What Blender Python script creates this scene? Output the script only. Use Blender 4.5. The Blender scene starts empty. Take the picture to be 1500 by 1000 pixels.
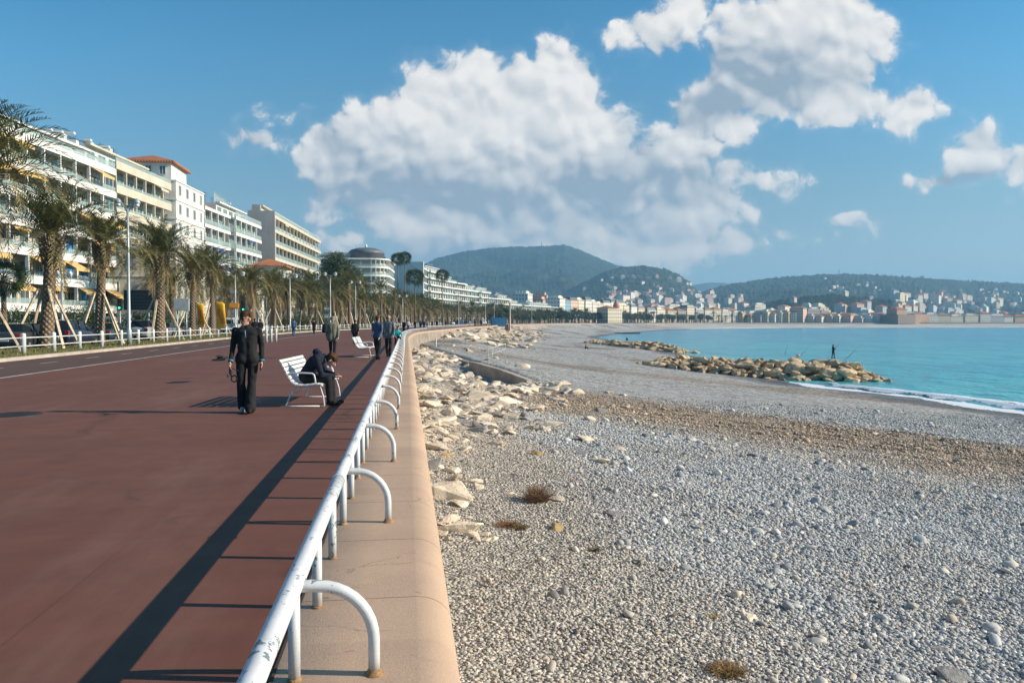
import bpy, bmesh, math, random
import numpy as np
from mathutils import Vector, Matrix, noise as mnoise
R = math.radians
scene = bpy.context.scene
COL = scene.collection
random.seed(7)

# ------------------------------------------------------------------ camera
F = 1167.0                      # focal length in photograph pixels (28 mm on a 36 mm frame)
CAMZ = 1.58
YAW = math.atan((750 - 596) / F)
PITCH = math.atan(30 / F)
fh_ = Vector((math.sin(YAW), math.cos(YAW), 0))
rt_ = Vector((math.cos(YAW), -math.sin(YAW), 0))
fw_ = fh_ * math.cos(PITCH) - Vector((0, 0, 1)) * math.sin(PITCH)
up_ = fh_ * math.sin(PITCH) + Vector((0, 0, 1)) * math.cos(PITCH)
cam = bpy.data.objects.new("camera", bpy.data.cameras.new("camera"))
COL.objects.link(cam)
cam.data.sensor_width = 36.0
cam.data.lens = 36.0 * F / 1500.0
cam.data.clip_start = 0.05
cam.data.clip_end = 30000
M3 = Matrix((rt_, up_, -fw_)).transposed()
cam.matrix_world = Matrix.Translation((0, 0, CAMZ)) @ M3.to_4x4()
scene.camera = cam

def ray(px, py):
    return fw_ * F + rt_ * (px - 750) + up_ * (500 - py)
def at(px, py, y):              # point seen at a photograph pixel, at world distance y
    d = ray(px, py); return Vector((0, 0, CAMZ)) + d * (y / d.y)
def ground(px, py, z=0.0):      # point seen at a pixel on the level z
    d = ray(px, py); return Vector((0, 0, CAMZ)) + d * ((z - CAMZ) / d.z)

scene.view_settings.view_transform = 'Standard'
scene.view_settings.look = 'None'
scene.view_settings.gamma = 1
scene.view_settings.exposure = 0.46
scene.cycles.use_denoising = True
scene.cycles.max_bounces = 6
scene.cycles.diffuse_bounces = 2
scene.cycles.glossy_bounces = 2
scene.cycles.transmission_bounces = 4
scene.cycles.transparent_max_bounces = 8
scene.cycles.volume_bounces = 0
scene.cycles.caustics_reflective = False
scene.cycles.caustics_refractive = False

# ------------------------------------------------------------------ sun
SUN_EL = R(26.5)
a_ = R(3.5)
hs = rt_ * math.cos(a_) - fh_ * math.sin(a_)           # horizontal direction towards the sun
SUN = (hs * math.cos(SUN_EL) + Vector((0, 0, math.sin(SUN_EL)))).normalized()
sl = bpy.data.lights.new("sun", 'SUN')
sl.energy = 5.0
sl.angle = R(0.53)
sl.color = (1.0, 0.87, 0.70)
so = bpy.data.objects.new("sun", sl); COL.objects.link(so)
so.rotation_euler = SUN.to_track_quat('Z', 'Y').to_euler()
so.location = (60, 0, 60)

# ------------------------------------------------------------------ node helper
class NT:
    """small wrapper for writing shader maths"""
    def __init__(s, nt): s.nt = nt; s.n = nt.nodes; s.l = nt.links
    def node(s, t, **kw):
        n = s.n.new(t)
        for k, v in kw.items(): setattr(n, k, v)
        return n
    def put(s, sock, v):
        if v is None: return
        if isinstance(v, bpy.types.NodeSocket): s.l.new(v, sock)
        else:
            if sock.type == 'RGBA' and len(v) == 3: v = (*v, 1)
            sock.default_value = v
    def m(s, op, a, b=None, c=None, clamp=False):
        n = s.node('ShaderNodeMath', operation=op); n.use_clamp = clamp
        s.put(n.inputs[0], a); s.put(n.inputs[1], b); s.put(n.inputs[2], c)
        return n.outputs[0]
    def v(s, op, a, b=None, scale=None):
        n = s.node('ShaderNodeVectorMath', operation=op)
        s.put(n.inputs[0], a); s.put(n.inputs[1], b)
        if scale is not None: s.put(n.inputs[3], scale)
        return n.outputs['Value'] if op in ('DOT_PRODUCT', 'LENGTH', 'DISTANCE') else n.outputs[0]
    def xyz(s, a, b, c):
        n = s.node('ShaderNodeCombineXYZ')
        for k, q in enumerate((a, b, c)): s.put(n.inputs[k], q)
        return n.outputs[0]
    def sep(s, a):
        n = s.node('ShaderNodeSeparateXYZ'); s.put(n.inputs[0], a); return n.outputs
    def step(s, v, a, b, lo=0.0, hi=1.0, smooth=True):
        n = s.node('ShaderNodeMapRange'); n.interpolation_type = 'SMOOTHSTEP' if smooth else 'LINEAR'
        s.put(n.inputs[0], v); s.put(n.inputs[1], a); s.put(n.inputs[2], b); s.put(n.inputs[3], lo); s.put(n.inputs[4], hi)
        return n.outputs[0]
    def noise(s, vec, scale=5, detail=3, rough=.5, dist=0.0, out=0, dim='3D'):
        n = s.node('ShaderNodeTexNoise'); n.noise_dimensions = dim
        s.put(n.inputs['Vector'], vec); n.inputs['Scale'].default_value = scale
        n.inputs['Detail'].default_value = detail; n.inputs['Roughness'].default_value = rough
        n.inputs['Distortion'].default_value = dist
        return n.outputs[out]
    def voro(s, vec, scale=5, feature='F1', out=0, rnd=1.0, detail=0.0, smooth=None):
        n = s.node('ShaderNodeTexVoronoi', feature=feature)
        s.put(n.inputs['Vector'], vec); n.inputs['Scale'].default_value = scale
        n.inputs['Randomness'].default_value = rnd
        if detail: n.inputs['Detail'].default_value = detail
        if smooth is not None: n.inputs['Smoothness'].default_value = smooth
        return n.outputs[out]
    def mix(s, f, a, b, blend='MIX'):
        n = s.node('ShaderNodeMix', data_type='RGBA', blend_type=blend)
        s.put(n.inputs[0], f); s.put(n.inputs[6], a); s.put(n.inputs[7], b)
        return n.outputs[2]
    def fmix(s, f, a, b):
        n = s.node('ShaderNodeMix', data_type='FLOAT')
        s.put(n.inputs[0], f); s.put(n.inputs[2], a); s.put(n.inputs[3], b)
        return n.outputs[0]
    def bump(s, h, strength=.5, dist=.02, nrm=None):
        n = s.node('ShaderNodeBump'); s.put(n.inputs['Height'], h)
        n.inputs['Strength'].default_value = strength; n.inputs['Distance'].default_value = dist
        if nrm is not None: s.put(n.inputs['Normal'], nrm)
        return n.outputs[0]

# ------------------------------------------------------------------ world: sky texture and procedural clouds
world = bpy.data.worlds.new("World"); scene.world = world; world.use_nodes = True
w = NT(world.node_tree); w.n.clear()
sky = w.node('ShaderNodeTexSky', sky_type='NISHITA'); sky.sun_disc = False
sky.sun_elevation = SUN_EL
sky.sun_rotation = math.atan2(SUN.x, SUN.y)
sky.altitude = 0; sky.air_density = 1.0; sky.dust_density = 0.6; sky.ozone_density = 1.6
tc = w.node('ShaderNodeTexCoord').outputs['Generated']
dfw = w.v('DOT_PRODUCT', tc, tuple(fh_)); drt = w.v('DOT_PRODUCT', tc, tuple(rt_))
dz = w.sep(tc)[2]
dn = w.m('MAXIMUM', dfw, 0.02)
U = w.m('DIVIDE', drt, dn); V = w.m('DIVIDE', dz, dn)
# unit: 100 photograph pixels
def uv(px, py):
    d = ray(px, py); k = d.dot(fh_); return (d.dot(rt_) / k * F / 100, d.z / k * F / 100)
P0 = w.xyz(w.m('MULTIPLY', U, F / 100), w.m('MULTIPLY', V, F / 100), 0.0)
wn = w.noise(P0, 1.1, 3, .5, out=1)
P = w.v('ADD', P0, w.v('MULTIPLY', w.v('SUBTRACT', wn, (.5, .5, .5)), (.62, .5, 0)))
lobes = [(632,128,52,56),(700,118,50,52),(760,150,66,64),(820,98,44,52),(835,130,54,60),(858,150,44,64),(560,190,70,56),(600,220,130,100),
         (735,225,165,120),(840,225,100,95),(500,235,68,50),(470,205,36,20),(640,285,190,66),(860,290,180,66),(960,265,110,66),
         (1000,222,62,50),(1022,165,46,42),(1075,180,34,30),(1005,305,96,62),(880,345,230,42),(745,325,170,42),(640,338,56,24),
         (1030,345,60,32),(760,368,170,34),(950,362,140,36),(1045,362,60,26),(478,275,28,18),(1060,255,30,20),
         (1185,60,122,90),(1270,45,44,58),(1110,80,75,62),(1062,140,66,46),(1150,135,110,46),(1230,160,110,34),(1318,160,62,34),
         (1090,30,52,40),(960,42,68,30),(1015,14,30,34),(925,55,34,18),
         (408,168,44,17),(370,195,30,14),(1112,262,46,17),(1440,232,52,36),(1432,215,34,30),(1500,245,56,36),(1385,262,36,12),
         (1243,322,26,7),(1142,345,19,9),(1208,356,28,6),(515,352,50,13),(600,352,50,20)]
shades = [(590,280,170,50,1.0),(500,240,60,50,.7),(720,300,150,36,.95),(900,280,170,56,1.0),(700,235,60,22,.5),(1110,110,110,62,1.0),(1040,150,80,36,1.0),(1200,115,90,36,.7),
          (1410,262,60,18,.9),(680,378,150,26,.9),(850,345,260,26,.45),(1000,70,50,18,.5),(380,200,46,14,.7),(570,200,50,24,.45),(930,230,60,30,.4),(800,205,30,14,.3),(480,300,60,20,.6)]
def lobe_field(items, pos):
    acc = None
    for it in items:
        cx, cy, rx, ry = it[:4]
        c = uv(cx, cy)
        q = w.v('MULTIPLY', w.v('SUBTRACT', pos, (c[0], c[1], 0)), (100 / rx, 100 / ry, 0))
        d = w.m('SUBTRACT', 1.0, w.v('LENGTH', q))
        # keep the field in comparable units: scale by the smaller radius
        d = w.m('MULTIPLY', d, min(rx, ry) / 40.0)
        acc = d if acc is None else w.m('SMOOTH_MAX', acc, d, .12)
    return acc
Fd = lobe_field(lobes, P)
def billow(pos):
    b1 = w.voro(pos, 1.5, 'SMOOTH_F1', 0, 1.0, smooth=.5)
    b2 = w.voro(pos, 3.6, 'SMOOTH_F1', 0, 1.0, smooth=.4)
    s_ = w.m('MULTIPLY', w.m('SUBTRACT', .5, b1), 1.0)
    return w.m('ADD', s_, w.m('MULTIPLY', w.m('SUBTRACT', .45, b2), .62))
P3 = w.v('ADD', P, w.xyz(0.0, 0.0, 3.7))
B0 = billow(P3)
B1 = billow(w.v('ADD', P3, (.07, .12, 0.0)))
fine = w.m('SUBTRACT', w.noise(P3, 6.0, 7, .66), .5)
H = w.m('ADD', Fd, w.m('ADD', w.m('MULTIPLY', B0, .85), w.m('MULTIPLY', fine, .95)))
alpha = w.step(H, -.12, .30)
alpha = w.m('MAXIMUM', alpha, w.step(H, -.36, .4, 0, .22))
rel = w.m('MULTIPLY', w.m('SUBTRACT', B0, B1), .80)
shd = None
for s_ in shades:
    c = uv(s_[0], s_[1])
    q = w.v('MULTIPLY', w.v('SUBTRACT', P, (c[0], c[1], 0)), (100 / s_[2], 100 / s_[3], 0))
    e = w.step(w.v('LENGTH', q), .1, 1.6, s_[4], 0.0)
    shd = e if shd is None else w.m('MAXIMUM', shd, e)
shd = w.m('MULTIPLY', shd, w.m('SUBTRACT', .98, w.m('MULTIPLY', B0, .42)))
lit = w.m('SUBTRACT', w.m('ADD', .82, rel), w.m('MULTIPLY', shd, .86))
lit = w.m('ADD', lit, w.m('MULTIPLY', fine, .40))
lit = w.m('SUBTRACT', lit, w.m('MULTIPLY', w.step(H, .55, .0), .10))
lit = w.m('MINIMUM', w.m('MAXIMUM', lit, 0.0), 1.0)
ccol = w.mix(lit, (3.0, 3.75, 4.6), (8.9, 8.6, 8.25))
ccol = w.mix(w.step(V, .03, .19), w.mix(lit, (3.2, 4.1, 5.0), (7.6, 7.1, 6.6)), ccol)
def ramp(nt, fac, stops):
    n = nt.node('ShaderNodeValToRGB'); nt.put(n.inputs[0], fac); e = n.color_ramp.elements
    while len(e) < len(stops): e.new(.5)
    for el, (p, c) in zip(e, stops): el.position = p; el.color = (*c, 1)
    return n.outputs[0]
# air colour by height above the horizon (halved: a ramp holds values up to one)
tint = ramp(w, w.m('MAXIMUM', V, 0.0), [(0.0, (.42, .43, .66)), (.035, (.44, .44, .62)), (.07, (.46, .425, .50)), (.12, (.46, .425, .47)),
                                       (.16, (.44, .44, .46)), (.25, (.37, .49, .54)), (.33, (.30, .52, .61)), (.42, (.215, .495, .61)), (1.0, (.20, .46, .60))])
skyc = w.mix(1.0, sky.outputs[0], (1.66, 2.14, 2.13), 'MULTIPLY')
skyc = w.mix(1.0, skyc, tint, 'MULTIPLY')
bg0 = w.node('ShaderNodeBackground'); w.put(bg0.inputs[0], skyc); bg0.inputs[1].default_value = 0.080
bg1 = w.node('ShaderNodeBackground'); w.put(bg1.inputs[0], w.mix(alpha, skyc, ccol)); bg1.inputs[1].default_value = 0.080
ms = w.node('ShaderNodeMixShader')
w.put(ms.inputs[0], w.m('MULTIPLY', w.m('GREATER_THAN', dfw, .45), w.m('GREATER_THAN', V, .03)))
w.l.new(bg0.outputs[0], ms.inputs[1]); w.l.new(bg1.outputs[0], ms.inputs[2])
wo = w.node('ShaderNodeOutputWorld'); w.l.new(ms.outputs[0], wo.inputs[0])
world.cycles.sampling_method = 'MANUAL'; world.cycles.sample_map_resolution = 512
# ------------------------------------------------------------------ object helpers
def tag(o, label=None, cat=None, group=None, kind=None):
    if label: o['label'] = label
    if cat: o['category'] = cat
    if group: o['group'] = group
    if kind: o['kind'] = kind
    return o
def empty(name, loc=(0, 0, 0), rz=0.0, label=None, cat=None, group=None):
    o = bpy.data.objects.new(name, None); COL.objects.link(o)
    o.location = loc; o.rotation_euler = (0, 0, rz); o.empty_display_size = .2
    return tag(o, label, cat, group)
def link(name, me, parent=None, loc=None, rot=None, scale=None):
    o = bpy.data.objects.new(name, me); COL.objects.link(o)
    if parent is not None: o.parent = parent
    if loc is not None: o.location = loc
    if rot is not None: o.rotation_euler = rot
    if scale is not None: o.scale = scale
    return o
def copy_tree(o, parent=None):
    c = o.copy(); COL.objects.link(c)
    if parent is not None: c.parent = parent
    for ch in list(o.children): copy_tree(ch, c)
    return c

class MB:
    """collects geometry; build() links it as ONE mesh object"""
    def __init__(s): s.v = []; s.f = []; s.mi = []; s.sm = []
    def add(s, vs, fs, mi=0, smooth=False):
        b = len(s.v); s.v.extend([tuple(q) for q in vs])
        for f in fs: s.f.append(tuple(b + i for i in f)); s.mi.append(mi); s.sm.append(smooth)
        return s
    def box(s, x0, x1, y0, y1, z0, z1, mi=0, M=None):
        vs = [Vector((x, y, z)) for z in (z0, z1) for y in (y0, y1) for x in (x0, x1)]
        if M is not None: vs = [M @ q for q in vs]
        return s.add(vs, [(0, 2, 3, 1), (4, 5, 7, 6), (0, 1, 5, 4), (2, 6, 7, 3), (0, 4, 6, 2), (1, 3, 7, 5)], mi)
    def quad(s, a, b, c, d, mi=0): return s.add([a, b, c, d], [(0, 1, 2, 3)], mi)
    def tube(s, pts, r, n=10, mi=0, cap=True, smooth=True, flat=1.0):
        pts = [Vector(p) for p in pts]; rs = r if isinstance(r, (list, tuple)) else [r] * len(pts)
        vs = []; N = len(pts)
        t0 = (pts[1] - pts[0]).normalized()
        ref = Vector((0, 0, 1)) if abs(t0.z) < .9 else Vector((0, 1, 0))
        u = t0.cross(ref).normalized()
        for i, p in enumerate(pts):
            t = (pts[min(i + 1, N - 1)] - pts[max(i - 1, 0)]).normalized()
            u = (u - t * u.dot(t)).normalized(); q = t.cross(u)
            for k in range(n):
                a = 2 * math.pi * k / n
                vs.append(p + (u * math.cos(a) + q * (math.sin(a) * flat)) * rs[i])
        fs = [(i * n + k, i * n + (k + 1) % n, (i + 1) * n + (k + 1) % n, (i + 1) * n + k) for i in range(N - 1) for k in range(n)]
        s.add(vs, fs, mi, smooth)
        if cap:
            b = len(s.v) - len(vs)
            s.f.append(tuple(b + k for k in reversed(range(n)))); s.mi.append(mi); s.sm.append(False)
            s.f.append(tuple(b + (N - 1) * n + k for k in range(n))); s.mi.append(mi); s.sm.append(False)
        return s
    def lathe(s, prof, n=16, c=(0, 0), mi=0, smooth=True, M=None):
        vs = []
        for (r, z) in prof:
            for k in range(n):
                a = 2 * math.pi * k / n; q = Vector((c[0] + r * math.cos(a), c[1] + r * math.sin(a), z))
                vs.append(M @ q if M is not None else q)
        fs = [(i * n + k, i * n + (k + 1) % n, (i + 1) * n + (k + 1) % n, (i + 1) * n + k) for i in range(len(prof) - 1) for k in range(n)]
        fs.append(tuple(reversed(range(n)))); fs.append(tuple((len(prof) - 1) * n + k for k in range(n)))
        return s.add(vs, fs, mi, smooth)
    def ball(s, c, r, n=10, m=6, mi=0, sc=(1, 1, 1)):
        prof = [(max(1e-4, r * math.sin(math.pi * i / m)), -r * math.cos(math.pi * i / m)) for i in range(m + 1)]
        M = Matrix.Translation(c) @ Matrix.Diagonal((*sc, 1))
        return s.lathe(prof, n, mi=mi, M=M)
    def prism(s, pts, y0, y1, mi=0, M=None, smooth=False):
        """outline in x,z pushed from y0 to y1"""
        n = len(pts); vs = [Vector((p[0], y0, p[1])) for p in pts] + [Vector((p[0], y1, p[1])) for p in pts]
        if M is not None: vs = [M @ q for q in vs]
        fs = [tuple(range(n)), tuple(reversed(range(n, 2 * n)))] + [(i, i + n, (i + 1) % n + n, (i + 1) % n) for i in range(n)]
        return s.add(vs, fs, mi, smooth)
    def mesh(s, name, mats):
        me = bpy.data.meshes.new(name)
        me.from_pydata(s.v, [], s.f)
        if not isinstance(mats, (list, tuple)): mats = [mats]
        for m in mats: me.materials.append(m)
        me.polygons.foreach_set('material_index', s.mi)
        me.polygons.foreach_set('use_smooth', s.sm)
        me.update(); return me
    def build(s, name, mats, parent=None, bevel=0, fix=False, **kw):
        me = s.mesh(name, mats)
        if bevel or fix:
            bm = bmesh.new(); bm.from_mesh(me)
            if fix: bmesh.ops.recalc_face_normals(bm, faces=bm.faces)
            if bevel:
                es = [e for e in bm.edges if len(e.link_faces) == 2 and e.calc_face_angle(0) > .6]
                bmesh.ops.bevel(bm, geom=es, offset=bevel, segments=2, affect='EDGES', profile=.6)
            bm.to_mesh(me); bm.free()
        return link(name, me, parent, **kw)

def npmesh(name, verts, faces, mats, smooth=True):
    me = bpy.data.meshes.new(name)
    verts = np.asarray(verts, dtype=np.float32); faces = np.asarray(faces, dtype=np.int32)
    k = faces.shape[1]
    me.vertices.add(len(verts)); me.vertices.foreach_set('co', verts.ravel())
    me.loops.add(faces.size); me.loops.foreach_set('vertex_index', faces.ravel())
    me.polygons.add(len(faces)); me.polygons.foreach_set('loop_start', np.arange(0, faces.size, k, dtype=np.int32))
    if not isinstance(mats, (list, tuple)): mats = [mats]
    for m in mats: me.materials.append(m)
    me.update(calc_edges=True)
    me.polygons.foreach_set('use_smooth', np.full(len(faces), smooth))
    return me
def grid_faces(nu, nv):
    i = np.arange(nu - 1)[:, None] * nv + np.arange(nv - 1)[None, :]
    i = i.ravel(); return np.stack([i, i + nv, i + nv + 1, i + 1], 1)

# ------------------------------------------------------------------ materials
def new_mat(name):
    m = bpy.data.materials.new(name); m.use_nodes = True
    t = NT(m.node_tree); t.n.clear()
    b = t.node('ShaderNodeBsdfPrincipled'); o = t.node('ShaderNodeOutputMaterial'); t.l.new(b.outputs[0], o.inputs[0])
    return m, t, b
def pmat(name, col, rough=.6, var=.12, scale=3.0, metal=0.0, bump=0.0, bscale=30, spec=.5, col2=None, inst=0.0, coat=0.0, alpha=None):
    """plain painted / stone / cloth surface with a little procedural unevenness"""
    m, t, b = new_mat(name)
    pos = t.node('ShaderNodeTexCoord').outputs['Object']
    n = t.noise(pos, scale, 4, .6)
    c2 = col2 if col2 else tuple(max(0, c * (1 - var * 2)) for c in col)
    c1 = col if col2 else tuple(min(1, c * (1 + var * .6)) for c in col)
    f = t.step(n, .3, .7)
    c = t.mix(f, c1, c2)
    if inst:
        r = t.node('ShaderNodeObjectInfo').outputs['Random']
        c = t.mix(1.0, c, t.mix(r, (1 - inst,) * 3, (1 + inst * .4,) * 3), 'MULTIPLY')
    t.put(b.inputs['Base Color'], c)
    b.inputs['Roughness'].default_value = rough; b.inputs['Metallic'].default_value = metal
    b.inputs['Specular IOR Level'].default_value = spec
    if coat: b.inputs['Coat Weight'].default_value = coat
    if alpha is not None: b.inputs['Alpha'].default_value = alpha
    if bump: t.put(b.inputs['Normal'], t.bump(t.noise(pos, bscale, 4, .6), bump, .02))
    return m

# ------------------------------------------------------------------ the line of the shore
def catmull(pts, n=10):
    P_ = [np.array(p, float) for p in pts]; out = []
    P_ = [2 * P_[0] - P_[1]] + P_ + [2 * P_[-1] - P_[-2]]
    for i in range(1, len(P_) - 2):
        a, b, c, d = P_[i - 1:i + 3]
        for k in range(n):
            t = k / n
            out.append(.5 * ((2 * b) + (-a + c) * t + (2 * a - 5 * b + 4 * c - d) * t * t + (-a + 3 * b - 3 * c + d) * t ** 3))
    out.append(P_[-2]); return np.array(out)
EDGE_PTS = [(.25, -14), (.25, 20), (.25, 50), (.25, 75), (.6, 92), (1.6, 112), (4.6, 135), (9.9, 167), (17, 212), (29, 270), (41, 330), (73, 425), (110, 510),
            (156, 600), (212, 692), (280, 775), (370, 832), (500, 862), (680, 880), (950, 900), (1300, 930)]
SHORE_PTS = [(56, -14), (53, 10), (49, 40), (47, 62), (45, 80), (45.5, 95), (49, 115), (55, 140), (60.5, 168), (69, 212), (75, 270), (82, 335), (112, 415), (148, 492),
             (190, 572), (240, 650), (300, 722), (380, 768), (505, 788), (685, 798), (955, 815), (1305, 845)]
SHORE_PTS = SHORE_PTS[:1] + SHORE_PTS[1:]
EDGE = catmull(EDGE_PTS, 12)
_seg = np.linalg.norm(np.diff(EDGE, axis=0), axis=1); EDGE_S = np.concatenate([[0], np.cumsum(_seg)])
def edge_at(s):
    """point and seaward normal of the wall edge at arc length s"""
    x = np.interp(s, EDGE_S, EDGE[:, 0]); y = np.interp(s, EDGE_S, EDGE[:, 1])
    e = 1.5
    x2 = np.interp(s + e, EDGE_S, EDGE[:, 0]); y2 = np.interp(s + e, EDGE_S, EDGE[:, 1])
    x1 = np.interp(s - e, EDGE_S, EDGE[:, 0]); y1 = np.interp(s - e, EDGE_S, EDGE[:, 1])
    tx, ty = x2 - x1, y2 - y1; L = math.hypot(tx, ty) or 1
    if L == 1 and tx == 0: tx, ty = 0, 1
    tx /= L; ty /= L
    return Vector((x, y, 0)), Vector((ty, -tx, 0)), math.atan2(-tx, ty)
def s_of_y(y): return float(np.interp(y, EDGE[:, 1], EDGE_S))
def off(s, d, z=0.0):
    p, n, a = edge_at(s); q = p + n * d; q.z = z; return q
S_LIST = [s_of_y(-14 + 1e-3 + k) for k in (0,)]
EY = EDGE[:, 1]; EX = EDGE[:, 0]
_sh = catmull(SHORE_PTS, 12); SY = _sh[:, 1]; SX = _sh[:, 0]
def edge_x(y): return np.interp(y, EY, EX)
def shore_x(y): return np.interp(y, SY, SX)
SEA = -5.6
GROYNE = [(.9, 118), (2.4, 103), (4.1, 89), (6.1, 68.5), (7.6, 64.5), (9.3, 61)]
_gy = np.array([p[1] for p in GROYNE][::-1]); _gx = np.array([p[0] for p in GROYNE][::-1])
def fbm2(x, y, sc, seed=0.0):
    x = np.asarray(x, float) * sc + seed; y = np.asarray(y, float) * sc + seed * 1.7
    return (np.sin(x * 1.3 + 1.7 * np.sin(y * .9)) * .5 + np.sin(y * 1.7 + 1.3 * np.sin(x * 1.1 + 2)) * .35 + np.sin(2.9 * x + 2.3 * y + seed) * .2 + np.sin(5.1 * x - 4.3 * y) * .1)
def beach_z(x, y):
    x = np.asarray(x, float); y = np.asarray(y, float)
    ex = edge_x(y); sx = shore_x(y)
    t = (x - ex) / (sx - ex)
    z = -2.55 - 3.05 * np.where(t < 0, 0, t) ** 1.05
    z = np.where(t > 1, -5.6 - (t - 1) * 3.5, z)
    # bank of rubble against the wall, flat service level behind the groyne wall
    gx = np.interp(y, _gy, _gx)
    beyond = np.clip((x - gx) / 1.0, 0, 1) * (y > 60) * (y < 118) + (y >= 118)
    fall = np.clip(1 - (x - 6) / 16, 0, 1) ; fall = fall * fall * (3 - 2 * fall)
    far = np.clip((y - 60) / 6, 0, 1) * np.clip((230 - y) / 80, 0, 1)
    z = z + .85 * beyond * fall * far
    z = z + .66 * np.clip((y - 67) / 9, 0, 1) * np.clip((gx + .5 - x) / .5, 0, 1) * (y < 125)
    z = z - .55 * np.exp(-((x - 7) / 2.6) ** 2 - ((y - 60.5) / 6.5) ** 2) * (1 - np.clip((x - gx) / 1.0, 0, 1) * (y > 60.5))
    d = x - ex
    z = z + np.clip(1 - d / 26, 0, 1) ** 1.5 * np.clip((y - 135) / 40, 0, 1) * 1.7          # rip-rap bank in the distance
    z = z + .10 * fbm2(x, y, .22) * np.clip(d / 3, .2, 1) + .03 * fbm2(x, y, .9, 3)
    ub = .79 * x + .61 * y; bw_ = np.clip(1.4 - np.abs(ub - 38) / 6, 0, 1)
    z = z + bw_ * .05 * (np.sin(ub * 4.2 + 1.5 * fbm2(x, y, .5, 2)) * .7 + fbm2(x * 2.6, y * 2.6, 1.0, 11))
    return z
# ------------------------------------------------------------------ promenade paving
def asphalt(name, c1, c2, grit=.35, red=True):
    m, t, b = new_mat(name)
    pos = t.node('ShaderNodeNewGeometry').outputs['Position']
    big = t.noise(pos, .35, 5, .6); mid = t.noise(pos, 2.2, 5, .65)
    stripe = t.noise(t.v('MULTIPLY', pos, (.25, 2.2, 1)), 1.0, 4, .6)
    fine = t.noise(pos, 140, 2, .6)
    c = t.mix(t.step(big, .3, .7), c1, c2)
    c = t.mix(t.step(mid, .35, .75, 0, .45), c, tuple(q * .80 for q in c2))
    c = t.mix(t.step(stripe, .4, .8, 0, .35), c, tuple(min(1, q * 1.25) for q in c1))
    c = t.mix(1.0, c, t.mix(fine, (.72,) * 3, (1.28,) * 3), 'MULTIPLY')
    # small pale spots of gum and droppings
    vd = t.voro(pos, 1.4, 'F1', 0); sp = t.step(vd, .030, .016)
    sp = t.m('MULTIPLY', sp, t.m('GREATER_THAN', t.noise(pos, .8, 1, .5), .57))
    c = t.mix(t.m('MULTIPLY', sp, .45), c, (.42, .38, .34))
    # wear patches, repairs with a darker tone
    wear = t.step(t.noise(t.v('MULTIPLY', pos, (1, .45, 1)), .9, 6, .7), .60, .68, 0, .28)
    c = t.mix(wear, c, tuple(q * .62 for q in c2))
    edge_ = t.voro(t.v('ADD', pos, t.v('MULTIPLY', t.noise(pos, 1.2, 3, .6, out=1), (1.4, 1.4, 0))), .16, 'DISTANCE_TO_EDGE', 0)
    crack = t.m('MULTIPLY', t.step(edge_, .012, .002), t.step(t.noise(pos, .5, 3, .6), .45, .6, 0, .55))
    c = t.mix(crack, c, tuple(q * .35 for q in c2))
    spx = t.sep(pos); seam = t.m('ABSOLUTE', t.m('SUBTRACT', t.m('FRACT', t.m('DIVIDE', t.m('ADD', spx[0], t.m('MULTIPLY', mid, .03)), 3.9)), .5))
    seam = t.m('MULTIPLY', t.step(seam, .003, .0008), t.step(t.noise(pos, .7, 4, .6), .4, .6, .1, .5))
    c = t.mix(seam, c, tuple(q * .5 for q in c2))
    dust = t.step(t.noise(t.v('MULTIPLY', pos, (.6, .12, 1)), .8, 6, .72), .50, .72, 0, .22)
    c = t.mix(dust, c, (.29, .19, .15))
    t.put(b.inputs['Base Color'], c)
    t.put(b.inputs['Roughness'], t.fmix(mid, .62, .85))
    b.inputs['Specular IOR Level'].default_value = .22; b.inputs['Sheen Weight'].default_value = .028 if red else 0; b.inputs['Sheen Roughness'].default_value = .5; b.inputs['Sheen Tint'].default_value = (1, .80, .68, 1)
    t.put(b.inputs['Normal'], t.bump(t.m('ADD', fine, t.m('MULTIPLY', mid, .6)), grit, .004))
    return m
m_prom = asphalt('promenade_red', (.148, .052, .033), (.120, .042, .027))
m_bike = asphalt('cycle_lane_dark', (.095, .050, .041), (.076, .042, .035))
m_road = asphalt('road_asphalt', (.060, .060, .060), (.045, .045, .046))
m_pave = asphalt('pavement_stone', (.30, .27, .23), (.24, .22, .19))
m_line = pmat('line_paint', (.62, .52, .46), .6, .18, 2.0)
m_kerb = pmat('kerb_stone', (.50, .41, .33), .8, .12, 1.2, bump=.3)

def strip(name, d0, d1, z, mat, s0, s1, step=2.0, kind='structure', z1=None, zf=None):
    n = max(2, int((s1 - s0) / step)); V_ = []
    for i in range(n + 1):
        s = s0 + (s1 - s0) * i / n
        a = off(s, d0, z); b_ = off(s, d1, z if z1 is None else z1)
        V_ += [a, b_]
    me = npmesh(name, [tuple(v) for v in V_], grid_faces(n + 1, 2)[:, ::-1], mat, False)
    o = link(name, me)
    if kind: o['kind'] = kind
    return o
S0 = 0.5; S1 = float(EDGE_S[-1]) - 2
SN = s_of_y(240)
strip('promenade', -15.65, -.847, 0.0, m_prom, S0, S1)
strip('cycle_lane', -15.65, -11.45, 0.004, m_bike, S0, S1)
strip('lane_edge_line', -11.45, -11.30, 0.008, m_line, S0, s_of_y(420))
# dashes of the cycle lane, one object
mb = MB()
for k in range(70):
    s = 3.4 + k * 4.2
    a, b_, c_, d_ = off(s, -13.72, .009), off(s, -13.62, .009), off(s + 1.5, -13.62, .009), off(s + 1.5, -13.72, .009)
    mb.quad(a, b_, c_, d_)
tag(mb.build('lane_dashes', m_line), kind='structure')
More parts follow.
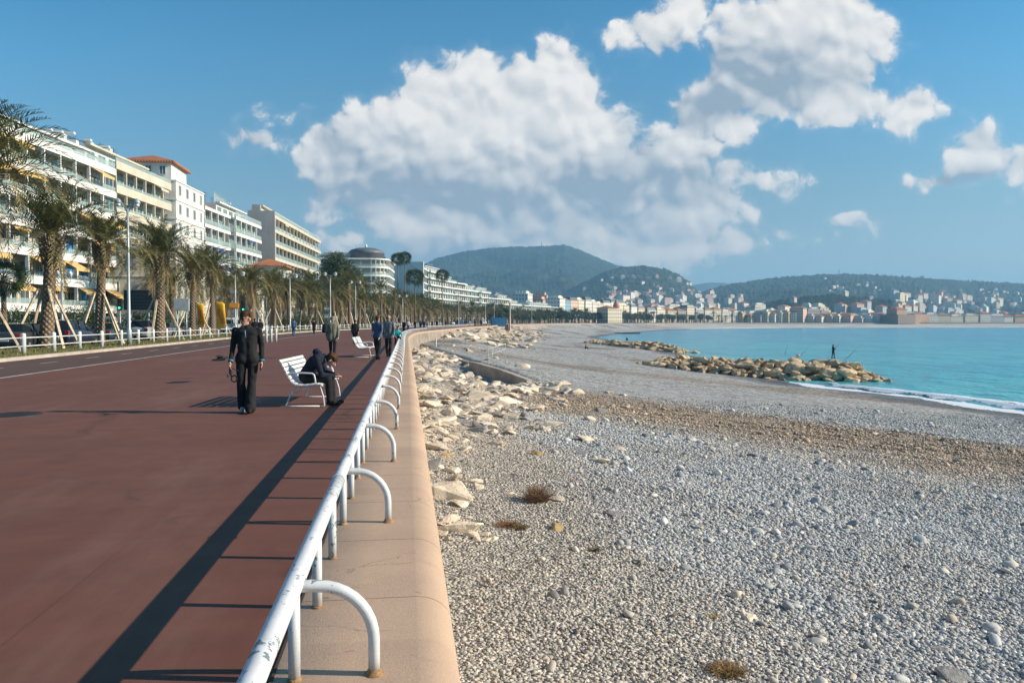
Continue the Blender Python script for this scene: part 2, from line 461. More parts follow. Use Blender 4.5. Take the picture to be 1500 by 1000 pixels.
# kerb between the cycle lane and the grass
def profile_strip(name, prof, mat, s0, s1, step=1.5, smooth=False, ends=True, closed=False):
    """cross-section (offset, height) carried along the wall line"""
    n = max(2, int((s1 - s0) / step)); V_ = []; k = len(prof)
    for i in range(n + 1):
        s = s0 + (s1 - s0) * i / n
        V_ += [tuple(off(s, d, z)) for d, z in prof]
    me = npmesh(name, V_, grid_faces(n + 1, k)[:, ::-1], mat, smooth)
    return link(name, me)
o = profile_strip('kerb', [(-16.05, -.05), (-16.05, .13), (-15.68, .13), (-15.65, .10), (-15.65, -.05)], m_kerb, S0, s_of_y(560)); o['kind'] = 'structure'
# verge, road, far pavement, land
m_soil, t, b = new_mat('verge_ground')
pos = t.node('ShaderNodeNewGeometry').outputs['Position']
n1 = t.noise(pos, 1.2, 5, .65); n2 = t.noise(pos, 40, 3, .6)
c = t.mix(t.step(n1, .35, .65), (.17, .145, .050), (.085, .090, .028))
c = t.mix(1.0, c, t.mix(n2, (.6,) * 3, (1.4,) * 3), 'MULTIPLY')
t.put(b.inputs['Base Color'], c); b.inputs['Roughness'].default_value = .95
t.put(b.inputs['Normal'], t.bump(n2, .8, .03))
strip('verge', -22.6, -16.05, .10, m_soil, S0, s_of_y(560))
strip('verge_kerb', -22.95, -22.6, .12, m_kerb, S0, s_of_y(560))
strip('road', -36.0, -22.95, -.01, m_road, S0, s_of_y(600))
strip('pavement', -62, -36.0, .10, m_pave, S0, s_of_y(600))
land_m = pmat('inland_ground', (.20, .19, .16), .95, .2, .02)
# one sheet under everything inland of the wall, reaching the hills
n = 260; V_ = []
for i in range(n + 1):
    s = S0 + (S1 - S0) * i / n; p, nn, a = edge_at(s)
    q = p - nn * .9
    V_ += [(q.x, q.y, -.06), (q.x * .5 - 60 - 10 * i * 0, q.y + 60 + i * .8, -.06), (-3500 + 14 * i * 1.0, 300 + 22 * i, -.06)]
me = npmesh('inland', V_, grid_faces(n + 1, 3)[:, ::-1], land_m, False); o = link('inland_ground', me); o['kind'] = 'structure'
# grass blades of the verge
gm, t, b = new_mat('grass_blade')
r = t.node('ShaderNodeNewGeometry').outputs['Random Per Island']
t.put(b.inputs['Base Color'], t.mix(r, (.24, .20, .065), (.10, .125, .030))); b.inputs['Roughness'].default_value = .8
rs = np.random.RandomState(3)
NG = 42000
gs = s_of_y(24) + (s_of_y(120) - s_of_y(24)) * rs.rand(NG) ** 1.6
gd = -16.1 - 6.3 * rs.rand(NG) ** 1.1
keep = (fbm2(gd, gs, .7, 2) > -.75)
gs = gs[keep]; gd = gd[keep]; NG = len(gs)
px_ = np.interp(gs, EDGE_S, EX) + gd; py_ = np.interp(gs, EDGE_S, EY)
ang = rs.rand(NG) * 6.283; hh = .03 + .07 * rs.rand(NG); wd = .012 + .012 * rs.rand(NG)
lean = (rs.rand(NG, 2) - .5) * .08
A = np.stack([px_ - np.cos(ang) * wd, py_ - np.sin(ang) * wd, np.full(NG, .095)], 1)
B_ = np.stack([px_ + np.cos(ang) * wd, py_ + np.sin(ang) * wd, np.full(NG, .095)], 1)
C_ = np.stack([px_ + lean[:, 0], py_ + lean[:, 1], .10 + hh], 1)
V_ = np.stack([A, B_, C_], 1).reshape(-1, 3); Fc = np.arange(NG * 3).reshape(-1, 3)
o = link('grass', npmesh('grass', V_, Fc, gm, False)); tag(o, 'short dry yellow green grass on the palm verge', 'grass', kind='stuff')

# ------------------------------------------------------------------ coping and sea wall
cm, t, b = new_mat('coping_stone')
pos = t.node('ShaderNodeNewGeometry').outputs['Position']; sp = t.sep(pos)
big = t.noise(pos, .8, 5, .6); mid = t.noise(pos, 9, 5, .7); fine = t.noise(pos, 120, 3, .7)
c = t.mix(t.step(big, .3, .7), (.52, .365, .255), (.455, .315, .225))
c = t.mix(t.step(mid, .5, .8, 0, .45), c, (.38, .275, .20))
c = t.mix(1.0, c, t.mix(fine, (.72,) * 3, (1.25,) * 3), 'MULTIPLY')
vd = t.voro(t.v('ADD', pos, t.v('MULTIPLY', t.noise(pos, 8, 2, .5, out=1), (.1, .1, 0))), 3.2, 'F1', 0)
c = t.mix(t.step(vd, .10, .03, 0, .55), c, (.16, .13, .11))
# cast joints every 1.45 m, thin and uneven
yy = t.m('ADD', sp[1], t.m('MULTIPLY', t.m('SUBTRACT', t.noise(pos, 3, 2, .5), .5), .012))
jn = t.m('ABSOLUTE', t.m('SUBTRACT', t.m('FRACT', t.m('DIVIDE', t.m('ADD', yy, .32), 1.22)), .5))
jl = t.step(jn, .4945, .4985)
c = t.mix(t.m('MULTIPLY', jl, t.step(mid, .2, .6, .45, .95)), c, (.12, .085, .065))
st_ = t.step(t.noise(t.v('MULTIPLY', pos, (1, 3.0, 1)), 2.2, 6, .75), .58, .70, 0, .30)
c = t.mix(st_, c, (.24, .165, .115))
hair_ = t.voro(t.v('ADD', pos, t.v('MULTIPLY', t.noise(pos, 2.5, 4, .6, out=1), (.5, .5, 0))), .9, 'DISTANCE_TO_EDGE', 0)
c = t.mix(t.m('MULTIPLY', t.step(hair_, .006, .001), t.step(t.noise(pos, .9, 2, .5), .5, .6, 0, .5)), c, (.16, .11, .08))
alt = t.m('FRACT', t.m('MULTIPLY', t.m('FLOOR', t.m('DIVIDE', t.m('ADD', yy, -.29), 1.22)), .618))
c = t.mix(1.0, c, t.mix(alt, (.94, .93, .93), (1.06, 1.05, 1.03)), 'MULTIPLY')
t.put(b.inputs['Base Color'], c); b.inputs['Roughness'].default_value = .9; b.inputs['Specular IOR Level'].default_value = .25
hgt = t.m('SUBTRACT', t.m('ADD', fine, mid), t.m('MULTIPLY', jl, 1.2))
t.put(b.inputs['Normal'], t.bump(hgt, .45, .006))
wall_m = pmat('wall_concrete', (.36, .29, .23), .9, .2, .8, bump=.4, bscale=8)
root = empty('sea_wall', (0, 0, 0), 0, 'long pale concrete sea wall with a rounded beige coping beside the beach', 'wall')
prof = [(-.843, .002), (-.842, .0025), (-.5, .004), (-.23, .004), (-.205, .004)]
for k in range(0, 7):
    a = k / 6 * math.pi / 2
    prof.append((-.20 + .20 * math.sin(a), .004 - .16 + .16 * math.cos(a)))
prof.append((-.015, -.32))
o = profile_strip('coping', prof, cm, S0, s_of_y(560), 1.22, True); o.parent = root
o = profile_strip('wall_face', [(-.05, -.30), (-.03, -3.9)], wall_m, S0, S1, 1.5); o.parent = root
# joint between red surface and coping (a thin dark strip laid over it)
o = strip('paving_joint', -.852, -.838, .0065, pmat('joint_dark', (.05, .035, .03), .9), S0, s_of_y(240)); 

# ------------------------------------------------------------------ beach
bm_, t, b = new_mat('beach_shingle')
pos = t.node('ShaderNodeNewGeometry').outputs['Position']; sp = t.sep(pos)
dist = t.v('LENGTH', pos)
wn_ = t.noise(pos, .16, 5, .6); wn2_ = t.noise(pos, .9, 5, .65)
warp = t.m('ADD', t.m('MULTIPLY', t.m('SUBTRACT', wn_, .5), 9), t.m('MULTIPLY', t.m('SUBTRACT', wn2_, .5), 3))
u_ = t.m('ADD', t.m('ADD', t.m('MULTIPLY', sp[0], .79), t.m('MULTIPLY', sp[1], .61)), warp)
grey1, grey2, brown, sand = (.52, .495, .46), (.41, .395, .37), (.38, .295, .22), (.44, .395, .33)
# pebble cells, two sizes blended with distance so they never dissolve to one tone
v1 = t.voro(pos, 16, 'F1', 1); v1d = t.voro(pos, 16, 'F1', 0)
v2 = t.voro(pos, 5.5, 'F1', 1); v2d = t.voro(pos, 5.5, 'F1', 0)
v3 = t.voro(pos, 1.7, 'F1', 1)
near = t.step(dist, 30, 75, 1, 0)
cell = t.m('ADD', t.m('MULTIPLY', t.sep(v1)[0], near), t.m('MULTIPLY', t.sep(v2)[0], t.m('SUBTRACT', 1, near)))
base = t.mix(wn2_, grey2, grey1)
band = t.m('MULTIPLY', t.step(u_, 25, 31), t.step(u_, 44, 40))
band2 = t.m('MULTIPLY', t.step(u_, 66, 69, 0, .8), t.step(u_, 78, 72))
left = t.step(t.m('ADD', sp[0], t.m('MULTIPLY', warp, .22)), 5.6, 3.6)
left = t.m('MULTIPLY', left, t.step(sp[1], 75, 60))
c = t.mix(t.m('MAXIMUM', band, band2), base, brown)
c = t.mix(left, c, sand)
trk = t.noise(t.v('MULTIPLY', t.xyz(t.m('ADD', t.m('MULTIPLY', sp[0], .79), t.m('MULTIPLY', sp[1], .61)), t.m('SUBTRACT', t.m('MULTIPLY', sp[0], .61), t.m('MULTIPLY', sp[1], .79)), 0), (1.5, .35, 1)), .9, 5, .7)
c = t.mix(t.m('MULTIPLY', t.step(trk, .52, .62, 0, .6), t.step(dist, 16, 34)), c, (.22, .165, .12))
crm = t.m('MULTIPLY', t.step(sp[0], 9.5, 5.0), t.m('MULTIPLY', t.step(sp[1], 20, 30), t.step(sp[1], 66, 60)))
crm = t.m('MAXIMUM', crm, t.m('MULTIPLY', t.step(sp[1], 128, 150), t.step(t.m('SUBTRACT', sp[0], t.m('MULTIPLY', t.m('SUBTRACT', sp[1], 150), .19)), 26, 14)))
crm = t.m('MULTIPLY', crm, t.step(t.noise(pos, .55, 5, .65), .36, .50))
c = t.mix(t.m('MULTIPLY', crm, .9), c, (.74, .60, .45))
patch = t.step(t.noise(pos, .45, 6, .7), .52, .66)
c = t.mix(t.m('MULTIPLY', patch, .4), c, (.27, .235, .19))
c = t.mix(t.m('MULTIPLY', t.step(t.noise(pos, .06, 4, .6), .5, .62), t.step(dist, 60, 110)), c, (.22, .19, .16))
c = t.mix(1.0, c, t.mix(cell, (.40,) * 3, (1.62,) * 3), 'MULTIPLY')
c = t.mix(t.m('MULTIPLY', t.m('GREATER_THAN', t.sep(v3)[1], .93), t.m('MULTIPLY', t.step(v2d, .12, .05), .8)), c, (.50, .46, .40))
# wet strip by the water
h_ = t.m('ADD', sp[2], t.m('MULTIPLY', t.m('SUBTRACT', wn2_, .5), .25))
wet = t.step(h_, -5.05, -5.35)
c = t.mix(wet, c, t.mix(1.0, c, (.42, .42, .44), 'MULTIPLY'))
t.put(b.inputs['Base Color'], c); t.put(b.inputs['Roughness'], t.fmix(wet, .92, .45)); b.inputs['Specular IOR Level'].default_value = .3
hb = t.m('ADD', t.m('MULTIPLY', v1d, -1.0), t.m('MULTIPLY', v2d, -1.2)); hb = t.m('ADD', hb, t.m('MULTIPLY', wn2_, 2.0))
t.put(b.inputs['Normal'], t.bump(hb, 1.0, .075))

ys = np.concatenate([np.arange(-14, 30, .4), np.arange(30, 80, .7), np.arange(80, 200, 1.6), np.arange(200, 640, 6), [640, 652, 664, 676, 688]])
tt = np.concatenate([np.linspace(-.01, .3, 60), np.linspace(.3, 1.12, 90)[1:], [1.25, 1.5]])
X_ = edge_x(ys)[:, None] - .06 + tt[None, :] * (shore_x(ys) - edge_x(ys))[:, None]; Y_ = np.repeat(ys[:, None], len(tt), 1)
Z_ = beach_z(X_, Y_)
V_ = np.stack([X_, Y_, Z_], 2).reshape(-1, 3)
beach = link('beach', npmesh('beach', V_, grid_faces(len(ys), len(tt))[:, ::-1], bm_, True)); beach['kind'] = 'structure'
# far arc of the bay
ep = catmull(EDGE_PTS, 12); sp_ = catmull([(240, 650), (300, 722), (380, 768), (505, 788), (685, 798), (955, 815), (1305, 845)], 16)
es = np.array([ep[np.argmin(np.abs(EDGE[:, 0] - x0))] for x0 in np.linspace(205, 1290, len(sp_))])
far_m = pmat('far_shingle', (.50, .47, .42), .95, .12, .05)
V_ = []; tl = [0, .25, .5, .75, 1.0, 1.3]
for a, b_ in zip(es, sp_):
    for k in tl:
        q = a * (1 - k) + b_ * k; V_.append((q[0], q[1], -2.0 - 3.6 * k - (1.2 * (k - 1) if k > 1 else 0)))
o = link('far_beach', npmesh('far_beach', V_, grid_faces(len(sp_), len(tl))[:, ::-1], far_m, True)); o['kind'] = 'structure'

# ------------------------------------------------------------------ sea
sm_, t, b = new_mat('sea_water')
pos = t.node('ShaderNodeNewGeometry').outputs['Position']; sp = t.sep(pos)
dist = t.v('LENGTH', pos)
ps = t.v('MULTIPLY', pos, (1.0, .55, 1))
n1 = t.noise(ps, .09, 4, .55); n2 = t.noise(ps, .55, 4, .6); n3 = t.noise(ps, 2.6, 3, .6)
c = t.mix(t.step(dist, 70, 420), (.065, .43, .46), (.070, .33, .42))
c = t.mix(t.step(n1, .42, .62), c, t.mix(1.0, c, (.72, .82, .90), 'MULTIPLY'))
ds = t.m('SUBTRACT', sp[0], 46)
shal = t.step(dist, 130, 60)
c = t.mix(t.m('MULTIPLY', shal, .35), c, (.20, .50, .50))
t.put(b.inputs['Base Color'], c); b.inputs['Roughness'].default_value = .22; b.inputs['IOR'].default_value = 1.33
b.inputs['Specular IOR Level'].default_value = .45
hb = t.m('ADD', t.m('ADD', t.m('MULTIPLY', n1, 4.0), n2), t.m('MULTIPLY', n3, .25))
t.put(b.inputs['Normal'], t.bump(hb, .55, .9))
xs = np.concatenate([np.arange(30, 130, .8), np.arange(130, 400, 12), [400, 600, 900, 1400, 2500, 5000, 9000]])
ys = np.concatenate([np.arange(-60, 30, 4), np.arange(30, 150, .8), np.arange(150, 400, 12), np.arange(400, 1000, 60)])
X_, Y_ = np.meshgrid(xs, ys, indexing='ij')
amp = .07 * np.clip((150 - Y_) / 60, 0, 1) * np.clip((130 - X_) / 30, 0, 1)
Z_ = SEA + amp * (fbm2(X_, Y_ * .6, .8) + .6 * fbm2(X_, Y_, 1.9, 5)) 
d_ = X_ - np.interp(Y_, SY, SX)
wv = np.exp(-((d_ - 2.6 - .5 * np.sin(Y_ * .21)) / .7) ** 2) * .28 * np.clip((92 - Y_) / 6, 0, 1) * np.clip((Y_ + 20) / 20, 0, 1)
Z_ = Z_ + wv
sea = link('sea', npmesh('sea', np.stack([X_, Y_, Z_], 2).reshape(-1, 3), grid_faces(len(xs), len(ys)), sm_, True)); sea['kind'] = 'structure'
# broken foam where the swell runs up
fm, t, b = new_mat('foam')
pos = t.node('ShaderNodeNewGeometry').outputs['Position']
b.inputs['Base Color'].default_value = (.80, .83, .84, 1); b.inputs['Roughness'].default_value = .7
uvn = t.node('ShaderNodeAttribute', attribute_name='edge').outputs['Fac']
nz = t.noise(t.v('MULTIPLY', pos, (1, .45, 1)), 1.3, 7, .72); nz2 = t.voro(pos, 3.4, 'SMOOTH_F1', 0, smooth=.3)
al = t.step(t.m('SUBTRACT', t.m('ADD', nz, t.m('MULTIPLY', nz2, .45)), uvn), .26, .50)
t.put(b.inputs['Alpha'], al)
def foam_strip(y0, y1, c0, w0, name='foam_line', wave=.5, zz=.05, n=240):
    ys = np.linspace(y0, y1, n); vs = []; at_ = []
    for y in ys:
        base = float(shore_x(y)) + c0 + wave * math.sin(y * .21) + .25 * math.sin(y * .9 + 1) + .12 * math.sin(y * 2.3)
        tap = min(1, (y - y0) / 5 + .1, (y1 - y) / 5 + .1)
        for k in range(7):
            q = k / 6 * 2 - 1; xx = base + q * w0 * tap
            vs.append((xx, y, SEA + zz + .03 * (1 - q * q) + .28 * math.exp(-((xx - float(shore_x(y)) - 2.6 - .5 * math.sin(y * .21)) / .7) ** 2) * min(1, max(0, (92 - y) / 6))))
            at_.append(abs(q) ** 1.5 * .62)
    me = npmesh(name, vs, grid_faces(n, 7)[:, ::-1], fm, True)
    a = me.attributes.new('edge', 'FLOAT', 'POINT'); a.data.foreach_set('value', at_)
    o = link(name, me); o['kind'] = 'structure'; return o
foam_strip(20, 88, -.2, 1.7, 'foam_line')
foam_strip(20, 84, 2.3, .9, 'foam_line')
foam_strip(24, 80, 5.2, .8, 'foam_line')


dm = pmat('drain_iron', (.035, .028, .026), .6, .3, 20)
for px, py, r_, lab in ((22, 607, .42, 'large dark round drain cover set in the red paving at the left edge'), (262, 560, .30, 'small dark drain cover in the red paving behind the walking man')):
    g = ground(px, py, 0); mb = MB(); mb.lathe([(r_, -.01), (r_, .006), (r_ - .03, .008), (.01, .008)], 24)
    for k in range(5): mb.box(-r_ * .7, r_ * .7, -r_ * .7 + k * r_ * .33, -r_ * .7 + k * r_ * .33 + .03, .009, .012)
    tag(mb.build('drain_cover', dm, None, loc=(g.x, g.y, 0)), lab, 'drain cover')
# ------------------------------------------------------------------ hills
def hill_mat(name, c1, c2, sc=.02):
    m, t, b = new_mat(name)
    pos = t.node('ShaderNodeNewGeometry').outputs['Position']
    n1 = t.noise(pos, sc * .35, 5, .6); n2 = t.noise(pos, sc * 4, 5, .7); vv = t.voro(pos, sc * 2.6, 'F1', 0)
    c = t.mix(t.step(n1, .35, .65), c1, c2)
    c = t.mix(1.0, c, t.mix(n2, (.55,) * 3, (1.45,) * 3), 'MULTIPLY')
    c = t.mix(t.step(t.noise(pos, sc * 1.1, 4, .6), .60, .70, 0, .6), c, tuple(q * 1.9 for q in (c1[0] * 1.15, c1[1], c1[2] * .95)))
    t.put(b.inputs['Base Color'], c); b.inputs['Roughness'].default_value = .95; b.inputs['Specular IOR Level'].default_value = .1
    t.put(b.inputs['Normal'], t.bump(t.m('ADD', n2, t.m('MULTIPLY', vv, .8)), .9, 9.0))
    return m
def hill(name, prof, yr, yf, mat, seed=0, rough=.035, tooth=.6, foot=0.0, foot_py=474):
    """ridge line read at photograph pixels, standing yr metres off; slopes come forward to yf"""
    pxs = np.array([p[0] for p in prof], float); pys = np.array([p[1] for p in prof], float)
    n = int((pxs[-1] - pxs[0]) / 1.6); cols = np.linspace(pxs[0], pxs[-1], n); K = 46
    rs_ = np.random.RandomState(seed); V_ = []; tooth_ = rs_.randn(n) * tooth
    for i, px in enumerate(cols):
        py = np.interp(px, pxs, pys); top = at(px, py, yr)
        d = (top - Vector((0, 0, CAMZ))); dirxy = Vector((d.x, d.y, 0)) / yr
        hz = top.z
        for k in range(K + 8):
            q = k / K                      # 0 ridge .. 1 foot, beyond: behind the ridge handled below
            if k < K:
                y = yr + (yf - yr) * q
                shape = (1 - q) ** 1.25 * .80 + .20 * (1 - q)
                x = dirxy.x * y
                w_ = math.sin(q * math.pi)
                gul = fbm2(x, y, .0045, seed) * .5 + fbm2(x, y, .013, seed + 4) * .28 + fbm2(x, y, .04, seed + 9) * .10
                z = hz * shape + hz * .22 * gul * w_ + tooth_[i] * (1 if q < .02 else .0) + tooth * rs_.randn() * (.8 if q > .02 else .2)
                V_.append((x, y, max(z, -1.0) if q < 1 else -1.0))
            else:
                q2 = (k - K + 1) / 8; y = yf - 0.0001 * k; V_.append((dirxy.x * yf, yf - 4 * q2, -2.0))
    f = grid_faces(n, K + 8)
    o = link(name, npmesh(name, V_, f, mat, True)); o['kind'] = 'structure'
    return o
hm1 = hill_mat('hill_far', (.040, .062, .040), (.030, .048, .034), .010)
hm2 = hill_mat('hill_scrub', (.050, .070, .040), (.038, .055, .034), .014)
hm3 = hill_mat('hill_wood', (.030, .048, .024), (.022, .036, .020), .030)
hill('mountain', [(440, 476), (520, 440), (570, 415), (610, 392), (640, 378), (680, 368), (720, 363), (760, 361), (800, 360.5), (826, 358), (845, 364), (870, 375), (905, 389), (940, 398), (990, 415), (1040, 440), (1080, 462)], 3300, 1900, hm1, 1, tooth=1.6)
hill('villa_hill', [(740, 474), (800, 440), (850, 415), (890, 396), (915, 390), (945, 389), (975, 394), (995, 402), (1010, 413), (1020, 424), (1040, 438), (1080, 452), (1130, 466)], 2300, 1500, hm2, 2, tooth=1.4)
hill('distant_hill', [(960, 450), (1010, 418), (1035, 414), (1060, 414), (1090, 420), (1150, 430)], 5200, 4200, hm1, 3, tooth=.8)
hill('long_ridge', [(960, 476), (1000, 440), (1020, 430), (1045, 422), (1070, 416), (1100, 411), (1140, 406), (1180, 403), (1225, 401), (1270, 401.5), (1310, 404), (1350, 407), (1400, 410), (1450, 413), (1500, 415), (1580, 418), (1700, 424)], 2600, 1500, hm2, 4, tooth=2.2)
hill('castle_hill', [(1050, 474), (1080, 458), (1110, 446), (1150, 438), (1190, 433), (1220, 431), (1250, 433), (1290, 438), (1325, 443), (1345, 452), (1370, 462), (1400, 473)], 1350, 1100, hm3, 5, tooth=1.3)

# ------------------------------------------------------------------ air
hz = MB().box(-3400, 6000, -80, 5600, -12, 335)
hzo = hz.build('haze', []); hzo.data.materials.clear()
hzm = bpy.data.materials.new('haze'); hzm.use_nodes = True; t = NT(hzm.node_tree); t.n.clear()
pv = t.node('ShaderNodeVolumePrincipled'); pv.inputs['Color'].default_value = (.36, .70, 1.0, 1); pv.inputs['Density'].default_value = .00021
pv.inputs['Anisotropy'].default_value = .1
oo = t.node('ShaderNodeOutputMaterial'); t.l.new(pv.outputs[0], oo.inputs['Volume'])
hzo.data.materials.append(hzm); tag(hzo, 'pale blue sea haze over the bay and the hills', 'haze', kind='stuff')
# ------------------------------------------------------------------ white tube railing along the coping
wp, t, b = new_mat('white_paint_tube')
pos = t.node('ShaderNodeNewGeometry').outputs['Position']; sp = t.sep(pos)
n1 = t.noise(pos, 22, 5, .65); n2 = t.noise(pos, 5, 4, .6)
c = t.mix(t.step(n2, .4, .7), (.66, .66, .655), (.56, .56, .56))
n4 = t.noise(pos, 2.3, 3, .6)
c = t.mix(t.step(t.noise(pos, 60, 3, .7), .55, .8, 0, .35), c, (.42, .41, .38))
c = t.mix(t.step(t.noise(t.v('MULTIPLY', pos, (1, 1, .15)), 30, 4, .7), .58, .7, 0, .4), c, (.40, .30, .20))
chip = t.step(t.m('ADD', n1, t.m('MULTIPLY', n4, .6)), .928, .938)
c = t.mix(chip, c, (.16, .20, .21))
c = t.mix(t.m('MULTIPLY', t.step(sp[2], .09, .0), t.step(n1, .3, .7, .15, .75)), c, (.40, .24, .12))
t.put(b.inputs['Base Color'], c); t.put(b.inputs['Roughness'], t.fmix(n2, .35, .55))
t.put(b.inputs['Normal'], t.bump(t.m('SUBTRACT', n1, t.m('MULTIPLY', chip, 1.5)), .18, .004))
rust = pmat('rust', (.26, .12, .05), .95, .3, 60, bump=.6, bscale=160, col2=(.44, .27, .13))
RX = -.745        # offset of the posts from the wall edge (world x = -0.495)
RZ = .43; RR = .043; PR = .0265
def railing(s0, n_post, label, first):
    p0, nn, ang = edge_at(s0)
    root = empty('railing', tuple(off(s0, RX, .004)), 0, label, 'railing', 'white tube railing sections along the promenade edge')
    inv = Matrix.Translation(off(s0, RX, .004)).inverted()
    L_ = .905
    def loc(s, d, z): return inv @ off(s, d, z)
    mb = MB(); k_end = n_post * L_
    pts = [loc(s0 - .45 + k_end * i / 6 + (.004 if i == 0 else 0), RX, RZ) for i in range(7)]
    mb.tube(pts, RR, 16)
    # welded sleeve where two lengths meet
    mb.tube([loc(s0 - .45 + .0, RX, RZ), loc(s0 - .45 + .055, RX, RZ)], RR + .006, 16)
    mb.build('top_rail', wp, root)
    for k in range(n_post):
        s = s0 + k * L_
        m2 = MB(); m2.tube([loc(s, RX, .0), loc(s, RX, RZ - .02)], PR, 10)
        po = m2.build('post', wp, root)
        q_ = random.uniform(.70, 1.05); m2 = MB(); m2.lathe([(.044 * q_, -.001), (.042 * q_, .004), (.034, .009), (.029, .018 * q_), (.0272, .024 * q_)], 11, M=Matrix.Translation(loc(s, RX, 0.0)) @ Matrix.Diagonal((1, random.uniform(.8, 1.3), 1, 1)))
        m2.build('rust_collar', rust, po)
        if k % 3 == 0:
            m2 = MB(); W_ = .345; hh = RZ - .02; pts = []
            pts.append(loc(s + .02, RX + .0, hh)); pts.append(loc(s + .02, RX + .07, hh + .003))
            for i in range(1, 10):
                a = i / 9 * math.pi / 2
                pts.append(loc(s + .02, RX + .10 + (W_ - .10) * math.sin(a), hh - .25 * (1 - math.cos(a))))
            pts.append(loc(s + .02, RX + W_, .0))
            m2.tube(pts, PR, 10); ho = m2.build('hoop', wp, root)
            m2 = MB(); m2.lathe([(.048, -.001), (.046, .006), (.036, .012), (.030, .024), (.027, .03)], 12, M=Matrix.Translation(loc(s + .02, RX + W_, 0.0)))
            m2.build('rust_collar', rust, ho)
    return root
rl_lab = ['white tube railing section nearest the camera with chipped grey paint patches', 'white tube railing section second from the camera, beyond the first sleeve joint',
          'white tube railing section third from the camera beside the first scattered rocks', 'white tube railing section fourth from the camera, level with the seated man']
sec = 6
ORD = 'first second third fourth fifth sixth seventh eighth ninth tenth eleventh twelfth thirteenth fourteenth fifteenth sixteenth seventeenth eighteenth nineteenth twentieth twenty-first twenty-second twenty-third twenty-fourth'.split()
s_first = s_of_y(.84)
for k in range(24):
    railing(s_first + k * sec * .905, sec, rl_lab[k] if k < 4 else ('white tube railing section on the coping, %s counted from the camera' % ORD[k] if k < 12 else 'distant white tube railing section with hoops on the beige coping'), k == 0)
for k in range(8):     # beyond, where the promenade bends: longer, shown only as rail and posts
    s0 = s_first + 24 * sec * .905 + k * 12
    root = empty('far_railing', tuple(off(s0, RX, .004)), 0, 'far white railing length following the bend of the promenade', 'railing', 'far railing lengths on the bend')
    inv = Matrix.Translation(off(s0, RX, .004)).inverted(); mb = MB()
    mb.tube([inv @ off(s0 + 12 * i / 4, RX, RZ + .25) for i in range(5)], RR, 6); mb.build('top_rail', wp, root)
    for q in range(10):
        m2 = MB(); m2.tube([inv @ off(s0 + q * 1.2, RX, 0), inv @ off(s0 + q * 1.2, RX, RZ + .25)], .03, 6); m2.build('post', wp, root)

# ------------------------------------------------------------------ low fence of white posts by the verge
wm = pmat('white_painted_metal', (.72, .72, .71), .45, .10, 4, bump=.1)
def fence_section(s0, sp_, n, label):
    base = off(s0, -17.4, .10); inv = Matrix.Translation(base).inverted()
    root = empty('verge_fence', tuple(base), 0, label, 'fence', 'low white post and rail fence sections on the verge')
    for k in range(n):
        q = inv @ off(s0 + k * sp_, -17.4, .10)
        m2 = MB(); m2.lathe([(.105, 0), (.105, .86), (.10, .90), (.07, .925), (.01, .93)], 12, (q.x, q.y)); m2.build('post', wm, root)
    for z in (.34, .72):
        m2 = MB(); m2.tube([inv @ off(s0 + sp_ * n * i / 4, -17.4, .10 + z) for i in range(5)], .028, 6); m2.build('rail', wm, root)
y = s_of_y(26.1)
for k in range(20):
    lab = ['white fence length at the left edge under the nearest palm', 'white fence length in front of the dark estate car', 'white fence length in front of the grey parked cars',
           'white fence length before the yellow banners'][k] if k < 4 else ('low white fence length on the verge, %s counted from the left edge' % ORD[k] if k < 10 else 'distant low white fence length in front of the staked palms')
    fence_section(y + k * 12.4, 3.1, 4, lab)
# cluster of white bollards at the crossing
m2 = MB(); m2.lathe([(.10, 0), (.10, .93), (.095, .98), (.06, 1.0), (.005, 1.0)], 12); bme = m2.mesh('bollard', wm)
for k, px in enumerate((383, 390, 397, 404)):
    g = at(px, 487, 60 + k * .9)
    tag(link('bollard', bme, loc=(g.x, g.y, .0)), '%s white bollard from the left in the tight row of four at the crossing' % ['first', 'second', 'third', 'fourth'][k], 'bollard', 'white bollards at the crossing')
m2 = MB(); m2.box(-.02, .02, -.02, .02, 0, .01)

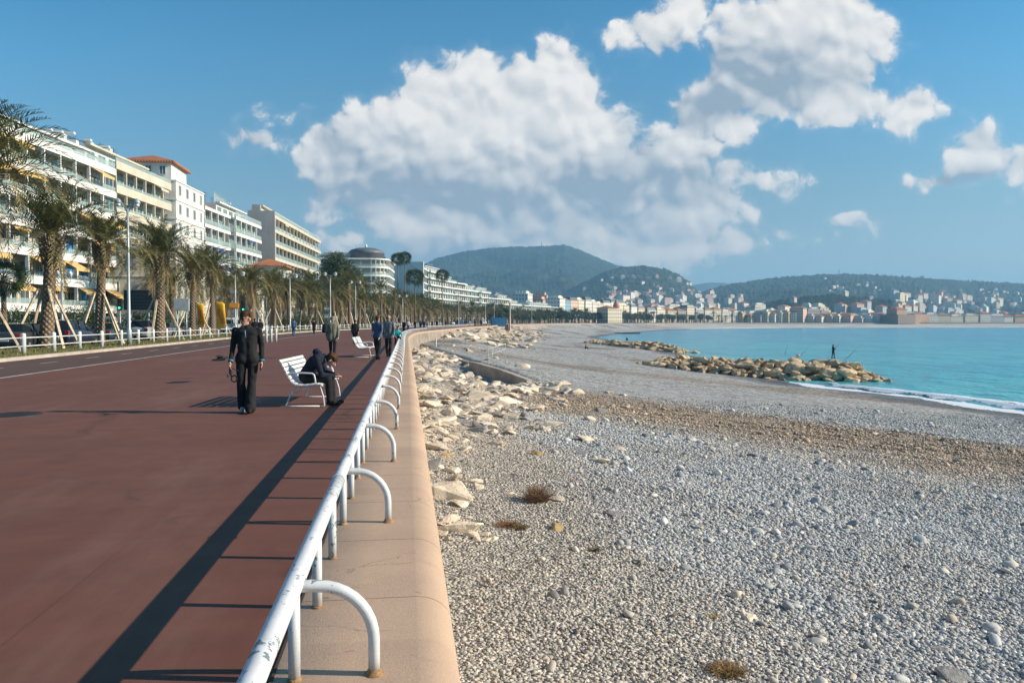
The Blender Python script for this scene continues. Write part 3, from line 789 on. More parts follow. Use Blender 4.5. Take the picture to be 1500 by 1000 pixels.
# ------------------------------------------------------------------ benches
bw = pmat('bench_white', (.70, .70, .69), .45, .10, 6, bump=.15, bscale=40)
bench_prof = [(.46, .405), (.40, .425), (.30, .420), (.20, .408), (.10, .402), (.0, .41), (-.07, .445), (-.125, .505), (-.165, .58), (-.20, .655), (-.235, .73), (-.275, .81), (-.315, .875)]
def make_bench(loc, rz, label):
    """local +x is the way the sitter faces, y along the bench"""
    root = empty('bench', loc, rz, label, 'bench')
    L_ = 1.05
    cur = [Vector((p[0], 0, p[1])) for p in bench_prof]
    seat, back = MB(), MB()
    for i in range(len(cur) - 1):
        a, c_ = cur[i], cur[i + 1]; d = (c_ - a); ln = d.length; d.normalize(); nrm = Vector((-d.z, 0, d.x)) * -1
        m = (a + c_) / 2; hw = ln * .5 - .009
        tgt = seat if i < 6 else back
        M = Matrix((( d.x, 0, nrm.x, m.x), (0, 1, 0, 0), (d.z, 0, nrm.z, m.z), (0, 0, 0, 1)))
        tgt.box(-hw, hw, -L_, L_, -.013, .013, 0, M)
    seat.build('seat', bw, root, bevel=.005); back.build('backrest', bw, root, bevel=.005)
    for y_ in (-.93, .93):
        m2 = MB()
        m2.tube([Vector((p[0], y_, p[1] - .022)) for p in bench_prof], .013, 8); m2.build('seat_frame', bw, root)
        m2 = MB(); m2.tube([(.40, y_, .395), (.46, y_, .20), (.485, y_, .02), (.47, y_, .012), (.40, y_, .012)], .014, 8); m2.build('leg', bw, root)
        m2 = MB(); m2.tube([(-.02, y_, .385), (-.14, y_, .20), (-.22, y_, .02), (-.21, y_, .012), (-.10, y_, .012), (.40, y_, .012)], .014, 8); m2.build('leg', bw, root)
        m2 = MB(); ya = y_ * 1.10
        m2.tube([(-.17, ya, .60), (-.10, ya, .625), (.10, ya, .63), (.28, ya, .62), (.315, ya, .595), (.33, ya, .53), (.345, ya, .41)], .016, 8); m2.build('armrest', bw, root)
    m2 = MB(); m2.tube([(-.15, -.93, .22), (-.15, .93, .22)], .011, 6); m2.build('stretcher', bw, root)
    return root
BENCH = ground(441, 578)       # middle of the bench on the ground
bx = Vector((BENCH.x, BENCH.y, 0)); BROT = math.atan2(-hs.y, hs.x) * 0 + R(-4)
bench1 = make_bench((-1.93, 15.95, 0), BROT, 'curved white slatted bench with the hunched man sitting on it')
g2 = ground(533, 520); bench2 = make_bench((-1.95, 36.0, 0), R(-5), 'empty curved white slatted bench farther off behind the two walkers')

# ------------------------------------------------------------------ street lamps and signals
gal = pmat('galvanised_grey', (.42, .46, .46), .45, .08, 3, metal=.3)
lampg, t, b = new_mat('lamp_glass'); b.inputs['Base Color'].default_value = (.80, .86, .95, 1); b.inputs['Roughness'].default_value = .15
def street_lamp(loc, h, label, heads=2, size=1.0, group='tall grey street lamps on the verge'):
    root = empty('street_lamp', loc, random.uniform(-.2, .2), label, 'street lamp', group)
    m2 = MB(); m2.lathe([(.16, 0), (.16, .9), (.10, 1.0), (.085, h * .6), (.065, h)], 10); m2.build('pole', gal, root)
    m2 = MB()
    for sgn in ((-1, 1) if heads == 2 else (1,)):
        m2.tube([(0, 0, h - .5), (.35 * sgn * size, 0, h - .1), (.75 * sgn * size, 0, h + .25), (1.0 * sgn * size, 0, h + .3)], .03, 6)
    m2.build('arm', gal, root)
    for sgn in ((-1, 1) if heads == 2 else (1,)):
        m2 = MB(); m2.lathe([(.05, h + .42), (.22 * size, h + .36), (.36 * size, h + .20), (.38 * size, h + .12)], 14, (1.0 * sgn * size, 0)); hd = m2.build('lamp_hood', gal, root)
        m2 = MB(); m2.ball((1.0 * sgn * size, 0, h + .05), .27 * size, 12, 8); m2.build('globe', lampg, hd)
    return root
gl = ground(188, 507, .1)
street_lamp((at(189, 470, 52).x, 52, .1), 8.6, 'tall grey street lamp with a glazed head rising between the second and third palms', 2, .55)
for px, y, h in ((345, 92, 6.6), (425, 112, 7.5), (484, 126, 8.6), (521, 152, 8.6), (590, 182, 7)):
    street_lamp((at(px, 470, y).x, y, .1), h, 'slender two headed grey street lamp near the %s' % {345: 'orange shop sign', 425: 'man in denim', 484: 'man in the khaki coat', 521: 'woman in black', 590: 'cyclist'}[px], 2, .8)
for k, (px, py, Y) in enumerate(((672, 430, 260), (711, 438, 300), (724, 443, 330), (779, 452, 380), (845, 462, 520))):
    g = at(px, 470, Y); street_lamp((g.x, Y, 0), at(px, py, Y).z, 'far white street lamp standing in the distant palm rows', 2, 1.2, 'far street lamps')
# old style lantern cluster by the first palm
def lantern(loc, label):
    root = empty('lantern_post', loc, 0, label, 'street lamp')
    m2 = MB(); m2.lathe([(.20, 0), (.18, .5), (.09, .7), (.07, 4.2), (.10, 4.3), (.05, 4.4), (.05, 5.5)], 12); m2.build('pole', gal, root)
    m2 = MB()
    for a in (0, 90, 180, 270):
        ca, sa = math.cos(R(a)), math.sin(R(a))
        m2.tube([(0, 0, 4.35), (.35 * ca, .35 * sa, 4.15), (.62 * ca, .62 * sa, 4.35), (.62 * ca, .62 * sa, 4.6)], .022, 6)
    m2.build('bracket', gal, root)
    for a in (0, 90, 180, 270, None):
        ca, sa = (math.cos(R(a)) * .62, math.sin(R(a)) * .62) if a is not None else (0, 0)
        z = 4.62 if a is not None else 5.5
        m2 = MB(); m2.lathe([(.07, z), (.15, z + .30), (.16, z + .32), (.02, z + .50)], 8, (ca, sa)); m2.build('lantern', lampg, root)
g = at(91, 470, 62); lantern((g.x, g.y, .1), 'pale lantern post with a cluster of glass lanterns right of the nearest palm trunk')
blk = pmat('signal_black', (.015, .016, .017), .5, .1)
grn = bpy.data.materials.new('signal_green'); grn.use_nodes = True; t = NT(grn.node_tree); t.n.clear()
e = t.node('ShaderNodeEmission'); e.inputs[0].default_value = (.03, .85, .45, 1); e.inputs[1].default_value = 2.2
oo = t.node('ShaderNodeOutputMaterial'); t.l.new(e.outputs[0], oo.inputs[0])
def signal(px, Y, ztop, label):
    g = at(px, 470, Y); root = empty('traffic_light', (g.x, Y, 0), -YAW, label, 'traffic light')
    m2 = MB(); m2.lathe([(.06, 0), (.055, ztop - .9)], 8); m2.build('pole', gal, root)
    m2 = MB(); m2.box(-.17, .17, -.12, .12, ztop - .95, ztop); m2.build('housing', blk, root, bevel=.02)
    for k in range(3):
        m2 = MB(); M = Matrix.Translation((0, -.121, ztop - .18 - .29 * k)) @ Matrix.Rotation(R(90), 4, 'X')
        m2.lathe([(.001, 0), (.09, .0), (.09, .015), (.001, .03)], 12, M=M); m2.build('lens', grn if k == 2 else blk, root)
signal(176, 68, 3.4, 'traffic light showing green beside the dark information board')
signal(357, 76, 3.4, 'traffic light showing green above the walking man\'s head')
# dark information board between second and third palms
def board(px0, px1, py0, py1, Y, name, label, mat, cat, legs=True):
    a, c_ = at(px0, py1, Y), at(px1, py0, Y)
    root = empty(name, ((a.x + c_.x) / 2, Y, 0), -YAW * 0, label, cat)
    w_ = (c_.x - a.x) / 2
    m2 = MB(); m2.box(-w_, w_, -.12, .12, a.z, c_.z); m2.build('panel', mat, root, bevel=.03)
    if legs:
        for x_ in (-w_ * .6, w_ * .6):
            m2 = MB(); m2.tube([(x_, .05, 0), (x_, .05, a.z)], .06, 8); m2.build('support', gal, root)
    return root, w_, a.z, c_.z
bd = pmat('board_black', (.012, .018, .026), .35, .2, 3)
r_, w_, z0, z1 = board(182, 226, 425, 454, 66, 'information_board', 'large unlit dark electronic information board on legs behind the third palm', bd, 'sign')
m2 = MB()
for k in range(5): m2.box(-w_ + .1, w_ - .1, -.135, -.12, z0 + .2 + k * (z1 - z0 - .3) / 5, z0 + .26 + k * (z1 - z0 - .3) / 5)
m2.build('slat', pmat('board_slat', (.035, .045, .06), .4), r_)
wh = pmat('panel_pale', (.42, .46, .47), .5)
board(255, 277, 437, 455, 72, 'roadside_panel', 'pale grey roadside panel right of the third palm', wh, 'sign')
# yellow banners
yel = pmat('banner_yellow', (.80, .42, .015), .7, .12, 1.5); red = pmat('banner_mark', (.45, .10, .03), .7)
def banner(px, Y, w_, ztop, label):
    g = at(px, 470, Y); root = empty('banner', (g.x, Y, .1), -.15, label, 'banner', 'yellow feather banners by the verge')
    m2 = MB(); n = 14; vs = []
    for i in range(n + 1):
        z = .75 + (ztop - .75) * i / n; q = i / n
        wd = w_ * (1 if q > .22 else .25 + 3.4 * q); wd = wd * (1 - .25 * max(0, (q - .93) / .07))
        for k in range(5):
            u = k / 4; vs.append((-w_ / 2 + (1 - q) * .22 + wd * u * 1.0, .05 * math.sin(3 * u + 4 * q), z))
    f = [tuple(r) for r in grid_faces(n + 1, 5)]; m2.add(vs, f, 0, True); o = m2.build('cloth', yel, root)
    md = o.modifiers.new('t', 'SOLIDIFY'); md.thickness = .01
    m2 = MB(); m2.tube([(-w_ / 2 + .2, 0, 0), (-w_ / 2 + .1, 0, 1.0), (-w_ / 2 - .03, 0, ztop)], .018, 6); m2.build('pole', gal, root)
    m2 = MB(); rs_ = random.Random(int(px))
    for k in range(5):
        zz = 1.3 + k * (ztop - 1.8) / 5; x_ = rs_.uniform(-.1, .22)
        m2.prism([(x_ - .11, zz), (x_ - .03, zz + .2), (x_ + .12, zz + .12), (x_ + .08, zz - .08)], -.075, -.065)
    m2.build('printed_mark', red, root)
banner(293, 73, .62, 3.0, 'narrower yellow banner behind the fifth palm trunk'); banner(322, 71, .82, 3.1, 'wide yellow banner right of the fifth palm with red marks')
og = pmat('sign_orange', (.80, .30, .03), .6)
board(336, 350, 444, 451, 92, 'shop_sign', 'orange shop sign above the white canopy', og, 'sign')
# ------------------------------------------------------------------ palms
fm_, t, b = new_mat('palm_frond')
geo = t.node('ShaderNodeNewGeometry'); r = geo.outputs['Random Per Island']
oi = t.node('ShaderNodeObjectInfo').outputs['Random']
dead = t.node('ShaderNodeAttribute', attribute_name='dry').outputs['Fac']
c = t.mix(r, (.140, .155, .045), (.050, .070, .022))
c = t.mix(dead, c, t.mix(r, (.40, .29, .12), (.25, .18, .075)))
c = t.mix(1.0, c, t.mix(oi, (.8, .84, .8), (1.2, 1.14, 1.1)), 'MULTIPLY')
t.put(b.inputs['Base Color'], c); b.inputs['Roughness'].default_value = .55; b.inputs['Specular IOR Level'].default_value = .35
tr = t.node('ShaderNodeBsdfTranslucent'); t.put(tr.inputs[0], c); mx = t.node('ShaderNodeMixShader'); mx.inputs[0].default_value = .22
t.l.new(b.outputs[0], mx.inputs[1]); t.l.new(tr.outputs[0], mx.inputs[2]); out = [n for n in t.n if n.type == 'OUTPUT_MATERIAL'][0]; t.l.new(mx.outputs[0], out.inputs[0])
tm, t, b = new_mat('palm_trunk')
pos = t.node('ShaderNodeTexCoord').outputs['Object']; sp = t.sep(pos)
angn = t.m('ARCTAN2', sp[1], sp[0])
a1 = t.m('ADD', t.m('MULTIPLY', angn, 3.5), t.m('MULTIPLY', sp[2], 13)); a2 = t.m('SUBTRACT', t.m('MULTIPLY', angn, 3.5), t.m('MULTIPLY', sp[2], 13))
dia = t.m('MULTIPLY', t.m('ABSOLUTE', t.m('SINE', a1)), t.m('ABSOLUTE', t.m('SINE', a2)))
n1 = t.noise(pos, 6, 5, .65)
c = t.mix(t.step(dia, .0, .55), (.085, .055, .035), (.33, .235, .155))
c = t.mix(t.step(n1, .4, .7, 0, .6), c, (.18, .13, .09))
t.put(b.inputs['Base Color'], c); b.inputs['Roughness'].default_value = .95
t.put(b.inputs['Normal'], t.bump(t.m('ADD', dia, t.m('MULTIPLY', n1, .5)), 1.0, .06))
wood = pmat('stake_wood', (.70, .54, .38), .8, .2, 5, bump=.3)

def crown_mesh(name, seed, nfr=80, L=4.3, droop=.55, leaf=.52, pairs=36, dead_n=9):
    rs = np.random.RandomState(seed); V_ = []; Fa = []; dry = []
    def leafq(p, d, wdt, side, dr):
        n = len(V_); tip = p + d
        V_.extend([p - side * wdt * .5, p + side * wdt * .5, p + d * .55 + side * wdt * .42, tip, p + d * .55 - side * wdt * .42])
        Fa.append((n, n + 1, n + 2, n + 4)); Fa.append((n + 4, n + 2, n + 3, n + 3)); dry.extend([dr] * 5)
    for i in range(nfr + dead_n):
        isd = i >= nfr
        az = i * 2.39996 + rs.uniform(-.2, .2)
        q = (i + .5) / nfr if not isd else 1.0
        el = (1.42 - 1.34 * q ** .95 + rs.uniform(-.08, .08)) if not isd else rs.uniform(-.75, -1.2)
        LL = L * (.72 + .28 * min(1, q * 2)) * rs.uniform(.88, 1.08) * (.62 if isd else 1)
        out_ = np.array([math.cos(az), math.sin(az), 0.]); up = np.array([0, 0, 1.])
        N = pairs if not isd else pairs // 2
        p = np.array([0, 0, 0.]) + out_ * .20 + up * (.25 * math.sin(el) + (.0 if not isd else -.15)); e = el; st = LL / N; prev = None
        dr0 = 1.0 if isd else (rs.rand() * .22 if q < .65 else min(1, rs.rand() * .5 + .12))
        twist = rs.uniform(-.35, .35); sidec = rs.uniform(-.18, .18)
        pts = []
        for k in range(N + 1):
            pts.append(p.copy())
            f = k / N
            d = out_ * math.cos(e) + up * math.sin(e)
            d = d + np.array([-math.sin(az), math.cos(az), 0]) * sidec * f
            p = p + d * st
            e -= (.030 + .075 * f) * droop * (34 / N) * (.75 + .5 * max(0, math.cos(e)))
            e = max(e, -1.5)
        for k in range(N):
            a, c_ = pts[k], pts[k + 1]; d = (c_ - a); d /= np.linalg.norm(d) + 1e-9
            sd = np.cross(d, up); sd /= np.linalg.norm(sd) + 1e-6; nr = np.cross(sd, d)
            w_ = .026 * (1 - k / N) + .006; n = len(V_)
            V_.extend([a - sd * w_, a + sd * w_, c_ + sd * w_ * .95, c_ - sd * w_ * .95]); Fa.append((n, n + 1, n + 2, n + 3)); dry.extend([max(dr0, .45)] * 4)
            f = k / N
            if f < .07: continue
            ll = leaf * (math.sin(math.pi * min(1, f * .93 + .09)) ** .6) * rs.uniform(.85, 1.15) * (.8 if isd else 1)
            for sg in (-1, 1):
                v = sg * sd * (.78 - .25 * f) + d * (.55 + .45 * f) + nr * (.32 + twist * .2 * sg) + rs.uniform(-.14, .14, 3)
                v /= np.linalg.norm(v); v = v * ll + up * (-.12 * ll * (1 + f)) * (1.8 if isd else 1)
                leafq(a + (c_ - a) * rs.rand(), v, .058 if pairs > 20 else .12, d, min(1, dr0 + rs.rand() * .3 * (f > .85)))
    me = bpy.data.meshes.new(name)
    fa = [f if f[2] != f[3] else f[:3] for f in Fa]
    me.from_pydata([tuple(v) for v in V_], [], fa); me.materials.append(fm_)
    at_ = me.attributes.new('dry', 'FLOAT', 'POINT'); at_.data.foreach_set('value', np.array(dry, dtype=np.float32))
    me.update(); return me
crowns = [crown_mesh('palm_crown', 11), crown_mesh('palm_crown', 12, nfr=70, L=4.0, droop=.66), crown_mesh('palm_crown', 13, nfr=76, L=4.5, droop=.48)]
crowns_far = [crown_mesh('palm_crown', 21, nfr=52, pairs=18, leaf=.62, dead_n=8), crown_mesh('palm_crown', 22, nfr=46, pairs=16, leaf=.62, dead_n=8, droop=.7)]
def trunk_mesh(h, r, seed, near=True):
    rs = random.Random(seed); mb = MB(); n = 20 if near else 8; prof = []; N = int(h / .12) if near else 8
    for i in range(N + 1):
        z = h * i / N; q = i / N
        rr = r * (1.15 - .28 * q + .22 * math.exp(-z * 2.5))
        if q > .80: rr *= 1 + .45 * math.sin((q - .80) / .20 * math.pi * .75)
        prof.append((rr * (1 + (.035 if near else 0) * math.sin(z * 21)), z))
    mb.lathe(prof, n)
    if near:                      # cut leaf bases under the crown
        for k in range(150):
            a = k * 2.399; z = h - 1.3 + 1.35 * (k / 150) ** .8; q = z / h
            rr = r * (1.02 + .40 * math.sin(min(1, max(0, (q - .78) / .22)) * math.pi * .75))
            c_ = Vector((math.cos(a) * rr, math.sin(a) * rr, z)); o_ = Vector((math.cos(a), math.sin(a), .75)).normalized(); sd = Vector((-math.sin(a), math.cos(a), 0))
            l_ = .13 + .10 * rs.random() + .15 * (k / 150) ** 2; w_ = .055
            mb.add([c_ - sd * w_, c_ + sd * w_, c_ + o_ * l_ + sd * w_ * .5, c_ + o_ * l_ - sd * w_ * .5, c_ - Vector((0, 0, .08)), c_ + o_ * l_ * .9 - Vector((0, 0, .05))], [(0, 1, 2, 3), (0, 3, 5, 4), (1, 4, 5, 2), (2, 5, 3)])
    return mb.mesh('palm_trunk', tm)
tr_near = [trunk_mesh(5.3, .33, 1), trunk_mesh(5.0, .29, 2), trunk_mesh(5.6, .27, 3)]
tr_far = [trunk_mesh(5.2, .30, 4, False), trunk_mesh(7.5, .26, 5, False)]
sm2 = MB(); sm2.box(-.065, .065, -.05, .05, -.15, 3.55); stake_me = sm2.mesh('stake', wood)
def palm(loc, rz, ti, ci, h_scale, c_scale, label, group, near=True, stakes=3, name='palm_tree', ph=0.0):
    root = empty(name, loc, rz, label, 'palm tree', group)
    tme = (tr_near if near else tr_far)[ti]; th = (5.3, 5.0, 5.6)[ti] if near else (5.2, 7.5)[ti]
    lean = (random.uniform(-.055, .055), random.uniform(-.055, .055))
    link('trunk', tme, root, scale=(c_scale * (1 if near else 1), c_scale, h_scale), rot=(lean[0], lean[1], 0))
    top = Vector((math.sin(lean[1]) * th * h_scale, -math.sin(lean[0]) * th * h_scale, th * h_scale + .05))
    link('crown', (crowns if near else crowns_far)[ci], root, loc=top, scale=(c_scale,) * 3, rot=(random.uniform(-.08, .08), random.uniform(-.08, .08), random.uniform(0, 6)))
    for k in range(stakes):
        a = ph + k * 2 * math.pi / stakes - rz; d = Vector((math.cos(a), math.sin(a), 0))
        p = d * 1.85; tlt = Vector((-d.x * 1.45, -d.y * 1.45, 3.15)).normalized()
        link('stake', stake_me, root, loc=p, rot=tlt.to_track_quat('Z', 'Y').to_euler())
    return root
G1 = 'newly planted date palms with wooden stakes along the verge'
firsts = [(-38, 39.0, 'large staked date palm at the left edge whose fronds enter the picture from outside'),
          (67, 46.6, 'staked date palm with the thickest shaggy trunk, first full palm from the left'),
          (145, 54.0, 'staked date palm directly left of the tall grey street lamp'),
          (233, 65.0, 'staked date palm in front of the dark information board'),
          (282, 75.5, 'staked date palm just left of the wide yellow banner'),
          (311, 84.5, 'staked date palm just right of the wide yellow banner')]
for i, (px, Y, lab) in enumerate(firsts):
    g = at(px, 470, Y)
    palm((g.x, Y, .1), random.uniform(0, 6), i % 3, (0, 2, 1)[i % 3] , (1.50, 1.20, 1.12, 1.22, 1.15, 1.15)[i], (1.25, 1.10, 1.0, 1.08, 1.0, 1.02)[i], lab, G1, True, 4 if i < 4 else 3, ph=.5 + i * .35)
s0 = s_of_y(108)
for k in range(17):
    s = s0 + k * 8.2 + random.uniform(-1, 1); q = off(s, -21.3 + random.uniform(-.5, .5), .1)
    palm(q, random.uniform(0, 6), k % 3 if k < 6 else k % 2, (k * 2 + 1) % 3 if k < 6 else k % 2, random.uniform(1.02, 1.25), random.uniform(1.08, 1.25), 'staked date palm on the verge, %s counted from the left edge' % ORD[k + 6], G1, k < 6, 3, ph=random.uniform(0, 2))
# second row on the central strip and inland row
for row, (d, s_a, step_, nrow, hs_) in enumerate(((-29.0, s_of_y(96), 7.0, 34, 1.1), (-24.5, s_of_y(235), 7.5, 92, 1.05), (-33, s_of_y(300), 9, 80, 1.1))):
    for k in range(nrow):
        s = s_a + k * step_ + random.uniform(-2, 2)
        if s > EDGE_S[-1] - 40: break
        q = off(s, d + random.uniform(-1, 1), 0)
        tall = random.random() < .22
        palm(q, random.uniform(0, 6), 1 if tall else 0, random.randint(0, 1), random.uniform(.9, 1.15) * hs_, random.uniform(1.1, 1.45),
             'unstaked feathery palm in the dense far rows along the promenade', 'palms of the far rows along the bay', False, 0)
# small fan palms and shrubs by the buildings
shr = bpy.data.materials.new('x'); bpy.data.materials.remove(shr)
lf, t, b = new_mat('broad_leaf')
r = t.node('ShaderNodeNewGeometry').outputs['Random Per Island']
c = t.mix(r, (.050, .085, .022), (.022, .042, .014)); t.put(b.inputs['Base Color'], c); b.inputs['Roughness'].default_value = .6
bark = pmat('bark', (.12, .085, .06), .95, .3, 4, bump=.6)
def leaf_cloud(name, blobs, n, size, seed, mat=None):
    """many small leaf faces spread through several clumps"""
    rs = np.random.RandomState(seed); vs = []
    wts = np.array([bb[3] * bb[4] * bb[5] for bb in blobs]); wts = wts / wts.sum()
    for bb, wt in zip(blobs, wts):
        m = int(n * wt); u = rs.randn(m, 3); u /= np.linalg.norm(u, axis=1)[:, None]
        rad = rs.rand(m) ** .45; rad *= 1 + .18 * np.sin(u[:, 0] * 7 + seed) * np.sin(u[:, 1] * 6) + .12 * np.sin(u[:, 2] * 13)
        p = np.array(bb[:3]) + u * rad[:, None] * np.array(bb[3:6])
        a = rs.randn(m, 3); a /= np.linalg.norm(a, axis=1)[:, None]; c_ = rs.randn(m, 3); c_ /= np.linalg.norm(c_, axis=1)[:, None]
        sz = size * (.6 + .8 * rs.rand(m))[:, None]
        vs.append(np.stack([p - a * sz, p + c_ * sz * .5, p + a * sz, p - c_ * sz * .5], 1).reshape(-1, 3))
    V_ = np.concatenate(vs); return npmesh(name, V_, np.arange(len(V_)).reshape(-1, 4), mat or lf, False)
def tree(loc, blobs, n, size, label, name='tree', trunk_h=3, group=None, seed=1, cat='tree', mat=None):
    root = empty(name, loc, 0, label, cat, group)
    link('crown', leaf_cloud(name + '_crown', blobs, n, size, seed, mat), root)
    m2 = MB(); m2.tube([(0, 0, -.1), (.1, .05, trunk_h * .5), (0, 0, trunk_h)], [.32, .24, .2], 8)
    for bb in blobs[:5]:
        m2.tube([(0, 0, trunk_h * .8), ((bb[0]) * .5, bb[1] * .5, (trunk_h + bb[2]) * .5), (bb[0], bb[1], bb[2])], [.18, .11, .04], 6)
    m2.build('trunk', bark, root); return root
Yp = 190.0
def rel_(px, py, Y, base): q = at(px, py, Y) - base; return (q.x, q.y, q.z)
base = at(500, 470, Yp); base.z = 0
bl = []
for px, py, rx, rz_ in ((488, 385, 2.6, 2.4), (500, 392, 3.2, 2.6), (512, 402, 3.0, 2.2), (480, 396, 2.2, 2.2), (522, 408, 1.8, 1.8), (485, 408, 2.6, 2.2), (495, 418, 3.2, 2.2), (512, 418, 3.0, 2.0), (505, 408, 3.0, 1.6), (494, 376, 1.8, 1.4)):
    q = rel_(px, py, Yp, base); bl.append((q[0], q[1] + random.uniform(-1, 1), q[2], rx, rx, rz_))
tree(tuple(base), bl, 30000, .17, 'dark green stone pine with a broad rounded crown before the round-cornered block', 'pine_tree', 9.5, seed=4)
k = 0
for px, Y, w_, h_ in ((8, 62, 2.4, 2.6), (52, 66, 2.6, 2.4), (118, 70, 2.6, 2.8), (140, 74, 2.0, 3.2), (205, 76, 2.6, 2.4), (222, 78, 2.2, 2.2), (258, 84, 2.2, 2.0), (300, 92, 2.0, 2.2), (415, 125, 2.4, 2.4), (440, 135, 2.4, 2.6), (470, 150, 3, 3), (545, 190, 3, 3.2), (565, 205, 3.4, 3.6)):
    g = at(px, 470, Y); k += 1
    bl = [(random.uniform(-w_, w_) * .5, random.uniform(-.6, .6), h_ * random.uniform(.35, .75), w_ * .55, w_ * .5, h_ * .4) for _ in range(5)]
    root = empty('shrub', (g.x, Y, .05), 0, '%s bushy green roadside shrub counted from the left edge' % ORD[k - 1], 'shrub', 'roadside shrubs before the apartment blocks')
    link('foliage', leaf_cloud('foliage', bl, 2600, .085, 40 + k), root)
    m2 = MB()
    for _ in range(5): m2.tube([(0, 0, 0), (random.uniform(-.6, .6), random.uniform(-.4, .4), h_ * .6)], [.05, .02], 5)
    m2.build('stem', bark, root)
# dark fan palm at the left edge, tall fan palms beyond
def fan_mesh(seed, n=46, L=.95, nl=13):
    rs = np.random.RandomState(seed); V_ = []; Fa = []
    for i in range(n):
        az = i * 2.4 + rs.uniform(-.4, .4); el = math.asin(1 - 1.75 * (i + .5) / n) + rs.uniform(-.15, .15); d = np.array([math.cos(az) * math.cos(el), math.sin(az) * math.cos(el), math.sin(el)])
        sd = np.cross(d, [0, 0, 1.]); sd /= np.linalg.norm(sd) + 1e-6; ro_ = rs.uniform(-1.3, 1.3); sd = sd * math.cos(ro_) + np.cross(d, sd) * math.sin(ro_); p = d * L * .75
        m = len(V_); V_.extend([-sd * .02, sd * .02, p + sd * .02, p - sd * .02]); Fa.append((m, m + 1, m + 2, m + 3))
        for k in range(nl):
            a = (k / (nl - 1) - .5) * 2.6; v = (d * math.cos(a) + sd * math.sin(a)) * L * .8 + np.array([0, 0, -.12 * L]); q = np.cross(v, d + [0, 0, .01]); 
            w_ = sd * .035 * math.cos(a) + d * .035 * math.sin(-a)
            m = len(V_); V_.extend([p, p + v * .6 + w_, p + v, p + v * .6 - w_]); Fa.append((m, m + 1, m + 2, m + 3))
    me = bpy.data.meshes.new('fan_crown'); me.from_pydata([tuple(v) for v in V_], [], Fa); me.materials.append(lf); me.update(); return me
fan = fan_mesh(5)
for px, py, Y, sc, lab in ((6, 408, 50, 1.0, 'small dark fan palm with a leaning brown trunk at the left edge'), (583, 380, 235, 1.7, 'tall fan palm rising beyond the round-cornered block, left one of a pair'),
                      (593, 378, 238, 1.7, 'tall fan palm rising beyond the round-cornered block, right one of a pair'), (648, 404, 262, 1.9, 'tall dark fan palm before the long white terrace of blocks'), (608, 407, 232, 2.3, 'broad dark palm between the pair of fan palms and the white gable')):
    g = at(px, 470, Y); top = at(px, py, Y).z; root = empty('fan_palm', (g.x, Y, .05), 0, lab, 'palm tree')
    link('crown', fan, root, loc=(0, 0, top), scale=(sc,) * 3)
    m2 = MB(); m2.tube([(.1, 0, 0), (0, 0, top * .5), (0, 0, top)], [.20, .15, .13], 8); m2.build('trunk', tm, root)

# bushy trees in front of the far seafront
far_crown = [leaf_cloud('tree_crown', [(0, 0, 5.2, 2.9, 2.9, 2.3), (1.5, .5, 4.4, 2.2, 2.2, 1.7), (-1.6, -.4, 4.6, 2.2, 2.2, 1.8), (.2, -.8, 6.3, 1.8, 1.8, 1.6)], 1500, .34, 71 + i) for i in range(2)]
m2 = MB(); m2.tube([(0, 0, 0), (.1, 0, 2), (0, 0, 4.6)], [.28, .22, .12], 6); far_trunk = m2.mesh('tree_trunk', bark)
for k in range(70):
    s = s_of_y(395) + k * 7.5 + random.uniform(-3, 3)
    if s > EDGE_S[-1] - 30: break
    q = off(s, -19 - random.uniform(0, 6), 0); root = empty('street_tree', q, random.uniform(0, 6), 'dark bushy tree in the line before the far seafront blocks', 'tree', 'bushy trees before the far seafront')
    sc_ = random.uniform(.75, 1.25); root.scale = (sc_,) * 3
    link('crown', far_crown[k % 2], root); link('trunk', far_trunk, root)
# ------------------------------------------------------------------ apartment blocks
def glassy(name, c1, c2, rough=.08, sc=.6):
    m, t, b = new_mat(name)
    oi = t.node('ShaderNodeObjectInfo').outputs['Random']; pos = t.node('ShaderNodeTexCoord').outputs['Object']
    c = t.mix(oi, c1, c2); c = t.mix(t.step(t.noise(pos, sc, 3, .5), .35, .65, 0, .6), c, tuple(q * .5 for q in c1))
    t.put(b.inputs['Base Color'], c); b.inputs['Roughness'].default_value = rough; b.inputs['Specular IOR Level'].default_value = .8
    return m
pane_m = glassy('window_glass', (.035, .055, .06), (.14, .19, .19))
pane_g = glassy('window_curtained', (.10, .22, .20), (.26, .36, .33), .2)
frame_m = pmat('window_frame', (.62, .62, .60), .5, .08)
def wmat(name, c, s=.4, c2=None):
    m, t, b = new_mat(name); pos = t.node('ShaderNodeTexCoord').outputs['Object']
    n1 = t.noise(pos, s, 4, .6); n2 = t.noise(t.v('MULTIPLY', pos, (1.6, 1.6, .18)), 1.0, 5, .7)
    q = t.mix(t.step(n1, .3, .7), c, tuple(v * .84 for v in c)); q = t.mix(t.step(n2, .52, .74, 0, .35), q, tuple(v * .62 for v in c))
    t.put(b.inputs['Base Color'], q); b.inputs['Roughness'].default_value = .85
    return m
W_white = wmat('render_white', (.74, .71, .65)); W_cream = wmat('render_cream', (.60, .54, .42)); W_grey = wmat('render_grey', (.36, .35, .34))
W_greyd = wmat('render_dark', (.24, .235, .21)); W_pink = wmat('render_pink', (.58, .44, .36)); W_yell = wmat('render_ochre', (.58, .44, .24)); W_blue = wmat('render_paleblue', (.34, .50, .58))
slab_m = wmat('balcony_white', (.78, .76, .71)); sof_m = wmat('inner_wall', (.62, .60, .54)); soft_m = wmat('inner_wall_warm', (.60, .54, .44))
tile_m, t, b = new_mat('roof_tiles')
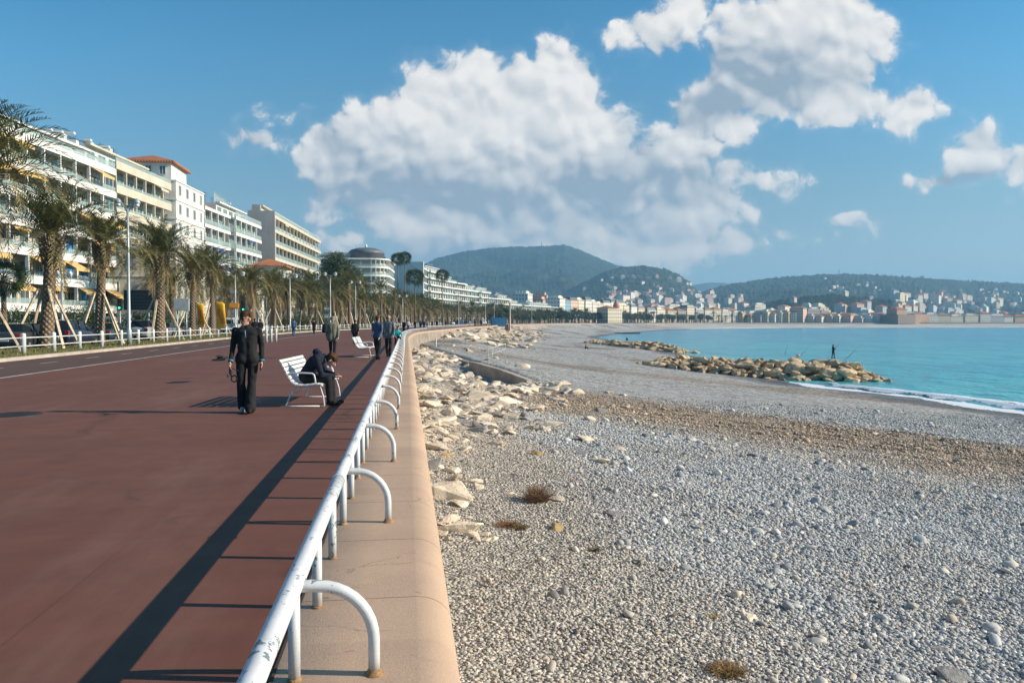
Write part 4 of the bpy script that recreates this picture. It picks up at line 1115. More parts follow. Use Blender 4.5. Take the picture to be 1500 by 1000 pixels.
pos = t.node('ShaderNodeTexCoord').outputs['Object']; n1 = t.noise(pos, .9, 5, .7); wv_ = t.m('SINE', t.m('MULTIPLY', t.m('ADD', t.sep(pos)[0], t.sep(pos)[1]), 16))
t.put(b.inputs['Base Color'], t.mix(t.step(n1, .3, .7), (.50, .18, .075), (.34, .13, .07))); b.inputs['Roughness'].default_value = .9
t.put(b.inputs['Normal'], t.bump(wv_, .6, .06))
slate_m = pmat('roof_zinc', (.13, .14, .15), .5, .15, .5)
blue_m = pmat('shutter_blue', (.03, .22, .52), .6, .15, 3); green_m = pmat('shutter_green', (.22, .38, .24), .6, .12); awn_y = pmat('awning_yellow', (.72, .46, .17), .8, .12, 2); awn_w = pmat('awning_sand', (.62, .55, .42), .8, .12, 2); awn_b = pmat('awning_blue', (.03, .10, .30), .8, .12, 2)
rail_g, t, b = new_mat('balcony_glass')
b.inputs['Base Color'].default_value = (.42, .52, .50, 1); b.inputs['Roughness'].default_value = .12; b.inputs['Alpha'].default_value = .45
metal_d = pmat('metal_dark', (.08, .08, .08), .5, .1)

_wcache = {}
def window_mesh(w_, h_, kind):
    k = (round(w_, 1), round(h_, 1), kind)
    if k in _wcache: return _wcache[k]
    w_, h_ = k[0], k[1]
    m1 = MB(); e = .07
    m1.box(-w_ / 2, w_ / 2, -.06, .03, 0, e); m1.box(-w_ / 2, w_ / 2, -.06, .03, h_ - e, h_)
    m1.box(-w_ / 2, -w_ / 2 + e, -.06, .03, e, h_ - e); m1.box(w_ / 2 - e, w_ / 2, -.06, .03, e, h_ - e)
    n = 2 if w_ < 2.2 else 3
    for i in range(1, n):
        x = -w_ / 2 + w_ * i / n; m1.box(x - .03, x + .03, -.055, .03, e, h_ - e)
    m2 = MB(); m2.box(-w_ / 2 + e, w_ / 2 - e, -.025, .0, e, h_ - e)
    _wcache[k] = (m1.mesh('window', frame_m), m2.mesh('pane', pane_g if kind else pane_m)); return _wcache[k]
def add_window(root, x, y, z, ang, w_, h_, kind=0):
    a, p = window_mesh(w_, h_, kind)
    o = link('window', a, root, loc=(x, y, z), rot=(0, 0, ang)); link('pane', p, o); return o
_bcache = {}
def boxmesh(name, w_, d_, h_, mat):
    k = (name, round(w_, 2), round(d_, 2), round(h_, 2), mat.name)
    if k not in _bcache: _bcache[k] = MB().box(-w_ / 2, w_ / 2, -d_ / 2, d_ / 2, 0, h_).mesh(name, mat)
    return _bcache[k]
def offset_path(P_, d):
    """polyline moved to its left by d"""
    out = []; n = len(P_)
    for i in range(n):
        t0 = (P_[i] - P_[i - 1]).normalized() if i else None; t1 = (P_[i + 1] - P_[i]).normalized() if i < n - 1 else None
        if t0 is None: t0 = t1
        if t1 is None: t1 = t0
        n0 = Vector((-t0.y, t0.x)); n1 = Vector((-t1.y, t1.x)); m_ = (n0 + n1).normalized(); c_ = max(.35, m_.dot(n0))
        out.append(P_[i] + m_ * (d / c_))
    return out
def extrude_poly(mb, P_, z0, z1, mi=0, top=True):
    n = len(P_); vs = [(p.x, p.y, z0) for p in P_] + [(p.x, p.y, z1) for p in P_]
    fs = [(i, (i + 1) % n, n + (i + 1) % n, n + i) for i in range(n)]
    if top: fs += [tuple(range(n, 2 * n)), tuple(reversed(range(n)))]
    mb.add(vs, fs, mi)
def band(mb, P_, d0, d1, z0, z1, mi=0):
    """strip following the path between two offsets"""
    a = offset_path(P_, d0); c_ = offset_path(P_, d1); n = len(P_)
    vs = [(p.x, p.y, z0) for p in a] + [(p.x, p.y, z0) for p in c_] + [(p.x, p.y, z1) for p in a] + [(p.x, p.y, z1) for p in c_]
    fs = []
    for i in range(n - 1):
        fs += [(i, i + 1, 2 * n + i + 1, 2 * n + i), (n + i + 1, n + i, 3 * n + i, 3 * n + i + 1), (2 * n + i, 2 * n + i + 1, 3 * n + i + 1, 3 * n + i), (i + 1, i, n + i, n + i + 1)]
    fs += [(0, 2 * n, 3 * n, n), (n - 1, 2 * n - 1, 4 * n - 1, 3 * n - 1)]
    mb.add(vs, fs, mi)
def walk(P_, step_, inset=.5):
    """points along a polyline, with their outward (right-hand) facing"""
    out = []
    for i in range(len(P_) - 1):
        d = P_[i + 1] - P_[i]; L_ = d.length
        if L_ < 1.2: continue
        n = max(1, int(round(L_ / step_))); d.normalize()
        for k in range(n):
            out.append((P_[i] + d * (L_ * (k + .5) / n), math.atan2(d.y, d.x), L_ / n))
    return out
def block(label, path, floors, fh, dep=14, rec=1.5, wall=W_white, inner=sof_m, bay=3.2, para=.55, glassrail=True, columns=True, awn=0.0, awn_m=None, shut=0.0, shut_m=None,
          wkind=.4, setback=2.2, roof='terrace', seed=1, first=None, winw=.72, name='apartment_block', hz=0.0, slabm=None, group=None, cat='apartment block'):
    rnd = random.Random(seed); P_ = [Vector(p) for p in path]; o0 = P_[0].copy(); P_ = [p - o0 for p in P_]
    root = empty(name, (o0.x, o0.y, hz), 0, label, cat, group)
    slabm = slabm or slab_m
    H_ = floors * fh; inner_p = offset_path(P_, rec) if rec > 0 else [p.copy() for p in P_]
    tail = (P_[-1] - P_[-2]).normalized(); nl = Vector((-tail.y, tail.x)); headd = (P_[1] - P_[0]).normalized(); nh = Vector((-headd.y, headd.x))
    poly = inner_p + [inner_p[-1] + nl * dep, inner_p[0] + nh * (dep if len(P_) == 2 else .5)]
    if len(P_) > 2: poly = inner_p + [inner_p[-1] + nl * dep, inner_p[0] + nl * (0.01)] if False else inner_p + [inner_p[-1] + nl * dep, inner_p[0] + tail * max(6, (P_[-1] - P_[0]).dot(tail) - 2)]
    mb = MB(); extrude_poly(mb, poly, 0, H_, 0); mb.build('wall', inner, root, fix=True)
    for k in range(1, floors + 1):
        if rec > 0:
            mb = MB(); band(mb, P_, 0, rec - .003, k * fh - .22, k * fh)
            if k < floors or roof != 'flat': band(mb, P_, -.02, .12, k * fh - .30, k * fh + para)
            else: band(mb, P_, -.25, .12, k * fh - .30, k * fh + .25)
            bo = mb.build('balcony', slabm, root)
            if glassrail and k < floors:
                mb = MB(); band(mb, P_, .03, .05, k * fh + para, k * fh + 1.05); mb.build('glass_railing', rail_g, bo)
        else:
            mb = MB(); band(mb, P_, -.12, -.002, k * fh - .15, k * fh + .03); mb.build('string_course', slabm, root)
    ws = walk(inner_p, bay); wcount = 0; cols_ = walk(P_, bay)
    for k in range(floors):
        for (q, an, bl) in ws:
            if wcount >= 98: break
            wcount += 1
            h_ = fh * .72 if rec > 0 else fh * .55; z = k * fh + (.05 if rec > 0 else fh * .25); w_ = bl * winw * rnd.choice((1, 1, .82))
            nrm = Vector((math.sin(an), -math.cos(an)))
            if shut > 0 and rnd.random() < shut:
                sw = min(1.0, w_ * .45); sh_ = h_
                for s_ in (-1, 1):
                    if rnd.random() < .75:
                        c_ = q + Vector((math.cos(an), math.sin(an))) * (s_ * (w_ / 2 - sw / 2)) + nrm * .10
                        link('shutter', boxmesh('shutter', sw, .05, sh_, shut_m), root, loc=(c_.x, c_.y, z), rot=(0, 0, an))
            add_window(root, q.x, q.y, z, an, w_, h_, 1 if rnd.random() < wkind else 0)
        if awn > 0 and k > 0:
            for (q, an, bl) in cols_:
                if rnd.random() < awn:
                    nrm = Vector((math.sin(an), -math.cos(an), 0)); tx = Vector((math.cos(an), math.sin(an), 0)); w_ = bl * .9; zt = (k + 1) * fh - .33
                    p = Vector((q.x, q.y, 0)); ln = rnd.choice((.5, .9, 1.5)); dz = ln * .55
                    mb = MB(); a, c_ = p - tx * w_ / 2 - nrm * .05, p + tx * w_ / 2 - nrm * .05
                    mb.add([a + Vector((0, 0, zt)), c_ + Vector((0, 0, zt)), c_ + nrm * ln + Vector((0, 0, zt - dz)), a + nrm * ln + Vector((0, 0, zt - dz)),
                            a + nrm * ln + Vector((0, 0, zt - dz - .28)), c_ + nrm * ln + Vector((0, 0, zt - dz - .28))], [(0, 1, 2, 3), (3, 2, 5, 4)])
                    mb.build('awning', awn_m, root)
    if columns and rec > 0:
        for (q, an, bl) in cols_:
            e = q - Vector((math.cos(an), math.sin(an))) * (bl / 2 - .12) + Vector((-math.sin(an), math.cos(an))) * .22
            link('column', boxmesh('column', .2, .34, H_ - .31, slabm), root, loc=(e.x, e.y, 0), rot=(0, 0, an))
    # planting on balconies and terrace edge
    if rec > 0 and P_[0] is not None and (P_[-1] - P_[0]).length < 60 and o0.y < 330:
        for j in range(9):
            q, an, bl = rnd.choice(cols_); kk = rnd.randint(1, floors); nrm = Vector((math.sin(an), -math.cos(an)))
            c_ = q - nrm * .35; link('balcony_plant', leaf_cloud('balcony_plant', [(0, 0, .35, bl * .3, .25, .4)], 260, .07, seed * 20 + j), root, loc=(c_.x, c_.y, kk * fh + para - .1), rot=(0, 0, an))
    # roof
    if roof in ('terrace', 'both'):
        sp2 = offset_path(inner_p, setback); pw = sp2 + [sp2[-1] + nl * (dep - setback - 1), sp2[0] + tail * max(5, (P_[-1] - P_[0]).dot(tail) - 4)] if len(P_) > 2 else sp2 + [sp2[-1] + nl * (dep - setback - 1), sp2[0] + nh * (dep - setback - 1)]
        mb = MB(); extrude_poly(mb, pw, H_, H_ + 2.6); ph = mb.build('penthouse', wall, root, fix=True)
        mb = MB(); band(mb, sp2, -.7, .2, H_ + 2.6, H_ + 2.85); mb.build('penthouse_eave', slabm, ph)
        mb = MB(); band(mb, P_, .03, .05, H_ + para, H_ + 1.15); mb.build('glass_railing', rail_g, root)
        for (q, an, bl) in walk(sp2, bay):
            if wcount < 99: add_window(root, q.x, q.y, H_ + .1, an, bl * .7, 2.0, 1); wcount += 1
    if roof != 'none':
        for j in range(5):
            q = inner_p[0].lerp(inner_p[-1], rnd.uniform(.1, .9)) + nl * rnd.uniform(3.2, 6); zt = H_ + (2.6 if roof in ('terrace', 'both') else .1)
            if j < 3:
                mb = MB(); w_ = rnd.uniform(.4, 1.1); mb.box(q.x - w_, q.x + w_, q.y - .4, q.y + .4, zt, zt + rnd.uniform(.9, 1.7)); mb.box(q.x - w_ * .7, q.x + w_ * .7, q.y - .3, q.y + .3, zt + 1.7, zt + 1.95); mb.build('chimney', wall, root)
            else:
                mb = MB(); mb.tube([(q.x, q.y, zt), (q.x, q.y, zt + 2.4)], .04, 5)
                for z in (1.5, 1.8, 2.1): mb.tube([(q.x - .5, q.y, zt + z), (q.x + .5, q.y, zt + z)], .02, 4)
                mb.build('aerial', metal_d, root)
    return root, H_
def fx(Y): return -38 + .106 * (Y - 80)

# 0: block at the left edge
block('white apartment block with stacked balconies cut off by the left edge', [(-47.5, 52), (fx(52) - .2, 52), (fx(78) - .6, 77.5)], 7, 2.95, dep=15, rec=1.7, bay=3.4, para=.75, seed=3, wkind=.7, columns=True)
# 1: blue shutters and yellow awnings, rounded corner
P1 = [(-46, 81.0), (-40.2, 81.0), (-38.7, 81.5), (-38.0, 82.9), (fx(104), 104)]
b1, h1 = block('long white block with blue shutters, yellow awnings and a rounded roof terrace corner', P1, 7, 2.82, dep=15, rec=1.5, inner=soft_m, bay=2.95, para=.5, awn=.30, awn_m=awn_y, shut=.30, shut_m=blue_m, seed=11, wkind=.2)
mb = MB()
for x_ in (0, 3): mb.tube([(x_ - 1.6, 11, h1 + 2.5), (x_ - 1.6, 11, h1 + 4.3)], .05, 5)
mb.box(-2.0, 2.0, 10.2, 12.2, h1 + 4.3, h1 + 4.4); mb.build('roof_pergola', metal_d, b1)
# 2: cream balconies
block('cream block with long shaded balconies between the awning block and the tile roofed tower', [(fx(104.2), 104.2), (fx(121), 121)], 7, 2.95, dep=14, rec=1.6, inner=soft_m, slabm=W_cream, bay=2.8, para=.7, seed=21, columns=True, wkind=.35, awn=.12, awn_m=awn_w)
# 3: tower with hipped tile roof
b3, h3 = block('narrow pale tower with an orange hipped tile roof', [(fx(121.4) - 4, 121.4), (fx(121.4) + .5, 121.4), (fx(134), 134)], 8, 2.75, dep=9, rec=0, inner=W_white, bay=3.6, seed=5, roof='none', winw=.32, columns=False)
def hip(root, x0, x1, y0, y1, z, h, mat=tile_m, name='roof', ov=.6):
    x0 -= ov; x1 += ov; y0 -= ov; y1 += ov; w_ = min(x1 - x0, y1 - y0) / 2; cx, cy = (x0 + x1) / 2, (y0 + y1) / 2
    if x1 - x0 > y1 - y0: r0, r1 = (x0 + w_, cy), (x1 - w_, cy)
    else: r0, r1 = (cx, y0 + w_), (cx, y1 - w_)
    mb = MB()
    vs = [(x0, y0, z), (x1, y0, z), (x1, y1, z), (x0, y1, z), (r0[0], r0[1], z + h), (r1[0], r1[1], z + h), (x0, y0, z - .25), (x1, y0, z - .25), (x1, y1, z - .25), (x0, y1, z - .25)]
    if x1 - x0 > y1 - y0: fs = [(0, 1, 5, 4), (1, 2, 5), (2, 3, 4, 5), (3, 0, 4)]
    else: fs = [(0, 1, 4), (1, 2, 5, 4), (2, 3, 5), (3, 0, 4, 5)]
    fs += [(6, 7, 1, 0), (7, 8, 2, 1), (8, 9, 3, 2), (9, 6, 0, 3), (9, 8, 7, 6)]
    mb.add(vs, fs); return mb.build(name, mat, root)
mb = MB(); mb.box(-3.4, 3.6, 1.0, 9.0, h3, h3 + 2.6); lw = mb.build('attic', W_white, b3); hip(lw, -3.4, 3.6, 1.0, 9.0, h3 + 2.85, 1.5)
for x_ in (-1.8, .4, 2.4): add_window(b3, x_, .95, h3 + .9, 0, .9, 1.3)
# 4a / 4b
b4, h4 = block('cream block with blue awnings and a strip of orange tiles beside the tower', [(fx(134.4), 134.4), (fx(147), 147)], 7, 2.85, dep=12, rec=1.2, inner=W_pink, bay=3.1, para=.2, awn=.25, awn_m=awn_b, seed=8, roof='none', wkind=.3)
hip(b4, -11, -.6, .2, 12, h4 + .45, 2.0)
mb = MB(); mb.box(-7, -5.2, 9.5, 11.5, h4 + 1, h4 + 4.2); mb.build('chimney', W_pink, b4)
b4b, h4b = block('pale green and white block with a glass screened roof terrace', [(fx(147.4) + .8, 147.4), (fx(163) + .8, 163)], 7, 2.85, dep=13, rec=1.3, bay=3.1, para=.25, shut=.3, shut_m=green_m, seed=9, roof='terrace', wkind=.8, awn=.15, awn_m=awn_b)
mb = MB()
for k in range(7):
    mb.tube([(-4 + .12 * k, 1 + k * 1.6, h4b + 2.6), (-4 + .12 * k, 1 + k * 1.6, h4b + 4.6)], .06, 5)
mb.tube([(-4, 1, h4b + 4.6), (-3.3, 10.6, h4b + 4.6)], .06, 5); mb.box(-4.0, -3.96, 1, 10.6, h4b + 2.9, h4b + 4.5); mb.build('roof_screen', rail_g, b4b)
# 5: grey gable and cream balconies
b5, h5 = block('cream balconied block showing a grey blank gable towards the beach walk', [(-31.5, 168), (-26.6, 168), (-23.0, 221)], 8, 2.85, dep=14, rec=1.6, inner=soft_m, slabm=W_cream, bay=3.9, para=.35, seed=15, awn=.12, awn_m=awn_w, wkind=.6, columns=True, roof='terrace')
mb = MB(); mb.box(-.4, 4.9, -.25, 1.5, 0, h5 + 1.2); mb.box(.4, 2.0, .0, 1.4, h5 + 1.2, h5 + 2.4); mb.build('gable_wall', W_grey, b5)
# orange roofed house in front
rt, hh = block('low house with a bright orange tiled roof in front of the grey gable', [(-28.4, 152), (-23.2, 152), (-22.4, 161)], 4, 2.9, dep=10, rec=0, inner=W_cream, bay=3.2, seed=4, roof='none', winw=.35, columns=False, name='house', cat='house')
hip(rt, .3, 5.8, .2, 8.6, hh + .25, 1.5)
# ornate white villa behind the crossing
vl, hv = block('ornate cream villa with tall arched shutters behind the walking man', [(-36.5, 104), (-28.5, 104), (-27.5, 117)], 3, 3.6, dep=10, rec=0, inner=W_cream, bay=2.1, seed=31, roof='none', winw=.42, shut=.6, shut_m=W_grey, columns=False, name='villa', cat='villa')
mb = MB()
for k in range(14): mb.lathe([(.12, hv), (.08, hv + .3), (.14, hv + .6), (.12, hv + .8)], 8, (.3 + k * .6, .1))
mb.box(0, 8.4, 0, .3, hv + .8, hv + .95); mb.build('balustrade', slab_m, vl)
# 6: round cornered block with dark dome
cx6, cy6, r6 = -12.6, 293.5, 6.5
P6 = [(-30.5, 287)] + [(cx6 + r6 * math.cos(a), cy6 + r6 * math.sin(a)) for a in [R(-90 + 15 * i) for i in range(7)]] + [(-4.7, 318)]
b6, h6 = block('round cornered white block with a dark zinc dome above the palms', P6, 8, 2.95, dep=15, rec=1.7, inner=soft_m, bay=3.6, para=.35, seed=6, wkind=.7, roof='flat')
mb = MB(); mb.lathe([(6.6, h6), (6.6, h6 + 2.2), (6.9, h6 + 2.35), (5.6, h6 + 3.6), (3.4, h6 + 4.3), (.1, h6 + 4.6)], 20, (cx6 - P6[0][0] - 2.0, cy6 - P6[0][1] + 1.4)); mb.build('dome', slate_m, b6)
mb = MB(); mb.box(1, 11, 4, 16, h6, h6 + 2.4); mb.build('penthouse', W_grey, b6)
mb = MB(); mb.lathe([(.25, h6 + 4.5), (.5, h6 + 5.0), (.1, h6 + 5.9)], 8, (cx6 - P6[0][0] - 2.0, cy6 - P6[0][1] + 1.4)); mb.build('finial', slab_m, b6)
# infill behind the palms, lower blocks
block('low white annexe with plain windows behind the first slender lamp', [(-33.6, 136), (-24.8, 136), (-24.2, 146)], 3, 3.1, dep=9, rec=0, inner=W_white, bay=2.6, seed=33, roof='none', winw=.4, columns=False, name='annexe', cat='building')
# 7: the long terrace of blocks along the bend
s = s_of_y(330); k = 0
terr_w = [W_white, W_cream, W_white, W_pink, W_white, W_cream, W_grey, W_yell, W_white, W_cream, W_white, W_pink]
k7 = 0
desc = ['white', 'cream', 'bright white', 'pinkish', 'pale', 'sandy cream', 'grey', 'ochre', 'white', 'cream', 'white', 'pink']
while k7 < 13:
    L_ = random.uniform(17, 24); a = off(s, -39 - (0 if k7 else -3.5)); b_ = off(s + L_, -39); dn_ = off(s, -50)
    fl = [8, 8, 7, 7, 6, 6, 5, 5, 4, 4, 4, 4, 4][k7]
    if k7 == 0: pth = [(dn_.x - 4, dn_.y), (a.x, a.y), (b_.x, b_.y)]
    else: pth = [(a.x, a.y), (b_.x, b_.y)]
    br, bh = block(('white block with a tall blank bluish gable rising above the far palms' if k7 == 0 else '%s apartment block, number %s along the receding terrace past the gable' % (desc[k7 % 12], ['zero', 'two', 'three', 'four', 'five', 'six', 'seven', 'eight', 'nine', 'ten', 'eleven', 'twelve', 'thirteen'][k7])),
          pth, fl, 3.0, dep=13, rec=1.2, inner=terr_w[k7 % 12], bay=4.0, para=.35, seed=50 + k7, wkind=.4, columns=(k7 % 2 == 0), roof=('terrace' if k7 % 3 else 'flat'), glassrail=False, group='blocks of the receding terrace')
    if k7 == 0:
        mb = MB(); g0 = Vector(pth[0]); g1 = Vector(pth[1]); dd = (g1 - g0).normalized(); nn_ = Vector((dd.y, -dd.x))
        vs = [Vector((0, 0)) + nn_ * .3, g1 - g0 + nn_ * .3 + dd * .25, g1 - g0 - nn_ * .9 + dd * .25, -nn_ * .9]
        extrude_poly(mb, vs, 0, bh + 2.6); mb.build('gable_wall', W_white, br, fix=True)
    s += L_ + (0.4 if k7 % 4 else 5); k7 += 1
S_TERR = s

# ------------------------------------------------------------------ far buildings round the bay
def far_wall(name, col):
    m, t, b = new_mat(name)
    tc_ = t.node('ShaderNodeTexCoord'); pos = t.sep(tc_.outputs['Object']); nr = t.sep(tc_.outputs['Normal'])
    side = t.m('GREATER_THAN', t.m('ABSOLUTE', nr[0]), .6); uu = t.fmix(side, pos[0], pos[1])
    fu = t.m('ABSOLUTE', t.m('SUBTRACT', t.m('FRACT', t.m('DIVIDE', uu, 2.6)), .5)); fv = t.m('ABSOLUTE', t.m('SUBTRACT', t.m('FRACT', t.m('DIVIDE', pos[2], 2.95)), .52))
    win = t.m('MULTIPLY', t.m('LESS_THAN', fu, .22), t.m('LESS_THAN', fv, .28)); win = t.m('MULTIPLY', win, t.m('LESS_THAN', t.m('ABSOLUTE', nr[2]), .5))
    slab = t.m('MULTIPLY', t.m('GREATER_THAN', fv, .44), .8)
    r = t.node('ShaderNodeObjectInfo').outputs['Random']
    c = t.mix(1.0, col, t.mix(r, (.82, .80, .76), (1.1, 1.08, 1.05)), 'MULTIPLY'); c = t.mix(slab, c, tuple(min(.75, q * 1.15) for q in col))
    c = t.mix(t.m('MULTIPLY', win, .7), c, (.12, .13, .14))
    t.put(b.inputs['Base Color'], c); b.inputs['Roughness'].default_value = .85
    return m
FW = [far_wall('far_wall_white', (.82, .77, .68)), far_wall('far_wall_cream', (.78, .68, .52)), far_wall('far_wall_pink', (.68, .47, .37)), far_wall('far_wall_ochre', (.70, .52, .30)), far_wall('far_wall_grey', (.50, .49, .48)), far_wall('far_wall_blue', (.22, .42, .55))]
def far_block(loc, rz, w_, d_, h_, wm_, roof, label, group, name='building', cat='building'):
    root = empty(name, loc, rz, label, cat, group)
    mb = MB().box(-w_ / 2, w_ / 2, 0, d_, -3, h_); mb.box(-w_ / 2 - .3, w_ / 2 + .3, -.4, d_, h_ - .2, h_ + .35); mb.build('wall', wm_, root)
    if roof == 'hip': hip(root, -w_ / 2, w_ / 2, 0, d_, h_ + .62, min(w_, d_) * .22)
    elif roof == 'mansard':
        mb = MB(); mb.add([(-w_ / 2, 0, h_ + .36), (w_ / 2, 0, h_ + .36), (w_ / 2, d_, h_ + .36), (-w_ / 2, d_, h_ + .36), (-w_ / 2 + 1, 1.2, h_ + 3), (w_ / 2 - 1, 1.2, h_ + 3), (w_ / 2 - 1, d_ - 1, h_ + 3), (-w_ / 2 + 1, d_ - 1, h_ + 3)],
                          [(0, 1, 5, 4), (1, 2, 6, 5), (2, 3, 7, 6), (3, 0, 4, 7), (4, 5, 6, 7)]); mb.build('roof', slate_m, root)
    else:
        mb = MB(); mb.box(-w_ * .3, w_ * .25, 2, d_ - 1, h_ + .34, h_ + 2.6); mb.box(w_ * .3, w_ * .38, 1.5, 2.5, h_ + .34, h_ + 2.0); mb.build('roof', wm_, root)
    return root
rnd = random.Random(99)
cols_n = ['white', 'cream', 'pink', 'ochre', 'grey', 'blue']
s = S_TERR + 4; k = 0
targets = [(760, 440), (800, 440), (812, 437), (840, 440), (880, 443), (903, 440), (925, 448), (960, 454), (1000, 455), (1010, 452), (1055, 453), (1060, 455), (1100, 457), (1160, 458), (1180, 452), (1240, 460), (1300, 461), (1600, 462)]
tx_ = [q[0] for q in targets]; ty_ = [q[1] for q in targets]
while s < EDGE_S[-1] - 30 and k < 60:
    w_ = rnd.uniform(11, 20); q = off(s + w_ / 2, -42); p_, nn_, an_ = edge_at(s + w_ / 2)
    px = 750 + F * (q.x * rt_.x + q.y * rt_.y) / (q.x * fh_.x + q.y * fh_.y)
    ztop = at(px, np.interp(px, tx_, ty_) + rnd.uniform(-2, 3), q.y).z
    h_ = min(30, max(7, ztop)); ci = rnd.choices(range(5), (4, 4, 1.2, 1.2, 1))[0]; roof = rnd.choice(('flat', 'flat', 'hip', 'mansard'))
    if px > 832 and 'blue_done' not in globals(): ci = 5; blue_done = True
    far_block((q.x, q.y, 0), an_ - math.pi / 2 + math.pi, w_, 12, h_, FW[ci], roof, 'distant seafront block in the pale row facing the bay', 'pale seafront blocks round the bay')
    if k % 1 == 0:
        q2 = off(s + w_ / 2 + rnd.uniform(-4, 4), -66 - rnd.uniform(0, 30)); far_block((q2.x, q2.y, 0), an_ + math.pi / 2 + rnd.uniform(-.2, .2), rnd.uniform(9, 20), 12, h_ * rnd.uniform(.95, 1.3), FW[rnd.choice((0, 0, 1, 1, 2, 4))], rnd.choice(('flat', 'hip', 'flat')), 'roof of a paler block showing behind the seafront row', 'blocks behind the seafront row')
    s += w_ + rnd.choice((.3, .3, 3)); k += 1
# pink domed hotel in the middle of the bay
g = at(901, 470, 640); root = empty('domed_hotel', (g.x, 640, 0), .6, 'distant hotel with a small pink pointed dome', 'hotel')
MB().box(-9, 9, 0, 12, 0, 12).build('wall', FW[1], root); MB().lathe([(2.6, 12), (2.8, 14), (2.3, 16), (1.2, 17.6), (.2, 20)], 14, (5, 3)).build('dome', pmat('dome_pink', (.55, .28, .22), .8), root)
hip(root, -9, 2, 0, 12, 12.3, 2.0, tile_m)
# old town strip beyond the water
strip_ = [(1085, 1095, 459), (1096, 1108, 462), (1112, 1120, 461), (1122, 1131, 457), (1132, 1142, 460), (1143, 1150, 458), (1152, 1162, 457), (1163, 1172, 458), (1172, 1186, 452), (1188, 1198, 463), (1199, 1213, 464), (1216, 1224, 463), (1225, 1239, 463), (1241, 1256, 462), (1258, 1272, 466), (1273, 1283, 463), (1284, 1297, 461)]
for i, (x0, x1, yt) in enumerate(strip_):
    Y = 880; a, c_ = at(x0, 470, Y), at(x1, 470, Y)
    ci = (3, 0, 4, 1, 0, 1, 3, 0, 2, 4, 1, 2, 1, 2, 4, 0, 4)[i]
    far_block(((a.x + c_.x) / 2, Y, -1), .75, (c_.x - a.x), 16, at(x0, yt, Y).z + 1, FW[ci], 'hip' if i % 3 == 1 or i == 8 else 'flat', 'small distant %s old town building by the far quay' % cols_n[ci], 'old town buildings by the far quay')
# harbour fort and quay at the right
g = at(1345, 470, 870); root = empty('harbour_fort', (g.x, 870, -2), .35, 'long low orange brown stone fort beside the harbour', 'fort')
fw_m = wmat('fort_stone', (.46, .29, .19), .05)
MB().box(-36, -5, 0, 24, 0, 11).build('wall', wmat('fort_stone_dark', (.25, .19, .15), .05), root); MB().box(-5, 24, 2, 20, 0, 11.5).build('wall', fw_m, root)
MB().box(-30, -12, 6, 20, 11, 17).build('upper_storey', fw_m, root); hip(root, -30, -12, 6, 20, 17.3, 3)
for x0, x1, yt, Y in ((1100, 1560, 477, 835),):
    a, c_ = at(x0, 470, Y), at(x1, 470, Y + 10)
    o = MB().box(a.x, c_.x, Y, Y + 5, -6, at(x0, yt, Y).z).build('quay_wall', far_m); tag(o, 'long pale far quay wall along the waterline', 'wall')

# ------------------------------------------------------------------ houses on the hillsides
from mathutils.bvhtree import BVHTree
def bvh_of(name):
    me = bpy.data.objects[name].data; return BVHTree.FromPolygons([v.co[:] for v in me.vertices], [p.vertices[:] for p in me.polygons])
hb_ = {n: bvh_of(n) for n in ('mountain', 'villa_hill', 'long_ridge', 'castle_hill')}
def hit(px, py, names):
    o = Vector((0, 0, CAMZ)); d = ray(px, py).normalized(); best = None
    for n_ in names:
        r = hb_[n_].ray_cast(o, d)
        if r[0] is not None and (best is None or r[3] < best[1]): best = (r[0], r[3], n_)
    return best
hs_w = [pmat('villa_white', (.80, .76, .70), .85, inst=.15), pmat('villa_pink', (.70, .52, .42), .85, inst=.15), pmat('villa_cream', (.72, .64, .50), .85, inst=.15)]
hroot = []
for v in range(3):
    w_, d_, h_ = ((12, 9, 6), (9, 9, 8), (14, 9, 8.5))[v]
    wall = MB().box(-w_ / 2, w_ / 2, -d_ / 2, d_ / 2, -6, h_).mesh('wall', hs_w[v])
    mb = MB(); mb.add([(-w_ / 2 - .5, -d_ / 2 - .5, h_), (w_ / 2 + .5, -d_ / 2 - .5, h_), (w_ / 2 + .5, d_ / 2 + .5, h_), (-w_ / 2 - .5, d_ / 2 + .5, h_), (-w_ / 4, 0, h_ + 2.5), (w_ / 4, 0, h_ + 2.5)], [(0, 1, 5, 4), (1, 2, 5), (2, 3, 4, 5), (3, 0, 4)])
    hroot.append((wall, mb.mesh('roof', tile_m if v < 2 else hs_w[0])))
def house(px, py, names, sc=1.0, group='villas scattered over the hillsides', lab='pale villa among the trees on the distant hillside'):
    h = hit(px, py, names)
    if h is None: return False
    v = rnd.choice((0, 0, 1, 1, 2)); root = empty('hillside_house', tuple(h[0]), rnd.uniform(-.6, .6), lab, 'house', group); root.scale = (sc,) * 3
    link('wall', hroot[v][0], root); link('roof', hroot[v][1], root); return True
nh_ = 0
